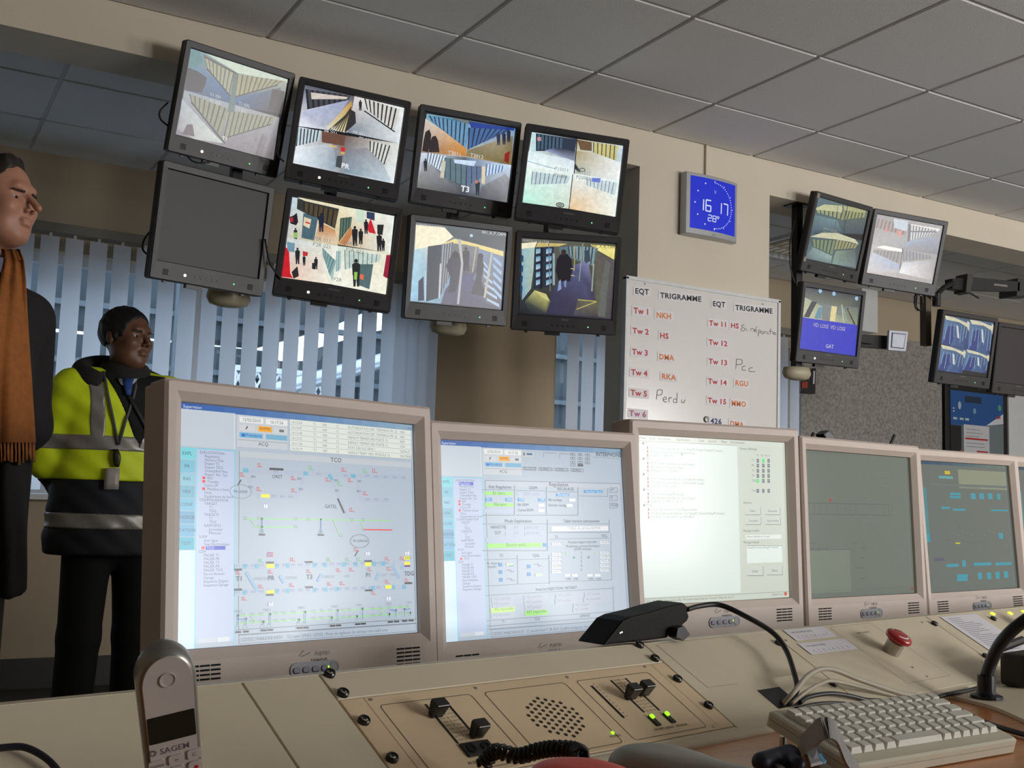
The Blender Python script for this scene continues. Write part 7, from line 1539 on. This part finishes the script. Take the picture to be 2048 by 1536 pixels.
def drape(name, fn, root, rows_, nc, off, th, M_, d0, d1, parent=None):
    """cloth strip lying on a body surface; rows_ = (pixel y, pixel x left, pixel x right)"""
    Mi = wm(root).inverted(); G = []; last = None
    for (y, xl, xr) in rows_:
        row = []
        for k in range(nc+1):
            x = xl+(xr-xl)*k/nc; P = march(fn, Mi, x, y, d0, d1)
            if P is None: P = CAM+ray(x, y)*(last if last else (d0+d1)/2)
            else: last = float(np.dot(P-CAM, FW))
            row.append(P)
        G.append(row)
    m = MB(); V = []; n = nc+1
    for dd in (th, -.012):
        for row in G:
            for k, P in enumerate(row): dr = P-CAM; V.append(P-dr/np.linalg.norm(dr)*(dd+(off(k/nc) if callable(off) else off)))
    F = []; N = len(G)*n; r_ = len(G)
    for i in range(r_-1):
        for j in range(nc): a = i*n+j; F.append((a, a+n, a+n+1, a+1)); F.append((N+a, N+a+1, N+a+n+1, N+a+n))
    for i in range(r_-1): a = i*n; F.append((a, N+a, N+a+n, a+n)); b = i*n+nc; F.append((b, b+n, N+b+n, N+b))
    for j in range(nc): F.append((j, j+1, N+j+1, N+j)); a = (r_-1)*n+j; F.append((a, N+a, N+a+1, a+1))
    m.add(V, F); return m.build(name, M_, parent or root, smooth=True, world=True)

# ---------------- person in the high-visibility jacket
PM_HAIR = [mat('hair_black', (14, 12, 12), .6, var=.3, vscale=120)]
H2 = (0.758, 4.25); BY2 = R(-82)
p2 = tag(empty('person', M=Matrix.Translation((H2[0], H2[1], 0)) @ rotz(BY2)), 'person in a yellow and navy reflective jacket with a badge on a lanyard', 'person')
hc = (.030, -.012, 1.552); hy = R(27); hs = .97; hp = R(2)
M_sk2 = mat('skin_brown', (112, 76, 56), .5, var=.06, vscale=30)
def body2(X, Y, Z):
    d = skull(*head_local(X, Y, Z, hc, hy, hp, hs), nose=1.0)*hs
    d = smin(d, cap(X, Y, Z, (.005, 0, 1.50), (-.02, 0, 1.36), .056, .062), .03)
    return smin(d, ell(X, Y, Z, (-.02, 0, 1.25), (.09, .16, .14)), .05)
organic('body', body2, (-.16, -.2, 1.10), (.19, .2, 1.70), .0045, M_sk2, p2)
def hair2(X, Y, Z):
    x, y, z = head_local(X, Y, Z, hc, hy, hp, hs)
    d = ell(x, y, z, (-.018, 0, .030), (.104, .084, .096))
    d = smax(d, -(ell(x, y, z, (.085, 0, -.010), (.062, .074, .082))), .012)
    d = smax(d, -(z+.030+.35*np.clip(x+.02, -.2, .3)*0), .01)
    d = smin(d, ell(x, y, z, (.012, .076, .01), (.012, .006, .03)), .006); d = smin(d, ell(x, y, z, (.012, -.076, .01), (.012, .006, .03)), .006)
    return d*hs+.0018*np.sin(y*170+z*40)*np.sin(x*120+z*90)
organic('hair', hair2, (-.15, -.15, 1.48), (.2, .15, 1.72), .0045, PM_HAIR[0], p2)
eyes(p2, hc, hy, hp, hs)
def jk2(X, Y, Z):
    d = cap(X, Y*.70, Z, (-.005, 0, .78), (-.005, 0, 1.26), .172, .150)
    d = smin(d, cap(X, Y, Z, (-.02, -.155, 1.355), (-.02, .155, 1.355), .068), .10)
    for s in (-1, 1):
        d = smin(d, cap(X, Y, Z, (-.02, s*.190, 1.345), (-.05, s*.238, 1.09), .068, .062), .035); d = smin(d, cap(X, Y, Z, (-.05, s*.238, 1.09), (-.165, s*.12, .955), .062, .050), .03)
    d = d+.0035*np.sin(Z*62+Y*22)*np.sin(Y*38+Z*9)
    return smax(d, .755-Z, .01)
M_yel = mat('hivis_yellow', (230, 255, 30), .6, var=.05, vscale=8, bump=.15, bscale=40)
M_nav = mat('jacket_navy', (24, 28, 36), .7, var=.15, vscale=12, bump=.15, bscale=40)
M_ref = mat('reflective_tape', (150, 146, 140), .35, .3, var=.08, vscale=60)
LO, HI = (-.26, -.36, .72), (.22, .36, 1.46)
organic('jacket', lambda X, Y, Z: smax(jk2(X, Y, Z), 1.02-Z, .004), LO, HI, .0085, M_yel, p2)
organic('jacket_lower', lambda X, Y, Z: smax(jk2(X, Y, Z)-.0005, Z-1.026, .004), LO, (.22, .36, 1.06), .0085, M_nav, p2)
body_only = lambda X, Y, Z: smin(cap(X, Y*.70, Z, (-.005, 0, .78), (-.005, 0, 1.26), .172, .150), cap(X, Y, Z, (-.02, -.155, 1.355), (-.02, .155, 1.355), .068), .10)
def band(z0, z1):
    def f(X, Y, Z):
        b = jk2(X, Y, Z); return smax(smax(b-.004, -(b+.006), .002), np.abs(Z-(z0+z1)/2)-(z1-z0)/2, .002)
    return f
for z0, z1 in ((1.128, 1.182), (.850, .905)): organic('reflective_band', band(z0, z1), (-.26, -.36, z0-.02), (.22, .36, z1+.02), .0055, M_ref, p2)
def brace(s):
    def f(X, Y, Z):
        b = jk2(X, Y, Z); return smax(smax(smax(b-.0035, -(b+.006), .002), np.abs(Y-s*(.125-.12*(1.30-Z)*.3))-.024, .002), np.maximum(1.15-Z, Z-1.40), .002)
    return f
for s in (-1, 1): organic('reflective_brace', brace(s), (-.1, -.2, 1.13), (.22, .2, 1.42), .0055, M_ref, p2)
def vee(X, Y, Z):
    b = jk2(X, Y, Z); return smax(smax(b-.005, -(b+.02), .003), np.maximum(np.maximum(np.abs(Y-.02)-(Z-1.135)*.42, 1.135-Z), np.maximum(Z-1.42, -X)), .003)
M_swe = mat('sweater_black', (16, 16, 18), .85, var=.1, vscale=90)
organic('sweater', vee, (-.02, -.16, 1.12), (.22, .16, 1.44), .0055, M_swe, p2)
def snood(X, Y, Z): return np.sqrt((np.sqrt(((X+.005)/1.05)**2+Y**2)-.062)**2+((Z-1.425+.10*X)*.75)**2)-.030
organic('neck_warmer', snood, (-.13, -.13, 1.34), (.13, .13, 1.51), .006, mat('fleece_charcoal', (40, 38, 38), .95, var=.2, vscale=150, bump=.3, bscale=300), p2)
def collar(X, Y, Z):
    ang = np.arctan2(Y, X); rr_ = np.sqrt(X**2+(Y*.72)**2); zc = 1.392+.030*np.cos(ang+2.6)-.035*np.cos(ang)
    d = np.sqrt((rr_-.112)**2+((Z-zc)*.62)**2)-.026
    return smax(d, (.9-np.abs(ang))*.05, .01)
organic('fleece_collar', collar, (-.17, -.23, 1.27), (.17, .23, 1.50), .007, MATS['fleece_charcoal'], p2)
def tro2(X, Y, Z):
    d = ell(X, Y, Z, (-.01, 0, .84), (.125, .175, .13))
    for s in (-1, 1): d = smin(d, cap(X, Y, Z, (-.005, s*.088, .80), (.0, s*.098, .46), .088, .074), .03); d = smin(d, cap(X, Y, Z, (0, s*.098, .46), (-.02, s*.105, .09), .074, .068), .02)
    return d
organic('trousers', tro2, (-.17, -.25, .04), (.17, .25, .99), .0095, mat('trousers_black', (14, 14, 16), .85), p2)
for s in (-1, 1): organic('shoe', lambda X, Y, Z, s=s: smax(smin(ell(X, Y, Z, (.05, s*.108, .035), (.125, .045, .045)), ell(X, Y, Z, (-.02, s*.106, .06), (.06, .04, .06)), .03), -Z, .004), (-.10, s*.108-.06, -.01), (.19, s*.108+.06, .14), .006, mat('shoe_black', (18, 16, 16), .4), p2)
for s in (-1, 1): organic('hand', lambda X, Y, Z, s=s: hand_sdf(X, Y, Z, (-.19, s*.055, .925), s), (-.24, s*.055-.09, .80), (-.12, s*.055+.09, 1.0), .004, M_sk2, p2)
M_lan = mat('lanyard_grey', (86, 88, 92), .6)
D0, D1 = 3.2, 4.6
JV = lambda X, Y, Z: jk2(X, Y, Z)-.006
drape('lanyard', JV, p2, [(742, 205, 210), (790, 214, 219), (840, 225, 230), (890, 234, 239)], 1, .002, .003, M_lan, D0, D1)
drape('lanyard', JV, p2, [(752, 274, 279), (790, 266, 271), (840, 250, 255), (890, 235, 240)], 1, .002, .003, M_lan, D0, D1)
drape('key_bunch', JV, p2, [(898, 228, 236), (908, 226, 241), (918, 226, 242), (928, 228, 240), (934, 230, 238)], 3, .008, .008, mat('keys_dark', (60, 56, 44), .4, .6), D0, D1)
drape('badge', JV, p2, [(936, 212, 240), (950, 210, 239), (965, 208, 238), (979, 207, 237)], 3, .010, .003, mat('badge_pale', (176, 168, 162), .4), D0, D1)
drape('shoulder_strap', JV, p2, [(770, 243, 252), (800, 258, 268), (830, 275, 286), (860, 291, 301), (890, 303, 313), (930, 312, 322)], 2, .004, .004, mat('strap_black', (22, 20, 20), .6), D0, D1)
drape('shirt_collar', lambda X, Y, Z: JV(X, Y, Z)-.004, p2, [(757, 236, 275), (763, 238, 272), (770, 243, 264)], 3, .004, .002, mat('shirt_white', (176, 178, 184), .7), D0, D1)
drape('tie', lambda X, Y, Z: JV(X, Y, Z)-.008, p2, [(757, 245, 268), (764, 246, 266), (776, 249, 264), (790, 252, 262)], 2, .004, .002, mat('tie_blue', (40, 72, 140), .6), D0, D1)

# ---------------- person in the dark coat with a scarf (cut by the frame)
PM_HAIR[0] = mat('hair_brown', (34, 24, 20), .6, var=.3, vscale=120)
hw_ = at(-4, 402, 2.86); BY1 = R(-58); rt = (hw_[0]-.058, hw_[1]+.03)
p1_ = tag(empty('person', M=Matrix.Translation((rt[0], rt[1], 0)) @ rotz(BY1)), 'person in a dark open coat with a long fringed tan scarf', 'person')
hl = wm(p1_).inverted() @ Vector(hw_); hc1 = tuple(hl); hy1 = R(-43)-BY1; hp1 = R(3)
M_sk1 = mat('skin_pink', (184, 132, 108), .5, var=.05, vscale=30)
def body1(X, Y, Z):
    d = skull(*head_local(X, Y, Z, hc1, hy1, hp1, 1.0), nose=1.10, jaw=1.1)
    d = smin(d, cap(X, Y, Z, (hc1[0]-.02, hc1[1], hc1[2]-.06), (-.01, 0, 1.50), .056, .066), .03)
    return smin(d, ell(X, Y, Z, (-.01, 0, 1.38), (.10, .17, .15)), .05)
organic('body', body1, (-.2, -.22, 1.22), (.26, .22, 1.89), .0042, M_sk1, p1_)
def hair1(X, Y, Z):
    x, y, z = head_local(X, Y, Z, hc1, hy1, hp1, 1.0)
    d = ell(x, y, z, (-.024, 0, .034), (.104, .084, .094))
    d = smax(d, -(ell(x, y, z, (.100, 0, -.010), (.085, .082, .105))), .012); d = smin(d, cap(x, y, z, (.045, -.03, .102), (.03, .03, .106), .012, .012), .03)
    return smax(d, -(z+.055), .01)+.0020*np.sin(y*150+z*30)*np.sin(x*90+z*110)
organic('hair', hair1, (hc1[0]-.16, hc1[1]-.16, hc1[2]-.1), (hc1[0]+.16, hc1[1]+.16, hc1[2]+.16), .0045, PM_HAIR[0], p1_)
eyes(p1_, hc1, hy1, hp1, 1.0)
def coat(X, Y, Z):
    d = cap(X, Y*.74, Z, (0, 0, .70), (-.005, 0, 1.36), .165, .150)
    d = smin(d, cap(X, Y, Z, (-.015, -.16, 1.46), (-.015, .16, 1.46), .070), .10)
    for s in (-1, 1): d = smin(d, cap(X, Y, Z, (-.02, s*.205, 1.45), (-.06, s*.262, 1.16), .072, .066), .035); d = smin(d, cap(X, Y, Z, (-.06, s*.262, 1.16), (-.17, s*.12, 1.00), .064, .050), .03)
    d = d+.004*np.sin(Z*18+Y*40)*np.sin(Y*30)
    d = smax(d, -np.maximum(np.abs(Y)-.03-.10*np.clip(1.25-Z, 0, 1), np.maximum(-X, Z-1.30)), .02)
    return smax(d, .74-.25*X-Z, .01)
organic('coat', coat, (-.26, -.36, .60), (.24, .36, 1.58), .0095, mat('coat_black', (26, 24, 26), .85, var=.15, vscale=40), p1_)
def ccol(X, Y, Z):
    ang = np.arctan2(Y, X-.01); r_ = np.sqrt((X-.01)**2+(Y*.85)**2); d = np.sqrt((r_-.088)**2+((Z-1.545+.5*(X-.01))*.45)**2)-.016
    return smax(d, (1.0-np.abs(ang))*.05, .006)
organic('coat_collar', ccol, (-.14, -.15, 1.42), (.16, .15, 1.66), .006, MATS['coat_black'], p1_)
def suit(X, Y, Z): return smax(cap(X, Y*.80, Z, (-.005, 0, .86), (-.005, 0, 1.36), .135, .135), .80-Z, .01)
organic('suit', suit, (-.2, -.24, .76), (.2, .24, 1.54), .0095, mat('suit_brown', (58, 50, 42), .85, var=.1), p1_)
def tro1(X, Y, Z):
    d = ell(X, Y, Z, (-.01, 0, .92), (.12, .17, .13))
    for s in (-1, 1): d = smin(d, cap(X, Y, Z, (-.005, s*.088, .88), (.0, s*.098, .50), .088, .076), .03); d = smin(d, cap(X, Y, Z, (0, s*.098, .50), (-.02, s*.105, .09), .076, .072), .02)
    return d
organic('trousers', tro1, (-.17, -.25, .04), (.17, .25, 1.07), .0095, mat('trousers_grey', (62, 56, 48), .85, var=.1), p1_)
for s in (-1, 1): organic('shoe', lambda X, Y, Z, s=s: smax(smin(ell(X, Y, Z, (.05, s*.108, .035), (.13, .045, .045)), ell(X, Y, Z, (-.02, s*.106, .06), (.06, .04, .06)), .03), -Z, .004), (-.10, s*.108-.06, -.01), (.2, s*.108+.06, .14), .006, MATS['shoe_black'], p1_)
for s in (-1, 1): organic('hand', lambda X, Y, Z, s=s: hand_sdf(X, Y, Z, (-.195, s*.055, .965), s), (-.25, s*.055-.09, .84), (-.12, s*.055+.09, 1.05), .004, M_sk1, p1_)
M_scf = mat('scarf_tan', (158, 96, 46), .95, var=.12, vscale=60, bump=.2, bscale=300)
CS = lambda X, Y, Z: np.minimum(smin(coat(X, Y, Z), suit(X, Y, Z), .02), ccol(X, Y, Z))-.012
rows_ = [(498, 2, 40), (520, 4, 48), (560, 0, 52), (620, -12, 55), (700, -26, 60), (760, -34, 64), (820, -42, 68), (885, -48, 72)]
sf = drape('scarf', CS, p1_, rows_, 14, lambda u: .010+.012*abs(math.sin(u*7.2+.4)), .006, M_scf, 2.2, 3.3)
nf = 16
for k in range(nf):
    x = -46+k*(118/nf)+1; drape('fringe', CS, p1_, [(884, x, x+4.5), (905, x+random.uniform(-2, 2), x+5), (925+random.uniform(-5, 6), x+random.uniform(-2, 3), x+5)], 1, .006, .006, M_scf, 2.2, 3.3, sf)
drape('shirt_collar', lambda X, Y, Z: body1(X, Y, Z), p1_, [(505, -14, 8), (525, -16, 6), (545, -18, 2)], 2, .006, .003, mat('shirt_lilac', (120, 116, 136), .7), 2.2, 3.3)
